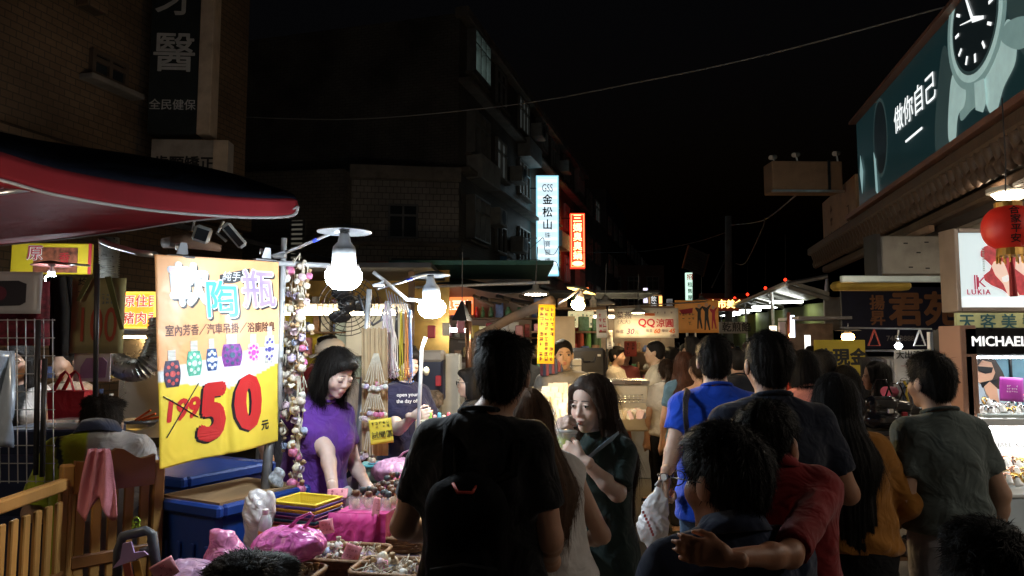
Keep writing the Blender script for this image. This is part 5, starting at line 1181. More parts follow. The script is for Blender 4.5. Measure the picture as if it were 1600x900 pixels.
# exhaust duct
T = Thing('exhaust_duct', 'ribbed metal exhaust hose curving below the lit food sign', 'duct', P(205, 590, 4.2)); DM = M('duct_foil', (.42, .41, .38), .3, metal=.85, var=.2, vs=30)
def duct(pts, r, name='hose'):
    q = [Vector(p) for p in pts]; out = []; n = 64
    for i in range(n + 1):
        t = i / n * (len(q) - 1); k = min(int(t), len(q) - 2); f = t - k; p0, p1, p2, p3 = q[max(k - 1, 0)], q[k], q[k + 1], q[min(k + 2, len(q) - 1)]
        out.append(.5 * ((2 * p1) + (p2 - p0) * f + (2 * p0 - 5 * p1 + 4 * p2 - p3) * f * f + (3 * p1 - p0 - 3 * p2 + p3) * f ** 3))
    T.part(name, MB().tube(out, [r * (1 + .15 * (1 if i % 2 else -1)) for i in range(n + 1)], 18), DM)
duct([P(174, 560, 4.2), P(180, 567, 4.15), P(205, 578, 4.1), P(232, 570, 4.1), P(245, 540, 4.15), P(252, 500, 4.2)], .060)
duct([P(170, 372, 4.6), P(171, 400, 4.6), P(170, 440, 4.6)], .054, 'riser'); duct([P(170, 430, 4.6), P(172, 520, 4.6), P(168, 560, 4.3), P(175, 562, 4.2)], .05, 'elbow')
# hanging goods and signs of the neighbouring left stalls
T = card('price_board', 'khaki hanging board hand painted 100 in red', 112, 434, 194, 552, 3.9, .05, M('khaki_board', (.36, .33, .15), .6, var=.1, dirt=.2)); letter(T, '100', .25, 0, -.06, M('brick_red_paint', (.38, .07, .03), .6), y=-.012, sx=.55); letter(T, '均\n一', .05, -.08, .15, INK, y=-.012); scribble(T, 3, 5, -.03, .12, .12, .06, M('blue_grey_ink', (.10, .16, .20), .5), y=-.012, seed=8)
T = Thing('hanging_trousers', 'dark garment hung between the lamp and the hundred board', 'garment', P(95, 560, 4.0)); T.part('cloth', MB().sheet(lambda a, b: P(76 + a * (38 - 14 * abs(b - .4)) + 6 * b, 432 + b * 125, 4.0 + .03 * math.sin(a * 9)), 14, 14), M('black_garment', (.008, .008, .01), .9, wr=.4), smooth=True, solid=.03)
T = Thing('strap', 'two olive straps hanging over the khaki board', 'strap', P(150, 500, 3.8))
for a, b in (((142, 432), (122, 470)), ((168, 432), (190, 515))): p, q = P(*a, 3.82), P(*b, 3.82); T.part('band', MB().add([p + Vector((-.016, 0, 0)), p + Vector((.016, 0, 0)), q + Vector((.010, 0, 0)), q + Vector((-.010, 0, 0)), p + Vector((-.016, .004, 0)), p + Vector((.016, .004, 0)), q + Vector((.01, .004, 0)), q + Vector((-.01, .004, 0))], [(0, 3, 2, 1), (4, 5, 6, 7), (0, 1, 5, 4), (2, 3, 7, 6), (1, 2, 6, 5), (0, 4, 7, 3)]), M('olive_strap', (.10, .11, .03), .7))
T = card('speaker_poster', 'white product poster showing a dark rounded speaker', -60, 424, 62, 490, 3.3, .1, M('poster_white', (.45, .45, .48), .4)); T.part('printed_speaker', MB().poly([(-.12, -.05), (-.10, -.065), (.09, -.06), (.115, -.045), (.115, .04), (.08, .055), (-.12, .05)], .002, off(T.m, 0, -.008, 0)), M('poster_grey', (.03, .03, .04), .4)); T.part('printed_ring', MB().lathe([(.028, 0), (.034, .001)], 18, off(T.m, 0.0, -.012, -.005) @ Matrix.Rotation(math.pi / 2, 4, 'X')), M('poster_maroon', (.12, .03, .05), .4))
solo('checked_cloth', 'maroon cloth with white dots hanging behind the rack', 'cloth', MB().sheet(lambda a, b: P(-40 + a * 118, 440 + b * 100, 3.5 + .02 * math.sin(a * 14)), 20, 6), M('maroon_dots', (.14, .015, .03), .8, var=.7, vs=40), smooth=True, solid=.004)
T = sign_board('food_sign', 'yellow shop sign with red characters and meat pictures', 'sign', 20, 380, 140, 428, 4.8, .1, M('yellow_sign_vinyl', (.62, .46, .02), .5, emit=.03), .03); T.part('printed_food', MB().box((.03, -.004, -.01), (.28, .004, .17), T.m), M('meat_print', (.20, .06, .03), .5, var=.8, vs=30)); letter(T, '原', .10, -.10, .03, WHITEP, y=-.010, offset=.004); letter(T, '原', .10, -.10, .03, M('sign_red', (.45, .02, .03), .5), y=-.013); letter(T, '香', .07, .09, .0, M('sign_red'), y=-.013); T.part('edge', MB().box((T.w / 2 - .01, -.004, 0), (.02, .004, T.h), T.m), M('sign_red'))
T = sign_board('food_sign', 'backlit orange sign for aboriginal pork beside the banner', 'sign', 194, 457, 244, 512, 4.4, 0, M('orange_backlit', (1.0, .42, .05), .4, var=.6, vs=9, emit=.9), .06, .008, M('yellow_rim', (.9, .65, .1), .4, emit=.9))
for row, zz in (('原住民', .05), ('豬肉香', -.055)): letter(T, row, .072, .01, zz, M('white_lit', (.9, .9, .9), .4, emit=.5), y=-.004, offset=.004); letter(T, row, .072, .01, zz, M('lit_red', (.7, .08, .02), .5, emit=.35), y=-.008)
# food stall with stainless hood and heat lamp
SS = M('stainless', (.55, .52, .48), .28, metal=.9, var=.2, vs=4)
T = Thing('food_cart', 'stainless food cart glowing amber behind the price banner', 'food cart', P(225, 740, 4.4))
c = P(222, 600, 4.6); T.part('back_panel', MB().box((c.x, c.y + .12, 1.40), (.42, .02, .75), None, .004), SS); T.part('hood', MB().box((c.x, c.y - .1, P(222, 520, 4.5).z), (.42, .35, .04), None, .008), SS)
T.part('heat_lamp', MB().box((c.x, c.y - .05, P(222, 523, 4.5).z - .01), (.25, .05, .02), None, .004), M('heat_tube', (1, .7, .4), .4, var=0, emit=34, ecol=(1.0, .62, .25)))
T.part('counter', MB().box((c.x, c.y - .1, .92), (.6, .6, .06), None, .01), SS); T.part('burner_glow', MB().box((c.x + .05, c.y - .25, .965), (.14, .1, .02), None, .004), M('burner', (1, .6, .1), .4, var=0, emit=7, ecol=(1, .55, .08)))
T.part('base', MB().box((c.x, c.y - .1, .45), (.56, .55, .88), None, .01), BLUEP)
T = Thing('wok', 'dark wok and orange handled ladles on the food cart', 'wok', P(215, 680, 4.3)); c = P(214, 672, 4.25); T.part('pan', MB().lathe([(.02, 0), (.09, .02), (.12, .06), (.125, .062), (.09, .026), (.02, .006)], 20, Matrix.Translation(c)), DARKMETAL, smooth=True)
for k in range(3): T.part('handle', MB().tube([c + Vector((.02 * k, -.02, .06)), c + Vector((.10 + .03 * k, -.05, .12 - .02 * k))], .007, 6), M('orange_handle', (.65, .12, .02), .4))
T = Thing('red_bag', 'red insulated bag with two handles on the counter', 'bag', P(110, 640, 3.9)); c = P(110, 628, 3.9); w_ = .2
T.part('bag_body', MB().poly([(-.105, .065), (.095, .06), (.085, -.09), (-.085, -.09)], .10, frame(c + Vector((0, .05, 0)), .05)), M('red_nylon', (.42, .015, .03), .6, wr=.4)); 
for dy in (-.055, .03): T.part('handle', MB().tube([c + Vector((-.06, dy, .06)), c + Vector((-.02, dy, .145)), c + Vector((.0, dy, .165)), c + Vector((.02, dy, .145)), c + Vector((.05, dy, .06))], .010, 8, flat=.5), M('red_nylon'), smooth=True)
solo('lid_tray', 'shallow clear plastic tray lid on the counter', 'tray', MB().lathe([(.02, 0), (.10, .004), (.125, .03), (.135, .034), (.135, .038)], 24, Matrix.Translation(P(112, 668, 3.6))), ACR, smooth=True)
T = Thing('mauve_poster', 'white sheet with a mauve rounded print hung under the khaki board', 'poster', P(144, 590, 3.95)); T.part('sheet', MB().box(P(144, 573, 3.95), (.20, .006, .16), None), M('poster_white2', (.60, .55, .60), .5)); T.part('printed_cushion', MB().poly([(-.07, -.06), (.07, -.055), (.075, .03), (.05, .055), (-.04, .05), (-.07, .0)], .003, frame(P(146, 574, 3.94))), M('mauve', (.32, .20, .38), .6))
T = Thing('counter_drawers', 'dark blue storage drawers behind the seated man', 'drawers', P(90, 760, 3.75)); c = P(95, 690, 3.8); 
T.part('cabinet', MB().box((c.x, c.y, .60), (.5, .35, 1.2), None, .01), M('navy_drawer', (.02, .03, .07), .5))
for k in range(3): T.part('drawer_front', MB().box((c.x, c.y - .18, .35 + k * .3), (.46, .02, .26), None, .008), M('navy_drawer2', (.03, .04, .09), .45)); 
solo('clear_sleeve', 'clear plastic sleeve of grey fabric hanging in front of the wire rack', 'sleeve', MB().sheet(lambda a, b: P(-30 + a * 50 - 6 * b * math.sin(a * 3), 548 + b * 150, 2.6 + .02 * math.sin(a * 8 + b * 5)), 14, 14), M('grey_film', (.20, .23, .28), .25, var=.3, coat=.5), smooth=True, solid=.02)

clamp_lamp('unseen white bulb lamp added under the red canopy as fill light near the crib', -190, 372, 2.05, [P(-190, 300, 2.15)], M('canopy_fill_bulb', (1, 1, 1), .4, var=0, emit=100, ecol=(1, .84, .62)), .05, .09, tall=.5, tape=False)  # added lamp outside the view, fill light for the crib

for k, (u, v, rl) in enumerate(((316, 366, .3), (366, 368, -.7))):
    c = P(u, v, 3.7); m = frame(c, .3, .2, rl); T = Thing('flood_lamp', ('square grey flood lamp switched off under the red canopy', 'tilted grey flood lamp on a bracket above the price banner')[k], 'lamp', c, 'flood lamps switched off')
    T.part('housing', MB().box((0, 0, 0), ((.085, .06, .085), (.05, .05, .15))[k], m, .012), M('flood_grey', (.34, .36, .36), .45, dirt=.3)); T.part('bracket', MB().tube([m @ Vector((-.05, 0, 0)), m @ Vector((-.06, .02, .06)), m @ Vector((.0, .04, .09))], .008, 6), STEEL); T.part('glass', MB().box((0, -.032, 0), ((.06, .006, .06), (.03, .006, .12))[k], m), GLASS_D)
T = Thing('folded_umbrella', 'brown folded awning roll behind the spring clips', 'awning', P(300, 385, 4.0)); T.part('roll', MB().tube([P(255, 380, 4.0), P(290, 376, 4.0), P(345, 388, 4.1)], [.03, .045, .02], 10), M('brown_tarp_roll', (.16, .10, .07), .7, wr=.4), smooth=True)

# ================================================================== middle stalls
TUBE = M('fluorescent_tube', (1, 1, 1), .4, var=0, emit=40, ecol=(.95, 1.0, .95)); TUBEW = M('warm_tube', (1, 1, 1), .4, var=0, emit=30, ecol=(1, .85, .55))
# juice and food stalls behind the vendors
T = Thing('snack_stall', 'snack stall with pale lit header behind the purple shirt vendor', 'stall', P(520, 760, 7.5))
x0, x1 = P(425, 540, 7.4).x, P(640, 540, 7.4).x; xm, wd = (x0 + x1) / 2, x1 - x0
T.part('header', MB().box((xm, 7.4, P(520, 482, 7.4).z), (wd, .25, .10), None, .01), M('cream_panel', (.62, .52, .42), .5)); T.part('tube', MB().tube([(x0 + .1, 7.22, P(520, 491, 7.4).z), (x1 - .1, 7.22, P(520, 491, 7.4).z)], .016, 8), TUBEW)
T.part('back_wall', MB().box((xm, 8.6, 1.3), (wd + .6, .06, 2.6), None), M('ochre_wall', (.50, .30, .07), .7, var=.3)); T.part('menu_board', MB().box((P(465, 540, 8.5).x, 8.54, 1.72), (.55, .03, .75), None), YPAP); T.part('counter', MB().box((xm, 7.3, .5), (wd, .6, 1.0), None, .01), M('counter_grey', (.3, .29, .28), .5))
T.part('cabinet', MB().box((P(590, 540, 8.3).x, 8.3, 1.75), (.65, .4, .5), None, .01), WHITEP); T.part('cooler', MB().box((P(548, 540, 8.4).x, 8.4, 1.5), (.3, .3, .9), None, .01), M('pale_cooler', (.45, .55, .52), .4)); T.part('roof', MB().box((xm, 7.9, 2.42), (wd + .5, 1.6, .05), None), DARKMETAL)
for sx in (x0, x1): T.part('post', MB().box((sx, 7.5, 1.2), (.06, .06, 2.4), None), WOOD_BR)
T = Thing('wall_fan', 'large black caged fan hanging behind the bright bulb', 'fan', P(545, 475, 5.2)); c = P(545, 478, 5.2); m = frame(c, .5, .3)
for k in range(6): T.part('guard_ring', MB().tube([m @ Vector(((.05 + .035 * k) * math.cos(a), -.03 * (1 - k / 6), (.05 + .035 * k) * math.sin(a))) for a in np.linspace(0, 6.283, 29)], .0035, 5, False), BLACK)
for k in range(18): a = k * .349; T.part('guard_spoke', MB().tube([m @ Vector((.04 * math.cos(a), -.05, .04 * math.sin(a))), m @ Vector((.15 * math.cos(a), -.045, .15 * math.sin(a))), m @ Vector((.23 * math.cos(a), 0, .23 * math.sin(a)))], .0025, 4), BLACK)
for k in range(3): T.part('blade', MB().ball((.1 * math.cos(k * 2.09), .02, .1 * math.sin(k * 2.09)), (.085, .008, .05), 12, 6, m @ Matrix.Rotation(-k * 2.09 * 0, 4, 'Y')), BLACK, smooth=True)
T.part('motor', MB().lathe([(.05, 0), (.07, .04), (.06, .12)], 14, m @ Matrix.Rotation(-math.pi / 2, 4, 'X')), BLACK, smooth=True)
T = Thing('wire_hook_frame', 'bent wire hook hanging between pole and cords', 'hook', P(600, 510, 4.4)); T.part('bend', MB().tube([P(560, 460, 4.3), P(566, 478, 4.3), P(572, 495, 4.3), P(583, 508, 4.3), P(596, 500, 4.3), P(600, 482, 4.3)], .008, 8), DARKMETAL, smooth=True)
T = sign_board('shop_sign', 'dark shop signboard with faded brown characters above the stalls', 'sign', 612, 404, 695, 462, 12, .18, M('dark_signboard', (.05, .045, .045), .6, dirt=.3), .1); letter(T, '月妙滷味', .20, 0, .05, M('faded_brown', (.32, .20, .12), .7)); scribble(T, 1, 10, -.4, -.16, .8, .1, M('faded_brown'), seed=2)
T = sign_board('shop_sign', 'faded red brown signboard with small writing behind the bulb', 'sign', 572, 408, 614, 472, 11.5, .1, M('red_brown_board', (.30, .10, .07), .7, dirt=.4), .1); scribble(T, 5, 4, -.2, .25, .4, .5, M('dark_red_ink', (.35, .03, .08), .5), seed=5)
T = sign_board('shop_sign', 'dull blue signboard on the apartments above the street', 'sign', 760, 399, 792, 425, 24, 0, M('dull_blue', (.05, .12, .20), .6, emit=.01), .1); scribble(T, 3, 6, -.3, .25, .6, .5, M('pale_blue_ink', (.15, .22, .28), .6), seed=9)
T = sign_board('shop_sign', 'glowing orange food sign past the second bulb', 'sign', 690, 464, 738, 492, 9.5, -.15, M('orange_lit', (.95, .22, .06), .4, emit=1.0), .08); letter(T, '臭豆腐', .13, 0, 0, M('white_lit2', (.95, .85, .7), .4, emit=.9), offset=.004)
T = sign_board('juice_sign', 'white lit sign for watermelon juice with red characters', 'sign', 743, 482, 796, 507, 10, 0, M('white_lit_face', (.85, .85, .85), .4, emit=.62), .12, .012, M('red_edge', (.6, .05, .04), .5, emit=.15)); letter(T, '西瓜汁', .105, .0, .03, M('sign_red2', (.55, .02, .02), .5, emit=.1), offset=.004, italic=.15); letter(T, '回', .07, -.18, .03, INK); letter(T, '甘蔗', .05, .18, .02, M('sign_red2')); scribble(T, 1, 9, -.15, -.04, .32, .04, M('grey_ink'), seed=4)
T = Thing('pyramid_shade', 'black pyramid lamp shade hanging near the juice sign', 'lamp shade', P(722, 500, 6.2)); c = P(722, 484, 6.2); T.part('shade', MB().lathe([(.095, -.095), (.10, -.095), (.012, .075), (.008, .075)], 4, Matrix.Translation(c) @ Matrix.Rotation(.5, 4, 'Z')), BLACK); T.part('cord', MB().tube([c + Vector((0, 0, .075)), c + Vector((0, 0, .5))], .004, 6), WIRE)
solo('brass_post', 'polished brown metal post beneath the pyramid shade', 'post', MB().tube([P(732, 470, 7.0), P(732, 560, 7.0), P(732, 700, 7.0)], .032, 14), M('bronze_pipe', (.28, .14, .08), .25, metal=.8), smooth=True)
solo('awning_tube', 'thick brown awning tube slanting down over the stalls', 'pipe', MB().tube([P(862, 470, 5.8), P(800, 496, 6.2), P(762, 517, 6.5), P(748, 524, 6.6), P(745, 545, 6.6), P(745, 640, 6.6)], [.045, .042, .04, .045, .045, .045], 12), M('brown_tarp', (.26, .17, .11), .6, var=.25, bump=.3, bs=30), smooth=True)
T = Thing('barbecue_stall', 'busy food stall with tube light and red goods beyond the cords', 'stall', P(700, 700, 8.5))
x0, x1 = P(645, 540, 8.6).x, P(835, 540, 8.6).x; xm = (x0 + x1) / 2; wd = x1 - x0
T.part('tube', MB().tube([P(692, 515, 8.4), P(728, 516, 8.4)], .02, 8), TUBE); T.part('back_wall', MB().box((xm, 9.8, 1.3), (wd, .06, 2.6), None), M('stall_back', (.34, .26, .20), .7, var=.4, vs=3)); T.part('roof', MB().box((xm, 9.0, 2.55), (wd + .4, 2.0, .05), None), M('teal_tarp', (.03, .12, .11), .7, wr=.3)); T.part('counter', MB().box((xm, 8.4, .52), (wd, .5, 1.04), None, .01), M('white_cabinet', (.5, .48, .45), .5, dirt=.3)); T.part('rail', MB().tube([P(716, 533, 8.1), P(765, 536, 8.1)], .012, 8), SS); T.part('shelf', MB().box((xm + .3, 9.5, 1.62), (.9, .3, .04), None), WOOD_BR)
for k in range(9): T.part('red_pack', MB().box((P(672 + k * 9, 540, 8.3).x, 8.25 + .04 * (k % 3), 1.1 + .06 * (k % 2)), (.07, .08, .12 + .05 * (k % 3)), None, .01), (M('red_pack', (.45, .03, .05), .4), M('pink_pack', (.6, .2, .25), .4), M('white_pack', (.7, .66, .6), .4))[k % 3])
for k in range(7): T.part('hanging_pack', MB().box((x0 + .25 + k * .17, 8.35, 1.78 + .03 * (k % 3)), (.09, .03, .15), None, .01), (M('red_pack'), M('white_pack'), M('pink_pack'), M('yellow_pack', (.7, .5, .1), .4))[k % 4])
solo('white_fridge', 'tall white fridge door standing behind the navy shirt vendor', 'fridge', MB().box(P(705, 600, 7.4), (.20, .3, .62), None, .02), M('fridge_white', (.55, .54, .50), .4, dirt=.2))
solo('dark_cooler', 'dark blue cool box with a pale lid behind the rod', 'cool box', MB().box(P(673, 590, 6.4), (.24, .3, .42), None, .02), M('cooler_blue', (.015, .02, .06), .4)); solo('steel_tub', 'pale steel tub resting on the dark cool box', 'tub', MB().box(P(673, 556, 6.35), (.24, .28, .10), None, .02), M('grey_tub', (.36, .35, .34), .4))
solo('small_red_box', 'small red box beside the dark cool box', 'box', MB().box(P(685, 595, 6.0), (.045, .05, .085), None, .005), M('red_pack'))
solo('brown_basket_pile', 'pile of dim brown woven goods on the counter', 'goods', MB().box(P(672, 625, 5.7), (.2, .2, .15), None, .04), M('dim_brown', (.14, .11, .09), .8, var=.6, vs=40, bump=1, bs=60)); T = Thing('candy_row', 'row of bright coloured packets along the back of the pottery table', 'packets', P(690, 665, 4.3))
for k in range(9):
    c = P(672 + k * 7.2, 652 + (k % 2) * 4, 4.35 + .03 * (k % 3)); T.part('packet', MB().box(c, (.022, .02, .06), frame((0, 0, 0)), .006), M('packet_%d' % (k % 5), ((.30, .55, .12), (.75, .35, .35), (.10, .36, .45), (.72, .60, .50), (.70, .12, .16))[k % 5], .4))
solo('glass_jar', 'clear jar of cords on the table below the vendor hands', 'jar', MB().lathe([(.03, 0), (.04, .01), (.04, .12), (.035, .13)], 14, Matrix.Translation(P(659, 690, 4.3))), M('jar_glass', (.6, .58, .45), .15, var=.2, alpha=.6), smooth=True)
solo('straw_pendant', 'oval straw pendant hanging on the silver rod', 'pendant', MB().ball(P(666, 580, 4.12), (.018, .012, .026), 10, 8), M('straw', (.55, .48, .28), .8), smooth=True)

# ---- phone case stall with the yellow banner
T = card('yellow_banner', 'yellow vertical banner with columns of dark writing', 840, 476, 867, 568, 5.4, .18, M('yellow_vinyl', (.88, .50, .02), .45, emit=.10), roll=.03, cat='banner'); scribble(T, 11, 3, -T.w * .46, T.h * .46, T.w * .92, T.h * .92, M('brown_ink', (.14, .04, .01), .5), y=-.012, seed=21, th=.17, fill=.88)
clamp_lamp('warm glowing bulb under a tilted round shade', 903, 477, 4.5, [P(872, 475, 4.5)], WARM, .043, .095, tall=.5, tilt=.25, tape=False, shmat=M('brass_shade', (.55, .42, .22), .35, metal=.6))
def disc_lamp(label, u, v, d, r, mat, lit_=True):
    c = P(u, v, d); T = Thing('disc_lamp', label, 'lamp', c, 'round hanging lamps over the stalls'); m = Matrix.Translation(c)
    T.part('shade', MB().lathe([(r, 0), (r * .98, .02), (r * .5, .045), (.03, .06), (.03, .09)], 28, m), M('lamp_shade_grey', (.30, .29, .27), .45, metal=.4), smooth=True)
    T.part('lamp_face', MB().lathe([(.005, -.004), (r * .78, -.004), (r * .80, .012)], 24, m), mat, smooth=True)
    T.part('cord', MB().tube([c + Vector((0, 0, .09)), c + Vector((.02, .05, .45))], .005, 6), WIRE)
    return T
WF = M('disc_face', (1, 1, 1), .4, var=0, emit=150, ecol=(1.0, .88, .68)); WF2 = M('warm_disc_face', (1, 1, 1), .4, var=0, emit=170, ecol=(1.0, .70, .34)); OFF = M('unlit_face', (.5, .45, .36), .5)
disc_lamp('round grey lamp lit white beside the warm bulb', 837, 460, 6.6, .125, WF)
disc_lamp('round lamp with no glow above the small white banner', 946, 476, 7.6, .10, OFF)
disc_lamp('round warm lamp glowing before the jelly banner', 997, 489, 8.2, .085, WF2)
disc_lamp('orange lamp glowing before the cartoon banner', 1096, 470, 13, .11, M('orange_disc', (1, 1, 1), .4, var=0, emit=120, ecol=(1, .62, .25)))
T = Thing('case_stall_table', 'phone case stall table with an orange cloth front', 'table', P(930, 760, 5.6))
A_, B_ = Vector((.55, 4.7, 0)), Vector((1.45, 7.9, 0)); tq = [Vector((.02, 4.25, .80)), Vector((.58, 4.15, .80)), Vector((1.22, 7.6, .80)), Vector((.55, 7.8, .80))]
T.part('table_top', MB().prism(tq, .04), WOOD_BR); e = (tq[2] - tq[1]); nn = Vector((e.y, -e.x, 0)).normalized()
T.part('cloth_front', MB().sheet(lambda a, b: tq[1] + e * a + nn * (.01 + .03 * b + .02 * b * math.sin(a * 40)) + Vector((0, 0, .03 - .42 * b)), 60, 6), M('orange_cloth', (.50, .12, .02), .7, wr=.4), smooth=True, solid=.004)
for p in tq: pp = lerp(p, (tq[0] + tq[2]) / 2, .05); T.part('leg', MB().tube([Vector((pp.x, pp.y, 0)), Vector((pp.x, pp.y, .8))], .016, 8), STEEL, smooth=True)
bxm = [mesh('case_box', *(lambda b: (b.V, b.Fc))(MB().box((0, 0, .065), (.085, .022, .13), None, .002)), M('case_%d' % i, c_, .4, var=.1, vs=20)) for i, c_ in enumerate(((.76, .72, .64), (.74, .66, .56), (.70, .50, .48), (.74, .73, .68), (.68, .64, .62), (.75, .70, .52)))]
cols_ = random.Random(5)
for r_ in range(6):
    for k in range(11):
        t = (k + .5) / 11; p = lerp(Vector((.12 + .11 * r_ * .2, 5.0 + .0 * r_, 0)), Vector((.62 - .0 * r_, 7.2, 0)), t); d_ = 4.95 + .36 * r_
        p = Vector((lerp(.14 + .02 * r_, .56 + .03 * r_, t), lerp(4.35 + .22 * r_, 4.47 + .22 * r_, t), .905 + .058 * r_))
        for q_ in range(2):
            o = bpy.data.objects.new('case_box', bxm[cols_.randrange(6)]); C.objects.link(o); o.location = p + Vector((0, .03 * q_, .004 * q_)); o.rotation_euler = (-.15 + cols_.uniform(-.1, .1), cols_.uniform(-.06, .06), -.25 + cols_.uniform(-.25, .25)); o.scale = (cols_.uniform(.7, 1.1), 1.2, cols_.uniform(.7, 1.15)); tag(o, 'slim boxed phone case in the tiered rows under the warm bulb', 'box', 'boxed phone cases on the stall')
T = Thing('tier_stand', 'stepped stand carrying the rows of boxed phone cases', 'stand', (.5, 6, .84))
for r_ in range(6):
    x0_, x1_, ya, yb = .09 + .02 * r_, .60 + .03 * r_, 4.29 + .22 * r_, 4.43 + .22 * r_; T.part('step', MB().add([(x0_, ya, .841), (x1_, yb, .841), (x1_ - .05, yb + .21, .841), (x0_ - .05, ya + .21, .841)] + [(x0_, ya, .902 + .058 * r_), (x1_, yb, .902 + .058 * r_), (x1_ - .05, yb + .21, .902 + .058 * r_), (x0_ - .05, ya + .21, .902 + .058 * r_)], [(3, 2, 1, 0), (4, 5, 6, 7), (0, 1, 5, 4), (1, 2, 6, 5), (2, 3, 7, 6), (3, 0, 4, 7)]), WHITEP)
for k in range(3): solo('white_carton', ('lowest white carton of the small tower', 'middle white carton of the small tower', 'top white carton of the small tower')[k], 'carton', MB().box(P(899, 588 - k * 11, 6.4), (.10, .08, .058), frame((0, 0, 0)), .003), WHITEP, group='white carton tower')
T = Thing('black_case', 'black carrying case standing behind the phone case boxes', 'case', P(918, 600, 6.9)); c = P(918, 568, 6.9); T.part('shell', MB().box(c, (.33, .2, .30), None, .03), M('black_case', (.02, .018, .018), .45)); T.part('latch', MB().box(c + Vector((.10, -.105, .08)), (.03, .01, .02), None), STEEL); T.part('handle', MB().tube([c + Vector((-.06, -.11, .06)), c + Vector((-.05, -.125, .02)), c + Vector((.05, -.125, .02)), c + Vector((.06, -.11, .06))], .008, 6), BLACK)
T = Thing('chill_cabinet', 'pale steel serving cabinet with sliding lid', 'cabinet', P(978, 700, 6.8)); c = P(978, 612, 6.8); T.part('cabinet_body', MB().box((c.x, c.y, 1.055), (.34, .45, .42), None, .015), M('cabinet_cream', (.66, .60, .47), .4, dirt=.2)); T.part('lid', MB().box((c.x, c.y - .02, 1.285), (.36, .48, .04), None, .008), SS)
T = Thing('wire_display', 'low wire rack of small packets on the stall corner', 'rack', P(975, 660, 5.9)); c = P(972, 640, 5.8)
for k in range(9): T.part('wire', MB().tube([c + Vector((-.13 + k * .035, -.1, .06)), c + Vector((-.08 + k * .035, .22, .10))], .003, 5), SS)
for k in range(4): T.part('wire', MB().tube([c + Vector((-.14 + k * .012, -.1 + .1 * k, .065 + .013 * k)), c + Vector((.17 + k * .012, -.1 + .1 * k, .065 + .013 * k))], .003, 5), SS)
for k in range(26): 
    q = c + Vector((random.uniform(-.14, .16), random.uniform(-.25, .0), -.02)); T.part('packet', MB().box(q, (.03, .014, .07), Matrix.Translation(q) @ Matrix.Rotation(random.uniform(-.4, .4), 4, 'Y') @ Matrix.Translation(-q), .002), M('case_%d' % random.randrange(6)))
solo('wall_panel', 'bare plywood panel beside the yellow banner', 'panel', MB().box(P(879, 535, 7.6), (.26, .03, .55), None), M('plywood', (.42, .30, .17), .7, var=.25, vs=5)); 
T = Thing('book_row', 'row of dark red boxes under the yellow banner', 'boxes', P(850, 590, 5.9))
for k in range(8): T.part('box', MB().box(P(846 + k * 4.5, 577 - k, 5.9), (.02, .1, .10 + .01 * (k % 3)), None), (M('dark_red_box', (.20, .02, .03), .5), M('navy_box', (.02, .03, .08), .5))[k % 2])

# ---- jelly dessert stall and banners beyond
T = card('jelly_banner', 'white banner for QQ jelly dessert with red and blue prices', 960, 481, 1060, 528, 8.6, 0, M('white_vinyl', (.74, .71, .64), .5, var=.12, vs=6), cat='banner'); PUR = M('plum_ink', (.15, .04, .16), .5, var=0); RI = M('crimson_ink', (.50, .02, .05), .5, var=0); OI = M('orange_ink', (.72, .16, .03), .5, var=0)
letter(T, 'QQ', .115, -.0, -.0, RI, y=-.010, bold=.003, sx=1.0); letter(T, '涼圓', .10, .22, -.01, RI, y=-.010, offset=.002); letter(T, '菜燕', .085, -.27, .085, M('grey_plum', (.14, .10, .13), .5, var=0), y=-.010, offset=.001); letter(T, '(大大)', .055, -.27, .01, M('grey_plum'), y=-.010); letter(T, '30', .085, -.20, -.105, PUR, y=-.010, italic=.25, offset=.002); letter(T, '每盒', .045, -.32, -.105, M('grey_plum'), y=-.010); letter(T, '元', .045, -.12, -.115, M('grey_plum'), y=-.010); letter(T, '60', .068, .12, -.10, OI, y=-.010, italic=.25, offset=.002); letter(T, '45', .068, .30, -.10, OI, y=-.010, italic=.25, offset=.002); letter(T, '每盒', .038, .03, -.095, M('grey_plum'), y=-.010); letter(T, '單份', .038, .22, -.095, M('grey_plum'), y=-.010); scribble(T, 1, 6, .08, .14, .24, .035, M('grey_plum'), y=-.010, seed=1); letter(T, '10粒', .035, .31, -.15, M('grey_plum'), y=-.010); T.part('red_tab', MB().box((.04, -.010, .10), (.12, .003, .03), T.m), OI)
solo('banner_rod', 'thin rod holding up the jelly banner', 'pole', MB().tube([P(952, 480, 8.7), P(1125, 470, 10.2)], .010, 6), STEEL); solo('stall_post', 'slim post between the jelly banner and side banner', 'pole', MB().tube([P(949, 470, 8.5), P(948, 680, 8.5)], .014, 8), DARKMETAL)
T = card('side_banner', 'narrow white banner with red writing beside the jelly banner', 931, 484, 950, 528, 7.9, .35, M('white_vinyl'), roll=-.03, cat='banner'); scribble(T, 4, 2, -T.w * .4, T.h * .4, T.w * .8, T.h * .75, RI, y=-.012, seed=6, th=.14)
T = card('small_notice', 'narrow paper notice hanging on the slim post', 948, 516, 957, 545, 8.3, 0, M('white_vinyl'), cat='notice'); scribble(T, 5, 1, -T.w * .3, T.h * .45, T.w * .6, T.h * .9, M('grey_plum'), y=-.01, seed=7)
T = card('cartoon_banner', 'orange banner with three dancing figures and a logo', 1055, 469, 1122, 520, 10, -.08, M('orange_banner', (.80, .34, .08), .5, emit=.05, var=.1), cat='banner'); T.m = off(T.m, 0, -.008, 0)
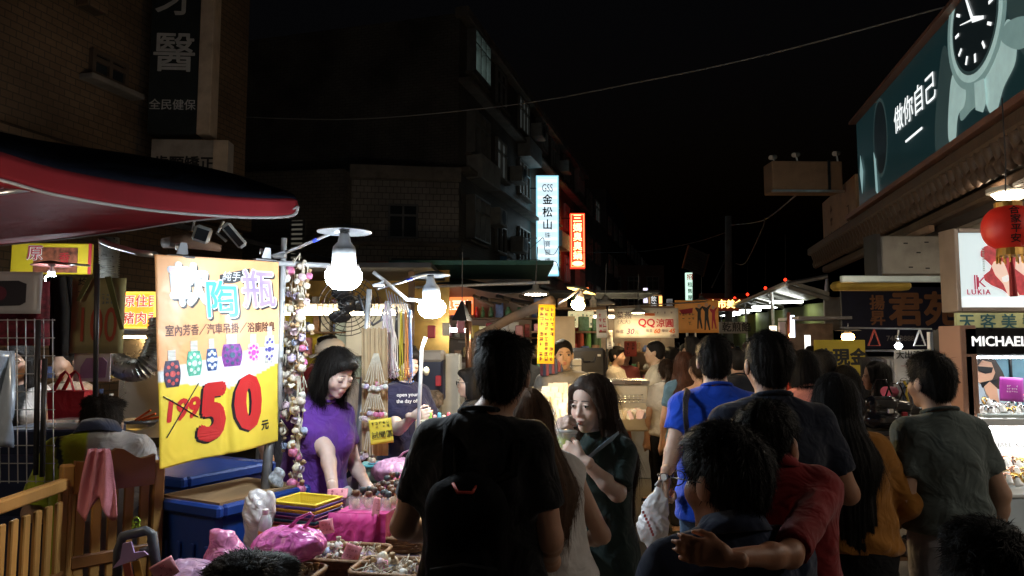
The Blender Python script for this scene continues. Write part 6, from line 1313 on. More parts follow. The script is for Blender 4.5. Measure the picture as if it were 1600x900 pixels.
def figure(x, z, s, mats):   # plain generic silhouettes
    T.part('printed_figure', MB().poly([(x - .03 * s, z), (x - .012 * s, z + .0), (x, z + .15 * s), (x + .035 * s, z), (x + .055 * s, z), (x + .03 * s, z + .2 * s), (x + .035 * s, z + .3 * s), (x + .07 * s, z + .36 * s), (x + .06 * s, z + .375 * s), (x + .01 * s, z + .33 * s), (x - .05 * s, z + .35 * s), (x - .06 * s, z + .33 * s), (x - .02 * s, z + .27 * s)], .002, T.m), mats[0]); T.part('printed_head', MB().ball((x + .005 * s, -.001, z + .37 * s), (.026 * s, .002, .032 * s), 10, 6, T.m), mats[1])
figure(.03, -.17, .85, (BK, M('print_skin', (.6, .4, .3), .5))); figure(.13, -.19, .95, (BK, M('print_skin'))); figure(.225, -.17, .8, (RI, M('print_skin')))
T.part('printed_logo', MB().poly([(-.24, .09), (-.05, .12), (-.06, .05), (-.2, .03)], .002, T.m), RI); scribble(T, 2, 5, -.25, .06, .22, .12, BK, seed=3, y=-.002, th=.12); letter(T, 'T.', .06, -.09, -.1, BK, y=-.003)
T = sign_board('dim_sign', 'dim white sign with dark characters above the crowd', 'sign', 1124, 503, 1168, 521, 12, 0, M('dim_white_board', (.34, .34, .33), .6), .05); letter(T, '乾煎餡', .15, .05, 0, INK, offset=.004)
T = Thing('dessert_stall', 'jelly dessert stall counter with open front under the banner', 'stall', P(985, 640, 9)); c = P(985, 540, 9.0); T.part('counter', MB().box((c.x - .2, 9.2, .5), (1.3, .6, 1.0), None, .01), M('counter_grey')); T.part('display_tray', MB().box((c.x + .2, 9.0, 1.06), (.55, .4, .08), None, .01), SS); T.part('back_wall', MB().box((c.x - .3, 10.6, .8), (1.6, .05, 1.5), None), M('stall_back')); T.part('awning', MB().box((c.x - .3, 9.9, 2.32), (1.5, 1.2, .03), None), M('dark_tarp', (.03, .032, .035), .7, wr=.4))
for k in range(6): T.part('tub', MB().box((c.x - .55 + k * .17, 9.05, 1.06), (.13, .2, .1), None, .015), (M('white_pack'), M('red_pack'), M('tub_cream', (.62, .55, .4), .4))[k % 3])
# clothes and goods hanging behind the phone case stall
T = sign_board('menu_panel', 'brightly lit yellow menu panel with food pictures behind the warm bulb', 'sign', 888, 486, 928, 520, 9.5, 0, M('menu_lit', (.75, .66, .36), .5, var=.5, vs=12, emit=.5), .05); scribble(T, 4, 6, -T.w * .45, T.h * .4, T.w * .9, T.h * .8, M('green_ink', (.02, .16, .12), .5), seed=13, th=.12)
T = sign_board('shop_sign', 'small orange glowing sign just above the warm bulb', 'sign', 906, 449, 920, 464, 12, 0, M('orange_lit'), .08); letter(T, '香', .12, 0, 0, M('yellow_neon2', (1, .7, .1), .4, emit=1.2), offset=.004)
for k, (u, c_) in enumerate(((906, (.30, .05, .03)), (917, (.08, .20, .06)), (929, (.05, .09, .05)))):
    solo('hanging_shirt', ('dark red shirt', 'green shirt', 'dark green shirt')[k] + ' hanging behind the phone case stall', 'garment', MB().sheet(lambda a, b: P(u - 8 + 16 * a + (a - .5) * 4 * b, 512 + b * 46, 8.6 + .04 * math.sin(a * 8)), 8, 8), M('garment_%d' % k, c_, .85, wr=.4), smooth=True, solid=.03, group='shirts hanging behind the stall')
# awning over the phone case stall and stalls left of it
T = Thing('stall_awning', 'dark tarpaulin awning stretched over the middle stalls', 'awning', P(800, 430, 8.5)); T.part('tarp', MB().sheet(lambda a, b: lerp(lerp(P(570, 455, 9.5), P(840, 448, 7.0), a), lerp(P(560, 425, 12.5), P(850, 440, 11), a), b) + Vector((0, 0, -.06 * math.sin(a * 9))), 20, 6), M('dark_tarp', (.03, .032, .035), .7, wr=.4), smooth=True, solid=.01); T.part('edge_pole', MB().tube([P(640, 449, 8.0), P(858, 441, 6.8)], .014, 8), PIPE)
T = Thing('junk_pipes', 'tangle of dark pipes and brackets under the awning', 'pipes', P(800, 470, 8))
for k in range(7): T.part('pipe', MB().tube([P(740 + 12 * k, 462 + 3 * (k % 3), 8), P(770 + 12 * k, 476 - 2 * (k % 4), 8.2)], .02, 6), (M('dull_brown', (.16, .11, .07), .6), DARKMETAL)[k % 2])

# goods on the shelves of the stalls behind
def shelf_goods(label, u0, u1, z0, rows, d, n, seed, tones):
    r = random.Random(seed); x0, x1 = P(u0, 540, d).x, P(u1, 540, d).x; T = Thing('goods_shelf', label, 'shelf', ((x0 + x1) / 2, d, z0))
    for k in range(rows):
        z = z0 + k * .26; T.part('shelf_board', MB().box(((x0 + x1) / 2, d, z), (x1 - x0, .22, .02), None), WOOD_BR); x = x0 + .03
        while x < x1 - .08:
            w_, h = r.uniform(.05, .12), r.uniform(.08, .2); c_ = r.choice(tones)
            if r.random() < .5: T.part('packet', MB().box((x + w_ / 2, d - .02, z + .011 + h / 2), (w_, .1, h), None, .006), M('goods_%d' % int(sum(c_) * 1000), c_, .4, var=.5, vs=22))
            else: T.part('jar', MB().lathe([(w_ * .4, 0), (w_ * .42, h * .6), (w_ * .2, h * .8), (w_ * .22, h)], 10, Matrix.Translation((x + w_ / 2, d - .02, z + .011))), M('goods_%d' % int(sum(c_) * 1000), c_, .4, var=.5, vs=22), smooth=True)
            x += w_ + r.uniform(.005, .05)
TN = [(.5, .05, .05), (.6, .42, .12), (.62, .58, .5), (.12, .25, .12), (.35, .18, .08), (.1, .14, .3), (.6, .25, .3)]
shelf_goods('crowded snack shelves behind the purple shirt vendor', 470, 645, 1.25, 4, 8.35, 0, 3, TN)
shelf_goods('crowded shelves at the back of the barbecue stall', 650, 840, 1.2, 4, 9.6, 0, 4, TN)
shelf_goods('shelves of drinks under the jelly banner', 945, 1030, 1.0, 3, 10.4, 0, 5, TN)
shelf_goods('shelves of boxes behind the phone case man', 830, 945, 1.25, 4, 8.0, 0, 6, TN)
shelf_goods('shelves of sauces behind the food cart', -40, 190, 1.1, 4, 5.6, 0, 7, TN)
for k, (u, v, d, w_, h, c_, lab) in enumerate(((660, 520, 9.2, .22, .3, (.6, .1, .06), 'red paper strip hanging over the barbecue counter'), (752, 525, 8.8, .2, .26, (.7, .62, .4), 'cream notice hanging by the barbecue rail'), (800, 520, 8.6, .18, .28, (.75, .7, .62), 'white notice hanging behind the awning tube'), (985, 545, 9.4, .16, .2, (.5, .08, .06), 'red packet bunch hanging under the jelly banner'), (868, 515, 9.0, .2, .3, (.6, .45, .1), 'ochre notice behind the yellow banner'))):
    T = card('hanging_notice', lab, u - w_ * 60, v - h * 60, u + w_ * 60, v + h * 60, d, 0, M('notice_%d' % k, c_, .6, var=.2), cat='notice'); scribble(T, 3, 2, -T.w * .4, T.h * .4, T.w * .8, T.h * .8, INK, y=-.01, seed=k, th=.12)

T = Thing('hidden_fill_tube', 'added warm tube hidden behind the jelly banner to light the counter', 'lamp', (1.35, 9.9, 2.0)); T.part('tube', MB().tube([(.95, 9.9, 2.02), (1.85, 9.9, 2.02)], .016, 8), TUBEW); T.part('holder', MB().box((1.4, 9.9, 2.05), (1.0, .05, .03), None), STEEL)  # tube added out of sight to light the counter and people
for k, (u, d) in enumerate(((1022, 12.5), (1046, 16.0))):
    x = (u - 800) / F * d; T = Thing('far_stall', ('lit snack stall beyond the jelly dessert stall', 'second lit stall farther down the row')[k], 'stall', (x, d, 0), 'lit stalls down the row')
    T.part('counter', MB().box((x - .5, d, .48), (1.5, .8, .96), None, .01), M('cabinet_cream')); T.part('awning', MB().box((x - .4, d, 2.25), (1.9, 1.3, .05), None), M('brown_tarp')); T.part('back_wall', MB().box((x - .5, d + .9, 1.1), (1.6, .05, 2.2), None), M('stall_back'))
    T.part('tube', MB().tube([(x - 1.1, d - .1, 2.12), (x + .2, d - .1, 2.12)], .02, 8), TUBEW)  # tubes put in to brighten the far centre of the street
    for sx in (-1.3, .45): T.part('post', MB().tube([(x + sx, d - .5, 0), (x + sx, d - .5, 2.25)], .02, 6), STEEL)
    for q_ in range(9): T.part('tub', MB().box((x - 1.1 + q_ * .15, d - .3 + .1 * (q_ % 2), 1.02), (.11, .16, .12), None, .015), (M('white_pack'), M('red_pack'), M('tub_cream'), M('yellow_pack'))[q_ % 4])

# ================================================================== right side: watch shop, billboard, clothes stalls
RA = math.atan2(.206, .979); RD = Vector((math.sin(RA), math.cos(RA), 0)); RYAW = -(math.pi / 2 - RA) + math.pi  # facade frame: x runs away down the street
O = Vector((4.27, 8.7, 0))
mR = Matrix(((-RD.x, RD.y, 0, O.x), (-RD.y, -RD.x, 0, O.y), (0, 0, 1, 0), (0, 0, 0, 1)))   # local x towards the camera side, y into the building, z up
def RX(u):
    """distance along the facade (towards the viewer) seen at pixel column u"""
    k = (u - 800) / F; return (O.x - k * O.y) / (RD.x - k * RD.y)
def RZ(u, v):
    t = RX(u); d = O.y - RD.y * t; return PX(u, v, d)[2]
# building above the shop
T = Thing('shop_building', 'dark building carrying the watch billboard and carved eave', 'building', O)
T.part('wall', MB().box((3.2, 2.9, 3.74), (6.2, 5, 1.06), mR), CONC_D); T.part('floor_slab', MB().box((3.0, 2.9, 3.12), (11, 5.6, .16), mR), M('dark_slab', (.10, .085, .07), .8, dirt=.4))
T.part('back_wall', MB().box((2.0, 2.6, 1.4), (8.0, .1, 2.8), mR), M('shop_wall', (.38, .36, .33), .6))
# billboard with the watch
T = Thing('watch_billboard', 'backlit dark teal billboard picturing a large steel wristwatch', 'billboard', O + Vector((0, 0, 3.2)))
zb, zt = 3.22, 4.36; L = 5.6; zc = (zb + zt) / 2
TEAL = M('billboard_print', (.007, .022, .025), .35, var=.45, vs=.9, emit=.5, ecol=(.005, .018, .020)); T.part('panel', MB().box((L / 2, .1, zc), (L, .2, zt - zb), mR), TEAL)
COP = M('copper_trim', (.26, .13, .09), .5, metal=.4); T.part('trim', MB().box((L / 2, .06, zt + .02), (L + .06, .28, .035), mR).box((L / 2, .02, zb - .03), (L + .06, .36, .05), mR), COP)
T.m = mR
WB = M('billboard_white', (.85, .9, .9), .4, emit=.8)
def bb(u, v): return RX(u), RZ(u, v)
x, z = bb(1443, 166); letter(T, '做你自己', .27, x, z, WB, y=-.006)
x0, z0 = bb(1428, 222); x1, z1 = bb(1455, 199); T.part('rule', MB().box(((x0 + x1) / 2, -.004, (z0 + z1) / 2), (abs(x1 - x0), .006, .02), mR), WB)
def tone(name, c, e=.9): return M('print_' + name, c, .35, var=.45, vs=3.5, emit=e)
ST1, ST2, ST3, BLK = tone('steel', (.15, .24, .23), .55), tone('steel_dark', (.025, .045, .045), .5), tone('steel_light', (.30, .43, .41), .55), tone('dial_black', (.004, .007, .008), .6)
cx, cz = bb(1549, 30); cx = RX(1549)
def ring(r0, r1, mat, y, n=48, cx_=None, cz_=None, sx=1.0, name='printed_ring'):
    a = cx if cx_ is None else cx_; b = cz if cz_ is None else cz_; mb = MB()
    vs = []; fs = []
    for k in range(n): t = 2 * math.pi * k / n; vs += [(a + r0 * sx * math.cos(t), y, b + r0 * math.sin(t)), (a + r1 * sx * math.cos(t), y, b + r1 * math.sin(t)), (a + r1 * sx * math.cos(t), y + .004, b + r1 * math.sin(t))]
    for k in range(n): j = (k + 1) % n; fs += [(3 * k, 3 * j, 3 * j + 1, 3 * k + 1), (3 * k + 1, 3 * j + 1, 3 * j + 2, 3 * k + 2)]
    mb.add(vs, fs, mR); T.part(name, mb, mat)
R_ = .47
def blob(pts, mat, y=-.006, name='printed_shape'):
    T.part(name, MB().poly(pts, .003, off(mR, 0, y, 0)), mat)
q = lambda a, b: (cx + a * R_, cz + b * R_)
def curve(pts, n=6):
    out = []; N = len(pts)
    for i in range(N):
        p0, p1, p2, p3 = (np.array(pts[(i + k) % N]) for k in (-1, 0, 1, 2))
        for j in range(n): f = j / n; out.append(tuple(.5 * (2 * p1 + (p2 - p0) * f + (2 * p0 - 5 * p1 + 4 * p2 - p3) * f * f + (3 * p1 - p0 - 3 * p2 + p3) * f ** 3)))
    return out
def soft(pts, mat, y): blob(curve([q(*p) for p in pts]), mat, y)
soft([(-1.0, -.35), (-.75, -1.0), (-.95, -1.5), (-1.3, -1.95), (-1.75, -2.1), (-1.95, -1.5), (-1.75, -.7), (-1.35, .1)], ST2, -.002)
soft([(.95, .3), (1.4, .1), (1.95, -.5), (2.1, -1.2), (1.6, -1.3), (1.2, -.7)], ST2, -.002)
soft([(-.95, -.55), (-.5, -.95), (-.55, -1.25), (-.85, -1.35), (-1.05, -1.8), (-1.3, -1.6), (-1.2, -1.0)], ST3, -.004)
soft([(-.6, -1.0), (.1, -1.12), (.15, -1.4), (-.3, -1.42), (-.75, -1.45)], ST1, -.0035)
soft([(.2, -1.1), (.75, -.85), (1.05, -.5), (1.3, -.75), (1.25, -1.2), (.85, -1.45), (.55, -1.75), (.3, -1.6)], ST3, -.004)
soft([(.85, -.7), (1.1, -.55), (1.7, -.75), (2.0, -1.25), (1.75, -1.15), (1.3, -1.05)], ST1, -.005)
ring(.98 * R_, 1.12 * R_, ST1, -.008); ring(.84 * R_, 1.0 * R_, ST3, -.010); ring(.76 * R_, .88 * R_, ST2, -.012); ring(0.0, .82 * R_, BLK, -.014, name='printed_dial')
for k in range(60):
    t = k * math.pi / 30
    if k % 5 == 0: blob([(cx + R_ * (.58 * math.cos(t)) + .012 * math.sin(t), cz + R_ * .58 * math.sin(t) - .012 * math.cos(t)), (cx + R_ * (.72 * math.cos(t)) + .012 * math.sin(t), cz + R_ * .72 * math.sin(t) - .012 * math.cos(t)), (cx + R_ * (.72 * math.cos(t)) - .012 * math.sin(t), cz + R_ * .72 * math.sin(t) + .012 * math.cos(t)), (cx + R_ * (.58 * math.cos(t)) - .012 * math.sin(t), cz + R_ * .58 * math.sin(t) + .012 * math.cos(t))], WB, -.016, 'hour_mark')
for a, l_, w_ in ((2.0, .55, .018), (-.35, .42, .024), (2.9, .5, .006)):
    c_, s_ = math.cos(a), math.sin(a); blob([(cx - s_ * w_, cz + c_ * w_), (cx + c_ * l_ * R_ - s_ * w_ * .5, cz + s_ * l_ * R_ + c_ * w_ * .5), (cx + c_ * l_ * R_ + s_ * w_ * .5, cz + s_ * l_ * R_ - c_ * w_ * .5), (cx + s_ * w_, cz - c_ * w_)], WB, -.019, 'watch_hand')
blob([q(-.05, -1.05), q(.3, -1.1), q(.33, -1.5), q(.2, -1.62), q(-.05, -1.5)], ST3, -.020, 'crown')
# second, darker watch on its edge at the far end
cx2, cz2 = bb(1388, 215); T.part('printed_watch', MB().ball((cx2, -.004, cz2), (.24, .003, .42), 24, 12, mR), BLK); ring(.40, .44, ST2, -.008, 40, cx2, cz2, .58); blob([(cx2 - .25, cz2 - .1), (cx2 - .22, cz2 - .55), (cx2 - .14, cz2 - .62), (cx2 - .18, cz2 - .2)], tone('steel_mid', (.16, .26, .26)), -.010)
x2, z2 = bb(1357, 270); blob([(x2 - .03, z2 + .22), (x2 + .06, z2), (x2 - .01, z2 - .25), (x2 - .08, z2)], tone('steel_mid', (.16, .26, .26)), -.010)
# carved eave: beam and brackets
T = Thing('carved_eave', 'brown carved eave with scalloped brackets under the watch billboard', 'eave', O + Vector((0, 0, 2.7)))
CARV = M('carved_wood', (.075, .042, .024), .6, var=.35, vs=14, dirt=.5, bump=.4, bs=40)
T.part('beam', MB().box((2.8, .02, 3.08), (10.6, .34, .12), mR, .02), CARV); T.part('lower_beam', MB().box((2.8, .12, 2.80), (10.6, .12, .10), mR, .02), CARV)
bk = MB(); bk.lathe([(.01, -.13), (.035, -.11), (.05, -.06), (.035, -.02), (.055, .04), (.07, .10), (.06, .13)], 10); bk.ball((0, -.045, -.02), (.045, .05, .05), 8, 6); bkm = mesh('bracket', bk.V, bk.Fc, CARV, True)
for k in range(76):
    o_ = T.link('bracket', bkm); o_.location = (mR @ Vector((-2.3 + k * .135, -.07, 2.93))) - T.base; o_.rotation_euler = (0, 0, .3 * (k % 3))
T.part('lower_board', MB().box((2.6, .18, 2.72), (4.2, .04, .10), mR), M('dark_board', (.04, .03, .025), .6)); T.part('pale_board', MB().box((RX(1412), .10, 2.72), (1.15, .05, .06), mR), M('tan_board', (.36, .22, .14), .6))
# beige side sign with carved panel
T = Thing('beige_sign_box', 'old beige wall sign with faded dark characters beyond the billboard', 'sign', O + Vector((0, 0, 3))); T.m = mR
T.part('panel', MB().box((-1.15, .1, 3.40), (1.9, .18, .76), mR, .01), M('beige_sign_face', (.40, .24, .13), .6, dirt=.5)); scribble(T, 3, 3, -1.75, 3.66, 1.4, .55, M('faded_ink', (.12, .06, .03), .7), y=.005, seed=17, th=.12)
# camera box above
T = Thing('awning_motor_box', 'long beige metal box with small cameras on top', 'box', P(1262, 300, 9.2)); c = P(1262, 275, 9.2); m = frame(c, .03)
T.part('box_body', MB().box((0, .15, 0), (.93, .3, .40), m, .01), M('beige_metal', (.28, .17, .10), .55, dirt=.45)); T.part('lip', MB().box((0, .0, -.20), (.95, .05, .03), m, .004), STEEL); T.part('strap', MB().box((.28, -.008, 0), (.03, .02, .42), m), BLACK)
for u, v in ((1208, 246), (1244, 242), (1307, 240)):
    t = Thing('security_camera', 'small pale security camera on the %s of the beige box' % {1208: 'far end', 1244: 'middle', 1307: 'billboard end'}[u], 'camera', P(u, 252, 9.25), 'security cameras'); q_ = P(u, v, 9.25); t.part('camera_body', MB().tube([q_ + Vector((-.05, -.05, -.015)), q_ + Vector((.04, .04, .015))], .032, 12), M('camera_white', (.5, .46, .42), .4)); t.part('mount', MB().tube([q_, P(u + 2, 254, 9.25)], .012, 8), PIPE)
# shop soffit, beams and lights
T = Thing('shop_soffit', 'white painted plank ceiling over the watch counters', 'ceiling', O + Vector((0, 0, 2.7))); WPL = M('white_planks', (.55, .52, .45), .55, var=.15, vs=3, dirt=.25)
for k in range(18): T.part('plank', MB().box((4.2, .35 + k * .125, 2.78 + .004 * (k % 2)), (9.2, .118, .03), mR), WPL)
T.part('pipe', MB().tube([mR @ Vector((-.2, .7, 2.68)), mR @ Vector((4.8, .7, 2.70))], .03, 10), M('white_pipe', (.5, .48, .42), .5), smooth=True)
for c, lab_ in ((P(1580, 296, 5.2), 'round flush lamp glowing in the shop ceiling above the lantern'), (mR @ Vector((4.6, .9, 0)), 'added round flush fill lamp in the ceiling over the watch booth'), (mR @ Vector((6.2, .8, 0)), 'added unseen fill lamp in the ceiling beyond the watch booth'), (mR @ Vector((7.9, .7, 0)), 'added unseen fill lamp in the ceiling at the shop entrance'), (mR @ Vector((1.2, 1.0, 0)), 'added round flush fill lamp in the ceiling behind the white beam')):  # lamp above the lantern is real; the others are added for fill light
  T = Thing('ceiling_lamp', lab_, 'lamp', (c.x, c.y, 2.7), 'flush lamps in the shop ceiling'); T.part('lamp_face', MB().lathe([(.01, -.05), (.10, -.04), (.13, 0)], 24, Matrix.Translation((c.x, c.y, 2.745))), M('ceiling_lamp_face', (1, 1, 1), .4, var=0, emit=34, ecol=(1, .80, .56)) if 'lantern' in lab_ or 'beam' in lab_ else M('ceiling_fill_lamp', (1, 1, 1), .4, var=0, emit=72, ecol=(1, .89, .74))); T.part('rim', MB().lathe([(.13, -.01), (.16, 0), (.16, .03)], 24, Matrix.Translation((c.x, c.y, 2.745)), cap=False), WPL)
T = Thing('header_beam', 'white painted boxed beam with dark scuffs', 'beam', P(1430, 430, 6.8)); c = P(1432, 398, 6.8); T.part('beam_body', MB().box((c.x, c.y + .12, c.z), (.68, .24, .37), None, .01), M('scuffed_white', (.36, .34, .30), .5, dirt=.5)); T.part('end_post', MB().box((c.x - .37, c.y + .1, c.z - .02), (.04, .25, .44), None), DARKMETAL)
for a, b in ((-.1, .11), (.1, .12), (.02, .02), (-.06, -.12), (.1, -.13)): T.part('scuff', MB().box((c.x + a, c.y - .002, c.z + b), (.04, .003, .012), None), BLACK)
solo('shutter_rail', 'pale aluminium shutter rail under the white beam', 'rail', MB().box(P(1400, 436, 6.6), (1.02, .05, .06), None, .006), M('pale_aluminium', (.52, .60, .58), .35, metal=.5, emit=.02))
solo('tarp_fold', 'folded yellow tarpaulin tucked behind the shutter rail', 'tarp', MB().box(P(1360, 447, 7.2), (.75, .2, .09), None, .03), M('mustard_tarp', (.42, .28, .04), .7, wr=.4))
# light box poster with lady and watch
T = sign_board('poster_lightbox', 'backlit poster of a lady in red with a wristwatch', 'poster', 1490, 358, 1690, 486, 4.5, .0, M('poster_pale', (.66, .78, .80), .35, var=.06, emit=.55), .14, .028, M('bronze_frame', (.35, .28, .23), .4, metal=.4))
T.m = off(T.m, 0, -.004, 0); w2, h2 = T.w / 2, T.h / 2
def px2(u, v): return ((u - 1590) / F * 4.5, -(v - 422) / F * 4.5)
def shp(pts, mat, y=0, name='printed_shape'): T.part(name, MB().poly([px2(*p) for p in pts], .002, off(T.m, 0, y, 0)), mat)
PRED, PSK, PSK2 = M('poster_red', (.50, .06, .07), .4, var=.5, vs=26, emit=.35), M('poster_skin', (.78, .55, .45), .4, var=.06, emit=.5), M('poster_skin2', (.66, .42, .33), .4, var=.06, emit=.4)
rp = random.Random(4); edge = [(1540 - 8 * math.sin(k * 1.1) - rp.uniform(0, 5) + k * .4 + max(0, k - 6) * 6, 385 + k * 7.6) for k in range(11)]
shp(edge + [(1640, 463), (1640, 380), (1575, 374)], PRED, 0, 'printed_dress'); shp([(1588, 392), (1610, 385), (1640, 390), (1640, 425), (1600, 432), (1585, 420)], PSK, -.002, 'printed_neck')
shp([(1548, 416), (1552, 409), (1560, 406), (1567, 410), (1571, 420), (1576, 438), (1590, 463), (1572, 463), (1565, 444), (1553, 430)], PSK, -.004, 'printed_arm'); shp([(1563, 434), (1572, 430), (1577, 435), (1570, 441), (1564, 440)], M('poster_silver', (.8, .8, .78), .3, emit=.5), -.006, 'printed_watch')
shp([(1596, 352), (1640, 352), (1640, 395), (1612, 392), (1598, 375)], PSK, -.003, 'printed_face'); shp([(1585, 350), (1600, 356), (1598, 376), (1590, 392), (1580, 385)], M('poster_hair', (.06, .03, .02), .5, emit=.03), -.005, 'printed_hair')
LR = M('lukia_red', (.50, .04, .10), .4, emit=.3); letter(T, 'LUKIA', .042, *px2(1526, 457), LR, y=-.002, offset=.001, spacing=1.25); letter(T, 'K', .085, *px2(1531, 442), LR, y=-.002); T.part('logo', MB().box((px2(1521, 441)[0], -.002, px2(1521, 441)[1]), (.008, .002, .09), T.m).box((px2(1524.5, 441)[0], -.002, px2(1521, 441)[1]), (.008, .002, .09), T.m), LR)
T.part('footer', MB().box((0, -.001, -h2 + .055), (T.w - .06, .002, .06), T.m), M('poster_footer', (.78, .84, .86), .4, emit=.6)); letter(T, 'SEIKO', .034, *px2(1608, 473), M('poster_navy', (.05, .06, .12), .4, emit=.02), y=-.004, offset=.001)
for k in range(11): T.part('small_text', MB().box((px2(1536 + (k % 2) * 0, 388 + k * 3.5)[0], -.003, px2(1536, 388 + k * 3.5)[1]), (.014, .002, .007), T.m), WHITEP)
T = sign_board('strip_sign', 'weathered pale green strip sign below the lit poster', 'sign', 1494, 487, 1690, 513, 5.2, 0, M('pale_green_strip', (.50, .50, .24), .6, dirt=.4, var=.3), .03); letter(T, '天 客 美 髮', .11, -.15, -.02, M('dark_teal_ink', (.02, .10, .12), .5), offset=.002)
# lantern
T = Thing('paper_lantern', 'round red paper lantern with black characters and gold rims', 'lantern', P(1578, 400, 3.3)); c = P(1577, 356, 3.3); m = Matrix.Translation(c); LRED = M('lantern_red', (.62, .022, .012), .5, var=.1, vs=8, emit=.08); GOLD = M('lantern_gold', (.55, .30, .06), .35, metal=.5)
N_ = 28; prof = [(.112 * math.cos(t) ** .72 if abs(t) < 1.5 else .03, .104 * math.sin(t)) for t in np.linspace(-1.25, 1.25, 21)]
vs = []; fs = []
for i, (r, z) in enumerate(prof):
    for k in range(N_ * 2): a = math.pi * k / N_; rr_ = r * (1 + (.012 if k % 2 else -.012)); vs.append((rr_ * math.cos(a), rr_ * math.sin(a), z))
for i in range(20):
    for k in range(N_ * 2): j = (k + 1) % (N_ * 2); fs.append((i * N_ * 2 + k, i * N_ * 2 + j, (i + 1) * N_ * 2 + j, (i + 1) * N_ * 2 + k))
T.part('shade', MB().add(vs, fs, m), LRED, smooth=True)
T.part('cap', MB().lathe([(.055, .092), (.057, .118), (.04, .12)], 20, m), GOLD); T.part('base', MB().lathe([(.04, -.135), (.058, -.13), (.055, -.095)], 20, m), GOLD)
for k, ch in enumerate('合家平安'):
    zz = .066 - k * .043; aa = math.radians(-112); rr_ = .112 * math.cos(math.asin(max(-1, min(1, zz / .107)))) ** .72 + .003
    T.part('lettering', glyphs(ch, .040, m @ Matrix.Translation((rr_ * math.cos(aa), rr_ * math.sin(aa), zz)) @ Matrix.Rotation(aa + math.pi / 2, 4, 'Z') @ Matrix.Rotation(-zz * 5, 4, 'X'), offset=.001), INK)
T.part('tassel', MB().tube([c + Vector((0, 0, -.13)), c + Vector((0, 0, -.2)), c + Vector((.003, 0, -.32))], [.004, .012, .016], 8), M('tassel_red', (.40, .02, .02), .7)); T.part('hook', MB().tube([c + Vector((0, 0, .12)), c + Vector((-.01, 0, .15)), c + Vector((.0, 0, .30)), c + Vector((0, 0, .62))], .003, 6), DARKMETAL)
for k in range(14): a = k * .449; T.part('fringe', MB().tube([c + Vector((.055 * math.cos(a), .055 * math.sin(a), -.13)), c + Vector((.056 * math.cos(a), .056 * math.sin(a), -.165))], .004, 5), GOLD)

# ---- watch booth
d0 = 3.9; X0 = P(1508, 540, d0).x; X1 = X0 + 1.25; zz = lambda v: P(1550, v, d0).z
T = Thing('watch_booth', 'white lit watch booth with black header and two display tiers', 'booth', (X0, d0, 0)); T.m = frame((X0, d0, 0))
WL = M('booth_white', (.75, .77, .78), .4, var=.04); m = T.m; W_ = X1 - X0
T.part('header', MB().box((W_ / 2, .15, (zz(512) + zz(555)) / 2), (W_, .3, zz(512) - zz(555)), m, .006), M('booth_black', (.008, .008, .009), .3)); T.part('lettering', glyphs('MICHAEL KORS', .068, off(m, .032, -.004, (zz(517) + zz(551)) / 2), align='LEFT', offset=.002, sx=1.0), M('booth_letter', (.85, .85, .83), .4, emit=.7))
T.part('left_frame', MB().box((.018, .15, (zz(556) + zz(765)) / 2), (.036, .3, zz(556) - zz(765)), m, .004), WL); T.part('back_panel', MB().box((W_ / 2, .34, 1.2), (W_, .03, 1.0), m), WL)
T.part('glass_shelf', MB().box((W_ / 2 + .02, .12, zz(649)), (W_ - .05, .34, .02), m, .004), M('shelf_glass', (.65, .75, .74), .15, var=0)); T.part('fascia', MB().box((W_ / 2 + .02, -.045, (zz(653) + zz(664)) / 2), (W_ - .05, .02, zz(653) - zz(664)), m, .003), WL)
T.part('riser', MB().box((W_ / 2 + .02, .02, (zz(665) + zz(715)) / 2), (W_ - .06, .03, zz(665) - zz(715)), m), M('riser_white', (.85, .85, .85), .4, emit=.55)); T.part('lettering', glyphs('MICHAEL KORS', .034, off(m, .055, -.004, zz(695)), align='LEFT', offset=-.0004, spacing=1.15), M('booth_grey_letter', (.05, .05, .06), .4))
T.part('lower_deck', MB().box((W_ / 2 + .02, -.06, zz(762)), (W_ + .02, .30, .02), m, .004), WL); T.part('cabinet', MB().box((W_ / 2 + .03, -.02, zz(762) / 2 - .006), (W_, .36, zz(762) - .014), m, .006), M('cabinet_blue_white', (.50, .58, .64), .4, dirt=.1)); T.part('door_gap', MB().box((.19, -.203, .42), (.005, .006, .76), m), DARKMETAL)
T.part('light_strip', MB().box((W_ / 2, .06, zz(557) - .006), (W_ - .1, .03, .01), m), M('booth_led', (1, 1, 1), .4, var=0, emit=26, ecol=(.95, .98, 1))); T.part('light_strip', MB().box((W_ / 2, -.03, zz(666) - .003), (W_ - .1, .02, .008), m), M('booth_led2', (1, 1, 1), .4, var=0, emit=22, ecol=(1, .96, .9)))
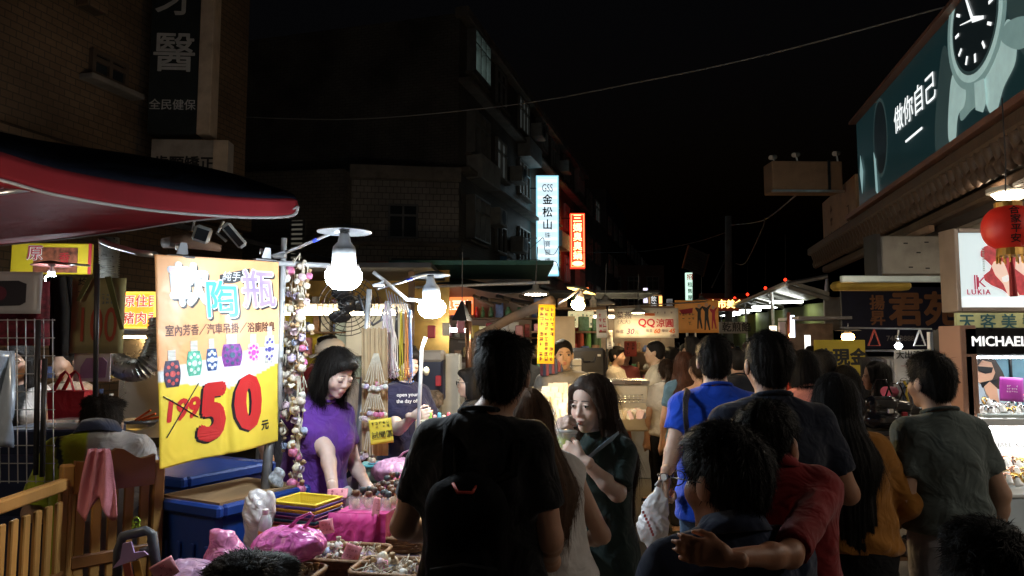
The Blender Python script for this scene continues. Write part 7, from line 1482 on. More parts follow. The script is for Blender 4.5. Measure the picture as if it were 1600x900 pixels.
# poster behind the watches: lady with sunglasses
def pb(u, v): p = P(u, v, 4.21); return (p.x - X0, p.z)
def sp(pts, mat, y, name): T.part(name, MB().poly([pb(*p) for p in pts], .002, off(m, 0, .31 + y, 0)), mat)
T.part('printed_sky', MB().box((.72, .318, zz(602)), (.98, .008, zz(560) - zz(648)), m), M('poster_sky', (.12, .26, .34), .5, var=.4, vs=5)); T.part('frame_bar', MB().box((pb(1580, 600)[0], .308, zz(602)), (.012, .012, zz(560) - zz(648)), m), M('booth_black'))
sp([(1521, 563), (1536, 558), (1555, 562), (1566, 580), (1574, 600), (1566, 612), (1545, 606), (1530, 580)], M('poster_hair2', (.03, .018, .012), .5), 0, 'printed_hair'); sp([(1524, 575), (1534, 563), (1548, 566), (1554, 582), (1550, 592), (1540, 600), (1530, 600), (1525, 590)], M('poster_tan', (.50, .27, .17), .5), -.004, 'printed_face'); sp([(1526, 572), (1550, 574), (1548, 582), (1538, 584), (1527, 580)], BLACK, -.008, 'printed_sunglasses'); sp([(1515, 612), (1530, 598), (1545, 604), (1575, 612), (1580, 648), (1515, 648)], M('poster_denim', (.38, .44, .50), .5), -.003, 'printed_shirt'); sp([(1536, 604), (1545, 596), (1556, 606), (1560, 630), (1548, 626), (1540, 616)], M('poster_tan'), -.007, 'printed_hand'); sp([(1530, 598), (1556, 592), (1558, 598), (1534, 606)], BLACK, -.006, 'printed_choker')
T = card('promo_card', 'purple to pink promotion card among the watches', 1563, 590, 1598, 627, 4.0, -.05, M('magenta_card', (.40, .05, .34), .4, var=.25, vs=9), roll=.06, cat='card'); scribble(T, 3, 5, -T.w * .25, T.h * .2, T.w * .5, T.h * .35, WHITEP, y=-.008, seed=5); 
def watch(u, v, d, s, col, lab, grp, seed):
    c = P(u, v, d); T = Thing('wristwatch', lab, 'watch', c, grp); r = random.Random(seed); mm = frame(c, r.uniform(-.3, .3), -.5)
    T.part('stand', MB().lathe([(.020 * s, -.045 * s), (.022 * s, -.04 * s), (.016 * s, 0)], 10, mm), M('stand_white', (.72, .72, .70), .4)); T.part('strap', MB().tube([mm @ Vector((.024 * s * math.cos(a), .012 + .0, .026 * s * math.sin(a))) for a in np.linspace(0, 6.283, 17)], .007 * s, 6, False), col[0], smooth=True)
    T.part('case', MB().lathe([(.017 * s, 0), (.019 * s, .004 * s), (.016 * s, .009 * s)], 16, mm @ Matrix.Rotation(math.pi / 2, 4, 'X')), col[0], smooth=True); T.part('dial', MB().lathe([(.001, .0095 * s), (.0145 * s, .0096 * s)], 16, mm @ Matrix.Rotation(math.pi / 2, 4, 'X')), col[1])
SILV, GLD, RSG = M('watch_silver', (.70, .69, .67), .25, metal=.9), M('watch_gold', (.72, .48, .16), .25, metal=.9), M('watch_rose', (.68, .42, .32), .25, metal=.9); DW, DB, DGd = M('dial_white', (.75, .75, .72), .3), M('dial_dark', (.03, .03, .04), .2), M('dial_gold', (.6, .42, .15), .3)
rw = random.Random(9)
for k in range(26): watch(1521 + (k % 13) * 11.5 + rw.uniform(-3, 3), 634 + (k // 13) * 8 + rw.uniform(-5, 2) - (8 if k % 5 == 2 else 0), 4.02 - .07 * (k // 13), rw.uniform(.75, 1.05), (rw.choice((SILV, SILV, RSG, GLD)), rw.choice((DW, DW, DB))), 'small silver or gold watch on the upper glass shelf of the booth', 'watches on the upper shelf', k)
for k in range(24): watch(1560 + (k % 8) * 14 + rw.uniform(-3, 3), 722 + (k // 8) * 13 + rw.uniform(-3, 3), 3.88 - .07 * (k // 8), rw.uniform(.85, 1.15), (rw.choice((SILV, GLD, RSG, GLD)), rw.choice((DW, DB, DGd))), 'gold or steel watch displayed on the lower deck of the booth', 'watches on the lower deck', 50 + k)
solo('gold_stand', 'amber acrylic watch stand on the lower deck', 'stand', MB().box(P(1578, 748, 3.8), (.07, .05, .06), None, .006), M('amber_acrylic', (.70, .42, .05), .2)); solo('booth_pillar', 'narrow brown laminate pillar at the booth corner', 'pillar', MB().box((P(1496, 540, 4.0).x, 4.0, .865), (.088, .2, 1.73), None, .004), M('brown_laminate', (.36, .20, .14), .45, var=.1, vs=3))

# ---- signs and clothes stalls between booth and street
T = sign_board('estate_sign', 'large dark blue sign with brown characters', 'sign', 1316, 448, 1492, 545, 11, 0, M('navy_sign', (.012, .016, .045), .5, var=.2), .06); BRN = M('brown_letter', (.30, .14, .07), .6)
letter(T, '君', .50, .12, .10, BRN, bold=.018); letter(T, '苑', .50, .66, .10, BRN, bold=.018); letter(T, '揚\n昇', .22, -.32, .10, BRN, bold=.006); letter(T, '748-8888   2-70坪', .105, .22, -.32, M('dim_grey_letter', (.24, .23, .24), .6), offset=.002)
T = sign_board('cash_sign', 'mustard yellow sign with black characters for cash', 'sign', 1274, 531, 1353, 606, 7.6, 0, M('mustard_sign', (.50, .38, .03), .6, var=.12), .03); letter(T, '現金', .17, .10, .06, INK, bold=.007); letter(T, '收', .17, -.17, .06, INK, bold=.007)
T.part('post', MB().tube([P(1280, 606, 7.7), P(1280, 760, 7.7)], .02, 8), DARKMETAL); T.part('post', MB().tube([P(1348, 606, 7.7), P(1348, 760, 7.7)], .02, 8), DARKMETAL)
T = card('clearance_sheet', 'white clearance sale sheet hanging under the small bulb', 1398, 547, 1441, 598, 5.6, 0, M('paper_grey', (.55, .55, .57), .6, var=.06), cat='notice'); letter(T, '大出清', .062, 0, .085, INK, y=-.010, offset=.001); letter(T, '一律50', .040, 0, .0, M('dark_red_ink'), y=-.010); scribble(T, 1, 5, -.08, -.05, .15, .03, M('grey_ink'), y=-.010, seed=2)
solo('hanging_rail', 'long thin rail carrying hangers over the clothes stall', 'rail', MB().tube([P(1312, 512, 5.9), P(1456, 514, 5.6)], .007, 8), STEEL); clamp_lamp('small white bulb hanging over the clearance sheet', 1404, 541, 5.7, [P(1404, 515, 5.7)], M('small_cool_bulb', (1, 1, 1), .4, var=0, emit=90, ecol=(.85, .93, 1)), .028, .02, tall=.3, tape=False)
clamp_lamp('orange lamp glowing above the cash sign', 1325, 527, 8.2, [P(1325, 505, 8.2)], M('orange_bulb', (1, 1, 1), .4, var=0, emit=40, ecol=(1, .5, .16)), .07, .14, tall=.25, tape=False)
T = Thing('clothes_rack', 'rack crowded with dark hanging clothes under the small bulb', 'clothes rack', P(1410, 800, 6.2)); T.part('rail', MB().tube([P(1352, 548, 6.3), P(1475, 548, 6.0)], .010, 8), STEEL)
rc = random.Random(2)
for k in range(24):
    u = 1354 + k * 5; c_ = rc.choice(((.03, .03, .035), (.05, .035, .03), (.10, .09, .085), (.14, .05, .06), (.03, .04, .06), (.16, .14, .12))); p = P(u, 550, 6.25)
    T.part('garment', MB().sheet(lambda a, b: p + Vector((.012 * math.sin(b * 7 + k), (a - .5) * (.22 + .1 * b), -.04 - b * (.55 + .1 * (k % 3)) - .05 * abs(a - .5))), 6, 8), M('garment_r%d' % (int(c_[0] * 100) * 7 + int(c_[1] * 100)), c_, .85, wr=.4), smooth=True, solid=.025)
for k, u in enumerate((1366, 1437)): 
    T = Thing('triangle_hanger', ('red', 'pale')[k] + ' triangular hanger on the long rail', 'hanger', P(u, 540, 5.7)); q_ = [P(u, 515, 5.7), P(u - 9, 540, 5.7), P(u + 9, 540, 5.7), P(u, 515, 5.7)]; T.part('bar', MB().tube(q_, .008, 6), (M('red_hanger', (.38, .06, .04), .5), PIPE)[k])
for k in range(3): 
    dd = 4.6 + .12 * k; V, Q = field([cap((-.07, 0, -.06), (.07, 0, -.06), .055, .055, .03, (1, 1, 1)), cap((-.06, 0, .04), (.06, 0, .04), .045, .045, .03), cap((-.05, -.04, -.06), (.05, -.04, -.06), .03, .03, .01)], .012, None, lambda f, X, Y, Z: f + .008 * waves(X, Y, Z, 40, 40 + k)); c = P(1378 + 22 * k, 640 + 5 * k, dd); T = Thing('shoulder_bag', ('glossy black bag with silver studs', 'glossy dark bag with a red buckle', 'glossy black bag nearest the clearance sheet')[k] + ' on the bag stand', 'bag', (c.x, c.y, c.z - .13), 'glossy bags on the stand'); V[:, 2] += .13; T.link('bag_body', mesh('bag_body', V, Q, M('patent_black', (.012, .012, .016), .18, coat=.5), True)); T.part('strap', MB().tube([c + Vector((-.07, 0, .09)), c + Vector((-.03, 0, .19)), c + Vector((.03, 0, .19)), c + Vector((.07, 0, .09))], .009, 8, flat=.5), M('patent_black'), smooth=True); T.part('buckle', MB().box(c + Vector((.0, -.10, .0)), (.035, .02, .03), None, .004), (SILV, M('red_pack'), SILV)[k])
T = Thing('bag_stand', 'dark stand carrying the glossy bags', 'stand', P(1398, 800, 4.75)); c = P(1398, 680, 4.75); T.part('board', MB().box((c.x, c.y, P(1398, 672, 4.75).z), (.42, .4, .03), None, .005), DARKMETAL)
for sx in (-1, 1):
    for sy in (-1, 1): T.part('leg', MB().tube([(c.x + sx * .18, c.y + sy * .17, 0), (c.x + sx * .18, c.y + sy * .17, P(1398, 672, 4.75).z)], .014, 6), DARKMETAL)
solo('yellow_strap', 'bright yellow strap hanging beside the green shirt man', 'strap', MB().tube([P(1412, 595, 5.0), P(1418, 606, 5.0), P(1416, 616, 5.0), P(1421, 632, 5.0)], .014, 8, flat=.5), M('yellow_strap', (.72, .50, .03), .5)); solo('pink_roll', 'rolled pink cloth on top of the glossy bags', 'cloth', MB().tube([P(1384, 612, 4.8), P(1396, 612, 4.9)], .035, 12), M('pink_roll', (.45, .06, .14), .7, bump=.4, bs=60))
T = Thing('bag_of_goods', 'orange leather bag and dim goods beside the patterned blouse woman', 'bag', P(1340, 720, 4.9)); c = P(1340, 660, 4.9); T.part('bag_body', MB().box(c, (.08, .08, .15), None, .02), M('tan_leather', (.30, .12, .05), .5))
T = Thing('low_shelf', 'low shelf of folded goods by the skirt and grey trousers', 'shelf', P(1385, 870, 3.9)); c = P(1388, 800, 4.3)
for z in (.12, .42, .72): T.part('board', MB().box((c.x, c.y, z), (.42, .3, .02), None), WOOD_BR)
for sx in (-1, 1): T.part('side', MB().box((c.x + sx * .21, c.y, .4), (.02, .3, .8), None), DARKMETAL)
for k in range(8): T.part('folded_item', MB().box((c.x - .14 + .09 * (k % 4), c.y - .05, .17 + .3 * (k // 4)), (.07, .2, .07), None, .01), M('garment_r%d' % (3 * 7 + 3)) if k % 2 else M('dim_brown'))

# ---- long canopy with ceiling lights, green netting and stalls beyond, right of the street
T = Thing('market_canopy', 'long white market canopy with lit panels above green netting', 'canopy', P(1200, 480, 17)); a0, a1 = P(1285, 448, 10.5), P(1128, 492, 30); b0, b1 = P(1228, 440, 10.8), P(1124, 480, 32)
n0, n1 = P(1232, 443, 11.5), P(1120, 488, 33); f0, f1 = P(1296, 462, 11.5), P(1148, 492, 33)
T.part('roof', MB().add([n0, f0, f1, n1, n0 + Vector((0, 0, .06)), f0 + Vector((0, 0, .06)), f1 + Vector((0, 0, .06)), n1 + Vector((0, 0, .06))], [(0, 1, 2, 3), (7, 6, 5, 4), (0, 4, 5, 1), (1, 5, 6, 2), (2, 6, 7, 3), (3, 7, 4, 0)]), M('canopy_white', (.42, .42, .38), .5, dirt=.25))
for k in range(9): t = k / 8; p, q_ = lerp(n0, n1, t), lerp(f0, f1, t); T.part('rafter', MB().tube([p + Vector((0, 0, -.05)), q_ + Vector((0, 0, -.05))], .04, 6), M('rafter_grey', (.30, .30, .28), .5))
T.part('gutter', MB().tube([n0, n1], .05, 8), STEEL); T.part('rail', MB().tube([P(1230, 444, 11.5), P(1292, 432, 11.5), P(1292, 455, 11.5)], .04, 6), STEEL)
for k in range(6):
    t = (.10, .26, .43, .6, .76, .9)[k]; p = lerp(lerp(n0, n1, t), lerp(f0, f1, t), .42); T.part('light_panel', MB().box(p + Vector((0, 0, -.14)), (.55, .25, .04), None), M('canopy_panel_light', (1, 1, 1), .4, var=0, emit=7, ecol=(.95, 1, .95)))
for k, (u, v) in enumerate(((1227, 437), (1196, 450), (1168, 460), (1148, 466))):
    T2 = Thing('warning_light', 'small red warning light on the canopy edge', 'light', P(u, v, 13 + 4 * k), 'red lights along the canopy edge'); T2.part('lens', MB().ball(P(u, v, 13 + 4 * k), .028 + .008 * k, 10, 6), M('red_lens', (1, .02, .01), .3, var=0, emit=2.5, ecol=(1, .03, .01))); T2.part('stem', MB().tube([P(u, v, 13 + 4 * k), P(u, v - 70, 13 + 4 * k)], .008, 5), DARKMETAL)
g0, g1 = P(1300, 470, 12.2), P(1122, 500, 34); T.part('green_netting', MB().sheet(lambda a, b: lerp(g0, g1, a) + Vector((.08 * math.sin(a * 60), 0, -(lerp(g0.z, g1.z, a) - .3) * b)), 60, 8), M('green_net', (.16, .19, .05), .8, var=.5, vs=1.5), smooth=True, solid=.01)
T.part('end_wall', MB().box(P(1302, 490, 12.0), (.30, .05, .55), None), M('pale_panel2', (.40, .38, .36), .5, dirt=.3))
for k in range(4): t = .1 + .25 * k; p = lerp(n0, n1, t); T.part('post', MB().tube([Vector((p.x + .1, p.y, 0)), p], .035, 8), STEEL)
T = Thing('small_stall', 'small stall with striped roof and lit posters beyond the crowd', 'stall', P(1260, 600, 11)); c = P(1262, 540, 10.5); T.part('roof', MB().box((c.x + .1, c.y, P(1262, 498, 10.5).z), (.75, .8, .04), frame((0, 0, 0))), M('corrugated', (.30, .30, .32), .4, metal=.4)); T.part('back', MB().box((c.x + .15, c.y + .3, 1.0), (.7, .04, 1.9), None), M('plank_brown', (.20, .13, .08), .7, var=.4, vs=8)); T.part('lit_panel', MB().box(P(1238, 510, 10.4), (.05, .05, .32), None), M('blue_white_lit', (.7, .8, 1), .4, emit=2.2)); T.part('lit_panel', MB().box(P(1208, 517, 11), (.10, .04, .15), None), M('warm_white_lit', (1, .85, .6), .4, emit=2.2)); T.part('poster', MB().box(P(1222, 514, 11), (.10, .04, .22), None), M('pink_poster', (.5, .36, .3), .5, emit=.15)); T.part('lit_panel', MB().box(P(1262, 538, 10.2), (.07, .04, .26), None), M('pale_lit', (.85, .9, .85), .4, emit=1.2)); T.part('post', MB().tube([P(1232, 488, 10.4), P(1232, 640, 10.4)], .025, 6), M('rust_post', (.25, .08, .05), .6)); T.part('counter', MB().box((c.x, c.y - .1, .45), (.9, .5, .9), None), M('counter_grey')); T.part('lamp', MB().ball(P(1236, 524, 10.2), .03, 10, 6), M('orange_bulb2', (1, 1, 1), .4, var=0, emit=22, ecol=(1, .5, .16)))
T = Thing('neon_sign', 'glowing yellow lettering over the far stalls', 'sign', P(1138, 476, 22)); T.m = frame(P(1130, 476, 23)); letter(T, '夜市美食', .26, .1, 0, M('yellow_neon3', (1, .72, .2), .4, emit=2.5), offset=.01); T.part('backing', MB().box((.1, .03, 0), (1.4, .04, .4), T.m), M('dark_red_board', (.25, .03, .01), .5, emit=.08))
solo('far_glow_awning', 'dull red awning beyond the utility pole', 'awning', MB().box(P(1128, 464, 30), (1.9, .3, .30), None, .03), M('dull_red_awning', (.30, .07, .03), .7))
# litter on the street
for k, (u, v, c_, s_) in enumerate(((1000, 880, (.55, .42, .25), .10), (1058, 845, (.5, .48, .44), .03), (1042, 832, (.5, .46, .4), .012), (985, 792, (.4, .35, .3), .03))):
    d = Dz(v, 0.01); p = P(u, v, d); solo('litter', ('crumpled tan paper scrap', 'small pale scrap', 'tiny white scrap', 'dull paper scrap')[k] + ' on the street by the hanging bag', 'litter', MB().sheet(lambda a, b: p + Vector(((a - .5) * s_ * 1.8 + b * .02, (b - .5) * s_, .008 + .01 * math.sin(a * 7 + b * 4) ** 2)), 6, 4), M('litter_%d' % k, c_, .7), smooth=True, solid=.002)

# ================================================================== people
def LOC(pu, pd, face, H):
    """pixel+distance -> body coordinates (in units of a 1.70 m body) of a person standing at column pu, distance pd"""
    bx, by = (pu - 800) / F * pd, pd; s = H / 1.70; h = math.radians(face)
    def fn(u, v, d, z0=0):
        p = P(u, v, d); dx, dy = p.x - bx, p.y - by
        return ((dx * math.cos(h) - dy * math.sin(h)) / s, (dx * math.sin(h) + dy * math.cos(h)) / s, (p.z - z0) / s)
    return fn
crowd = 'people walking along the market street'
BROWN = (.030, .017, .011)
# black T-shirt man with backpack
a = person('man in a black T-shirt seen from behind with a black backpack', 755, 2.25, 1.645, 8, 'short', (.006, .006, .007), .68, .84, build=1.07, hx=.065, head=(6, 0, 3), arms={'eR': (.215, -.02, 1.08), 'wR': (.20, .17, .97), 'eL': (-.265, .02, 1.09), 'wL': (-.2, .24, 1.0)}, strands=9000, seed=3, hsc=1.03, skin=(.40, .22, .14))
V, Q = field([cap((-.05, 0, .13), (.05, 0, .13), .085, .085, .03, (1, .85, 1)), cap((-.045, 0, -.17), (.045, 0, -.17), .10, .10, .03, (1, .85, 1)), cap((0, 0, .12), (0, 0, -.15), .13, .145, .04, (1, .6, 1)), cap((-.03, -.07, -.05), (.03, -.07, -.05), .06, .06, .02, (1, .7, 1)), cap((-.03, -.07, -.16), (.03, -.07, -.16), .07, .07, .02, (1, .7, 1))], .009, None, lambda f, X, Y, Z: f + .006 * waves(X, Y, Z, 40, 77) - .004)
V = V * np.array([.80, .75, .86]); c = P(728, 862, 2.08); bx_ = (755 - 800) / F * 2.25; T = Thing('backpack', 'black backpack with a small red loop on the black T-shirt man', 'backpack', c); BPK = M('backpack_nylon', (.005, .005, .006), .8, spec=.06, wr=.4, bump=.2, bs=250); T.link('pack', mesh('pack', V, Q, BPK, True)); T.part('loop', MB().tube([c + Vector((-.035, -.03, .195)), c + Vector((-.02, -.055, .175)), c + Vector((.02, -.055, .175)), c + Vector((.035, -.03, .195))], .005, 8), M('red_cord', (.35, .03, .015), .6), smooth=True)
for sx in (-1, 1): T.part('strap', MB().tube([c + Vector((sx * .07, .05, .19)), Vector((bx_ + sx * .095, 2.11, 1.25)), Vector((bx_ + sx * .10, 2.15, 1.33)), Vector((bx_ + sx * .10, 2.21, 1.375)), Vector((bx_ + sx * .10, 2.27, 1.36))], .020, 8, flat=.4), BPK, smooth=True)
T.part('zip', MB().tube([c + Vector((-.09, -.095, -.02)), c + Vector((0, -.118, .0)), c + Vector((.09, -.095, -.02))], .004, 6), BLACK)
# girl with brown hair
person('girl with straight brown hair and white sleeveless top seen from behind', 862, 2.6, 1.46, -14, 'long', (.62, .60, .58), 0, .86, 'skirt', (.015, .015, .017), True, hcol=(.13, .078, .048), head=(-6, 0, 0), lean=(-.07, 0), arms={'eR': (.235, -.02, 1.10), 'wR': (.20, .18, 1.02)}, strands=7000, seed=8, long=.30, bleg=.55, hsc=1.06)
# girl drinking
pu, pd, fc, H = 938, 2.95, 236, 1.495; L_ = LOC(pu, pd, fc, H)
g = person('girl with long dark hair in dark green shirt sipping a green drink', pu, pd, H, fc, 'longface', (.020, .036, .034), .86, .52, 'skirt', (.012, .012, .014), True, hcol=(.035, .020, .013), head=(-16, -7, 0), lean=(-.0, .02), eyes='open', skin=(.74, .54, .45),
           arms={'eL': L_(968, 770, 2.74), 'wL': L_(914, 716, 2.74), 'eR': L_(862, 745, 2.95), 'wR': L_(876, 682, 2.86)}, hands=(('L', (.8, .42, .40), (.6, -.75, 0), -1, dict(curl=(.45, .55, .4), spread=.4, thumb=.2)), ('R', (-.55, .15, .75), (-.5, -.6, .2), 1, dict(curl=(.9, .9, .6), thumb=.9))), strands=7000, seed=21, long=.42, bleg=.5, hsc=1.08, neck=.01)
cup = P(884, 692, 2.80); T = Thing('drink_cup', 'clear plastic cup of lime green drink with a straw', 'cup', cup - Vector((0, 0, .05))); m = Matrix.Translation(cup) @ Matrix.Rotation(.08, 4, 'Y')
T.part('drink', MB().lathe([(.026, -.055), (.029, -.05), (.037, .022), (.001, .022)], 20, m), M('lime_drink', (.55, .66, .08), .25, var=.15), smooth=True); T.part('cup_wall', MB().lathe([(.0275, -.058), (.0405, .045), (.042, .047), (.039, .045), (.0265, -.055)], 20, m, cap=False), M('cup_clear', (.85, .88, .88), .1, var=0, alpha=.35), smooth=True); T.part('rim_lid', MB().lathe([(.042, .040), (.043, .048), (.036, .052), (.01, .053)], 20, m), M('lid_clear', (.75, .76, .74), .2, var=0, alpha=.7), smooth=True)
lips = g.world(g.hq((0.0, .098, -.062))); T.part('straw', MB().tube([m @ Vector((.004, 0, -.03)), m @ Vector((.004, 0, .05)), lips], .0032, 8), WHITEP, smooth=True)
sh0 = P(972, 690, 2.78); T = Thing('shoulder_bag', 'pink and black shoulder bag on a pale blue strap', 'bag', P(968, 880, 2.95)); T.part('strap', MB().tube([P(906, 728, 2.80), P(930, 706, 2.77), P(950, 690, 2.79), P(966, 678, 2.86)], .012, 8, flat=.35), M('pale_blue_strap', (.22, .30, .38), .6), smooth=True); c = P(968, 815, 3.02); T.part('pink_panel', MB().box(c, (.05, .12, .26), frame((0, 0, 0)), .02), M('pink_canvas', (.52, .24, .28), .7, wr=.4)); T.part('black_base', MB().box(c + Vector((.0, -.005, -.20)), (.065, .14, .18), None, .02), M('patent_black')); T.part('trim', MB().tube([c + Vector((.03, -.065, .24)), c + Vector((.032, -.065, 0)), c + Vector((.034, -.065, -.2))], .008, 6), BLACK)
# blue T-shirt man with white bag
pu, pd, fc, H = 1116, 3.45, 3, 1.66; L_ = LOC(pu, pd, fc, H)
e = person('man in a bright blue T-shirt carrying a white plastic bag', pu, pd, H, fc, 'crew', (.012, .065, .52), .68, .84, 'pants', (.06, .10, .17), build=1.08, head=(8, 0, 0), arms={'eL': L_(1056, 690, 3.42), 'wL': L_(1040, 747, 3.36)}, hands=(('L', (-.1, .1, -1), (1, .2, 0), -1, dict(curl=(1.1, 1.3, .9), thumb=.8)),), strands=4500, seed=31, skin=(.52, .33, .24), hsc=1.02)
wpart(e, 'bag_strap', MB().tube([P(1074, 680, 3.32), P(1071, 650, 3.29), P(1071, 626, 3.32), P(1075, 610, 3.40)], .019, 8, flat=.4), M('studded_strap', (.03, .03, .035), .5, bump=.6, bs=120), 3, smooth=True)
w_ = e.A['wL'] / 1; wv = e.world(w_); T.m = None
T = Thing('wristwatch', 'black strap watch with pale dial on the blue shirt man', 'watch', wv); T.part('strap', MB().tube([wv + Vector((.033 * math.cos(t), .033 * math.sin(t), .012)) for t in np.linspace(0, 6.283, 17)], .008, 6, False, flat=.6), BLACK, smooth=True); T.part('case', MB().tube([wv + Vector((-.012, -.028, .012)), wv + Vector((-.018, -.042, .012))], .019, 14), SILV); T.part('dial', MB().tube([wv + Vector((-.0175, -.0415, .012)), wv + Vector((-.0183, -.0430, .012))], .015, 14), DW)
bc = P(1021, 812, 3.34); V, Q = field([cap((.035, 0, .165), (.012, 0, .06), .012, .045, .03, (1, .5, 1)), cap((.012, 0, .06), (-.002, 0, -.04), .048, .066, .03, (1, .55, 1)), cap((-.002, 0, -.04), (-.002, 0, -.165), .064, .006, .03, (1, .6, 1))], .0045, None, lambda f, X, Y, Z: f + .004 * waves(X, Y, Z * .6, 80, 5) + .0035 * np.abs(np.sin(60 * X + 22 * Z + 2 * np.sin(30 * Z))) + .002 * waves(X, Y, Z, 180, 6))
T = Thing('carrier_bag', 'white plastic carrier bag with faint red print hanging from a hand', 'bag', bc - Vector((0, 0, .16))); V[:, 2] += .16; WFILM = M('white_carrier', (.70, .71, .74), .35, var=.08, wr=.4, wrs=14); T.link('bag_body', mesh('bag_body', V, Q, WFILM, True)); T.part('handle', MB().tube([bc + Vector((.02, 0, .15)), bc + Vector((.035, 0, .20)), wv + Vector((0, 0, -.07))], [.014, .010, .012], 8), WFILM, smooth=True)
rb = MB(); r_ = random.Random(3)
for k in range(8): p = bc + Vector((-.055 + k * .006, -.052 - .012 * math.sin(k / 7 * 3.14), .045 - k * .014)); rb.box(p, (.010, .003, .012), None)
T.part('red_print', rb, M('bag_red', (.55, .12, .12), .5))
# navy T-shirt man
f_ = person('tall man in a navy T-shirt with a thin chain necklace', 1200, 2.72, 1.665, 0, 'crew', (.013, .017, .032), .72, .82, 'pants', (.02, .022, .03), build=1.13, strands=6000, seed=41, skin=(.34, .17, .105), arms={'eR': (.27, -.03, 1.10), 'wR': (.22, .2, 1.05)}, hsc=1.05)
f_.part('necklace', _abs(MB().tube([(.062 * math.cos(t) * .98, -.012 + .07 * math.sin(t), 1.425 - .022 * math.sin(t)) for t in np.linspace(0, 6.283, 33)], .0022, 6, False), f_), SILV)
# father and child
pu, pd, fc, H = 1130, 1.62, -14, 1.43; L_ = LOC(pu, pd, fc, H)
person('man with glasses in a dark blue polo shirt carrying a child', pu, pd, H, fc, 'short', (.018, .026, .055), .8, .84, 'pants', (.03, .03, .035), build=1.15, head=(-22, -4, 0), strands=12000, seed=51, glasses=True, hsc=1.16, skin=(.42, .20, .12), collar=True, arms={'eR': (.26, .10, 1.02), 'wR': (.14, .34, 1.06), 'eL': (-.27, .05, 1.05), 'wL': (-.1, .3, .98)})
pu, pd, fc, H = 1222, 1.80, 12, 1.02; z0 = .455; L_ = LOC(pu, pd, fc, H); LL = lambda u, v, d: L_(u, v, d, z0)
person('small child in a red shirt carried with one arm round the man', pu, pd, H, fc, 'crew', (.22, .014, .016), .92, .80, 'shorts', (.05, .05, .08), z0=z0, build=1.12, head=(35, -5, 0), lean=(-.04, 0), strands=6000, seed=61, hsc=1.08, skin=(.36, .155, .085), collar=True, arms={'eR': LL(1246, 868, 1.52), 'wR': LL(1152, 872, 1.41), 'eL': (-.2, .2, 1.2), 'wL': (-.2, .4, 1.3)}, hands=(('R', (-1, -.12, .18), (.1, 1, -.15), -1, dict(curl=(.15, .35, .3), spread=.15, thumb=.3)),), seated=False, legs=(.2, .2))
# mustard top woman
person('woman with long black hair, mustard top and long black skirt', 1322, 2.95, 1.50, 5, 'long', (.30, .125, .022), 1.95, .92, 'skirt', (.010, .010, .012), True, strands=7000, seed=71, long=.50, bleg=.16, lean=(-.04, 0), arms={'eR': (.26, .0, 1.12), 'wR': (.23, .16, .98)}, build=1.06)
# green T-shirt man
person('man in a dark green T-shirt and grey sweatpants with glasses', 1468, 2.98, 1.575, -6, 'short', (.078, .098, .096), .66, .95, 'pants', (.27, .27, .30), strands=9000, seed=81, glasses=True, head=(-14, -2, 0), lean=(-.03, 0), build=1.0, skin=(.46, .28, .2), hsc=1.0, arms={'eL': (-.22, -.04, 1.09), 'wL': (-.16, .18, 1.02), 'eR': (.235, -.03, 1.10), 'wR': (.25, .04, .87)})
# near heads at the bottom edge
person('dark haired child standing behind the green T-shirt man', 1535, 1.16, 1.325, 8, 'short', (.02, .02, .025), .7, .84, strands=14000, seed=91, hsc=1.06)
person('short dark haired child standing before the pottery trays', 402, 1.36, 1.215, -5, 'short', (.02, .02, .022), .7, .84, strands=12000, seed=92, hsc=1.08)
# vendors
pu, pd, fc, H = 490, 3.5, 124, 1.60; L_ = LOC(pu, pd, fc, H)
vw = person('vendor woman in a purple T-shirt looking down at her goods', pu, pd, H, fc, 'bob', (.115, .035, .27), .62, .90, 'pants', (.02, .16, .05), True, eyes='down', head=(4, -26, 0), lean=(0, .08), strands=7000, seed=101, skin=(.60, .43, .37), arms={'eR': L_(500, 703, 3.36), 'wR': L_(516, 768, 3.22), 'eL': (-.22, .05, 1.1), 'wL': (-.15, .25, 1.0)}, hands=(('R', (.1, .5, -.9), (-.3, .8, .3), 1, dict(curl=(.5, .5, .4))),), build=1.05, neck=.03)
hb = P(492, 552, 3.48); wpart(vw, 'hair_band', MB().tube([hb + Vector((-.075, .0, -.02)), hb + Vector((-.07, -.02, .015)), hb + Vector((-.03, -.03, .025))], .010, 8), M('blue_band', (.06, .10, .45), .6), 124)
pu, pd, fc, H = 634, 4.7, 140, 1.62; L_ = LOC(pu, pd, fc, H)
v2 = person('vendor in a navy printed T-shirt and jeans behind the cords', pu, pd, H, fc, 'bob', (.016, .016, .042), .66, .86, 'pants', (.07, .12, .28), True, eyes='down', head=(0, -20, 0), strands=1500, seed=111, skin=(.62, .46, .38), arms={'eR': L_(622, 672, 4.5), 'wR': L_(646, 650, 4.38), 'eL': (-.24, .08, 1.1), 'wL': (-.12, .3, 1.1)}, hands=(('R', (-.3, .9, .1), (-.9, -.2, .2), 1, dict(curl=(.7, .8, .5))),))
for r_, t_ in enumerate(('open your', 'the day off')): wpart(v2, 'shirt_print', glyphs(t_, .030, off(frame(P(636, 622, 4.545), .35, -.12), 0, -.012, .02 - .04 * r_)), WHITEP, 140)
person('man in a beige cap and grey shirt leaning over behind the vendor', 556, 5.2, 1.66, 262, 'crew', (.15, .135, .13), .66, .86, cap_col=(.50, .40, .30), head=(0, -14, 0), eyes='down', lean=(0, .10), seed=121, strands=0, skin=(.42, .24, .16))
person('man in a red T-shirt and dark cap at the snack stall', 513, 6.4, 1.70, 178, 'short', (.42, .03, .04), .66, .86, eyes='open', seed=131, strands=0, cap_col=(.02, .02, .022), skin=(.50, .30, .21))
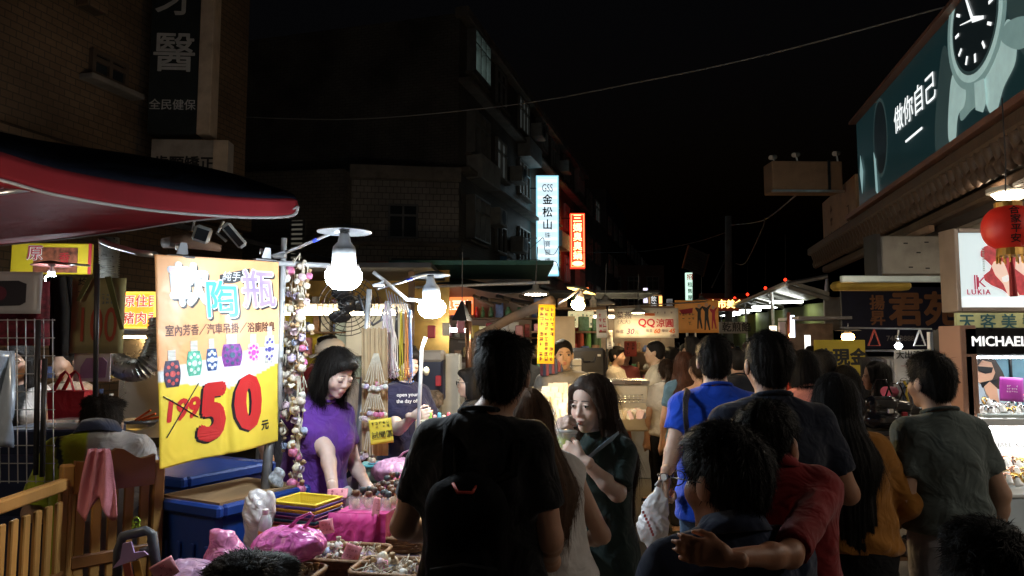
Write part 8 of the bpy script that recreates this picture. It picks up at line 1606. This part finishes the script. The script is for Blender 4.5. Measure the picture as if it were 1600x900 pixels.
person('person in a dark vest standing behind the price banner', 447, 4.4, 1.60, 95, 'bob', (.02, .02, .025), 0, .86, female=True, seed=141, strands=800, eyes='down', skin=(.38, .21, .13))
person('person with glasses and black top reaching over the stall', 738, 5.0, 1.46, 262, 'bob', (.012, .012, .013), .6, .84, eyes='open', glasses=True, seed=151, strands=1500, skin=(.52, .34, .25), arms={'eL': (-.24, .1, 1.1), 'wL': (-.15, .36, 1.05), 'eR': (.22, .15, 1.08), 'wR': (.12, .42, 1.05)}, female=True)
person('young man with dark fringe behind the barbecue rail', 768, 8.2, 1.72, 172, 'short', (.10, .07, .06), .66, .86, eyes='open', seed=161, strands=0)
person('person in dark clothes behind the yellow banner', 816, 7.2, 1.68, 200, 'short', (.02, .02, .02), .66, .86, seed=162, strands=0)
person('grey shirt man with receding hair minding the phone case stall', 879, 5.95, 1.66, 176, 'crew', (.26, .235, .20), .66, .86, eyes='open', seed=171, strands=0, build=1.1, skin=(.55, .36, .24), hsc=1.08)
person('bald man stooping behind the boxed phone cases', 924, 6.5, 1.36, 185, None, (.22, .14, .05), .66, .86, seed=172, skin=(.55, .34, .18))
person('stall helper in a pale shirt at the dessert counter', 962, 8.6, 1.60, 120, 'short', (.52, .47, .40), .66, .86, seed=181, strands=0, eyes='open')
person('woman in a coral shirt behind the dessert counter', 977, 9.8, 1.58, 190, 'bob', (.62, .16, .13), .66, .86, female=True, seed=182, strands=0, eyes='open')
person('young man in a pale T-shirt in profile buying dessert', 1024, 7.4, 1.66, 280, 'crew', (.62, .56, .44), .66, .86, seed=191, strands=600, eyes='open', group=None, skin=(.62, .42, .28), arms={'eL': (-.22, .1, 1.12), 'wL': (-.1, .36, 1.1), 'eR': (.22, .1, 1.12), 'wR': (.15, .36, 1.1)})
person('woman with short bob and olive top beside the dessert buyer', 1046, 8.0, 1.60, 285, 'bob', (.16, .15, .06), .66, .86, female=True, seed=192, strands=0, eyes='open')
person('girl in a grey T-shirt with a ponytail and black leggings', 1040, 6.6, 1.50, 2, 'pony', (.52, .48, .42), .6, .90, 'pants', (.012, .012, .013), True, seed=201, strands=1500, shoes=(.55, .14, .05), hcol=BROWN, legs=(.1, -.1))
person('man in a pale pink T-shirt walking away', 1082, 7.2, 1.70, 4, 'short', (.60, .44, .38), .66, .86, seed=211, strands=0, legs=(-.1, .1))
person('woman with long reddish brown hair walking away', 1068, 6.2, 1.56, 0, 'long', (.10, .20, .30), .66, .86, female=True, seed=212, strands=1500, hcol=(.06, .022, .012))
person('woman in an orange strap top walking away', 1092, 5.6, 1.55, -18, 'pony', (.50, .22, .06), 0, .88, female=True, seed=213, strands=1500, hcol=BROWN, bare=True)
person('man in a red shirt ahead of the pink shirt woman', 1222, 5.6, 1.60, 8, 'short', (.45, .045, .025), .66, .86, seed=221, strands=800)
person('woman in a salmon pink T-shirt with a short bob', 1254, 4.5, 1.585, -4, 'bob', (.52, .20, .16), .55, .88, female=True, seed=222, strands=3000, hcol=(.006, .005, .005), lean=(.0, 0))
person('man in a black shirt with white collar line before the cash sign', 1286, 5.0, 1.575, 14, 'short', (.014, .014, .017), .66, .86, seed=223, strands=1500)
person('woman with very long black hair before the cash sign', 1318, 4.9, 1.48, 6, 'long', (.012, .014, .022), .9, .86, female=True, seed=224, strands=3000, long=.5)
def spots(V):
    w_ = np.sin(V[:, 0] * 70 + 3 * np.sin(V[:, 2] * 40)) * np.sin(V[:, 2] * 62 + 2 * np.sin(V[:, 1] * 50)); m_ = (w_ > .15)[:, None]; return np.where(m_, np.array([[.06, .06, .08]]), np.array([[.50, .50, .50]]))
person('woman in a black and white patterned blouse near the clearance sheet', 1368, 5.2, 1.50, 285, 'longface', (.5, .5, .5), .8, .86, female=True, seed=225, strands=1500, pat=spots, eyes='open', lod=(.012, .008))
# left food stall people
person('woman with glasses in white shirt over a black top behind the rack', 36, 4.5, 1.63, 172, 'long', (.03, .03, .03), 0, .86, female=True, glasses=True, eyes='open', seed=231, strands=800, pat=lambda V: np.where((np.abs(V[:, 0]) > .085)[:, None], np.array([[.55, .52, .50]]), np.array([[.02, .02, .02]])), skin=(.50, .31, .22))
person('person in a beige shirt standing behind the red bag', 112, 4.9, 1.62, 200, 'short', (.42, .30, .22), .7, .86, seed=232, strands=0, arms={'eR': (.22, .15, 1.1), 'wR': (.05, .38, 1.1), 'eL': (-.26, .1, 1.1), 'wL': (-.2, .4, 1.0)})
person('seated man in a grey and lime sports shirt seen from behind', 168, 3.35, 1.80, -18, 'short', (.36, .37, .40), .75, .86, seated=True, sit=.30, hz=.12, neck=.04, seed=233, strands=6000, build=1.05, collar=True, collar_col=(.03, .04, .08), pat=lambda V: np.where((V[:, 0] < -.05)[:, None], np.where(((V[:, 0] * 1.0 + .3 * V[:, 2] > .155) & (V[:, 0] * 1.0 + .3 * V[:, 2] < .18))[:, None], np.array([[.03, .04, .05]]), np.array([[.42, .50, .04]])), np.array([[.38, .39, .42]])), lean=(-.02, .06), arms={'eL': (-.28, .12, 1.1), 'wL': (-.22, .38, 1.02)})
solo('stool', 'low stool under the seated man', 'stool', MB().lathe([(.17, 0), (.15, .02), (.14, .52), (.17, .54), (.17, .57), (.01, .57)], 16, Matrix.Translation(((168 - 800) / F * 3.35, 3.33, 0))), M('red_stool', (.35, .03, .03), .4))
# distant crowd
rf = random.Random(12)
for k in range(22):
    d = 8.6 + k * .75; u = (1060 if k % 2 else 1110) + rf.uniform(-30, 75) * (1 - .02 * k); c_ = rf.choice(((.05, .05, .06), (.3, .28, .26), (.16, .05, .05), (.05, .08, .16), (.45, .42, .4), (.03, .03, .03)))
    lab = {(.05, .05, .06): 'charcoal', (.3, .28, .26): 'grey', (.16, .05, .05): 'maroon', (.05, .08, .16): 'dark blue', (.45, .42, .4): 'pale', (.03, .03, .03): 'black'}[c_]
    person('distant walker in a %s shirt down the market street' % lab, u, d, rf.uniform(1.55, 1.74), rf.choice((0, 5, -10, 180, 20)), rf.choice(('short', 'crew', 'bob', 'pony')), c_, .66, .86, seed=300 + k, strands=0, group='distant walkers in %s shirts' % lab, lod=(.03, .018))
for k, (u, d) in enumerate(((1235, 8.4), (1216, 9.0), (1180, 7.0), (1168, 9.5), (1150, 6.4), (1265, 9.6), (1196, 11.5))):
    person(('dark walker under the lit stall panel', 'dark haired walker near the small stall', 'walker in dark shirt before the green netting', 'walker past the dim white sign', 'dark shirted walker behind the navy T-shirt man', 'walker at the small stall counter', 'walker under the market canopy')[k], u, d, 1.58 + .03 * (k % 4), (0, 8, -6, 4, 0, 20, 0)[k], ('short', 'crew', 'short', 'bob', 'short', 'bob', 'crew')[k], (.03, .03, .035), .66, .86, seed=400 + k, strands=0, lod=(.022, .012))
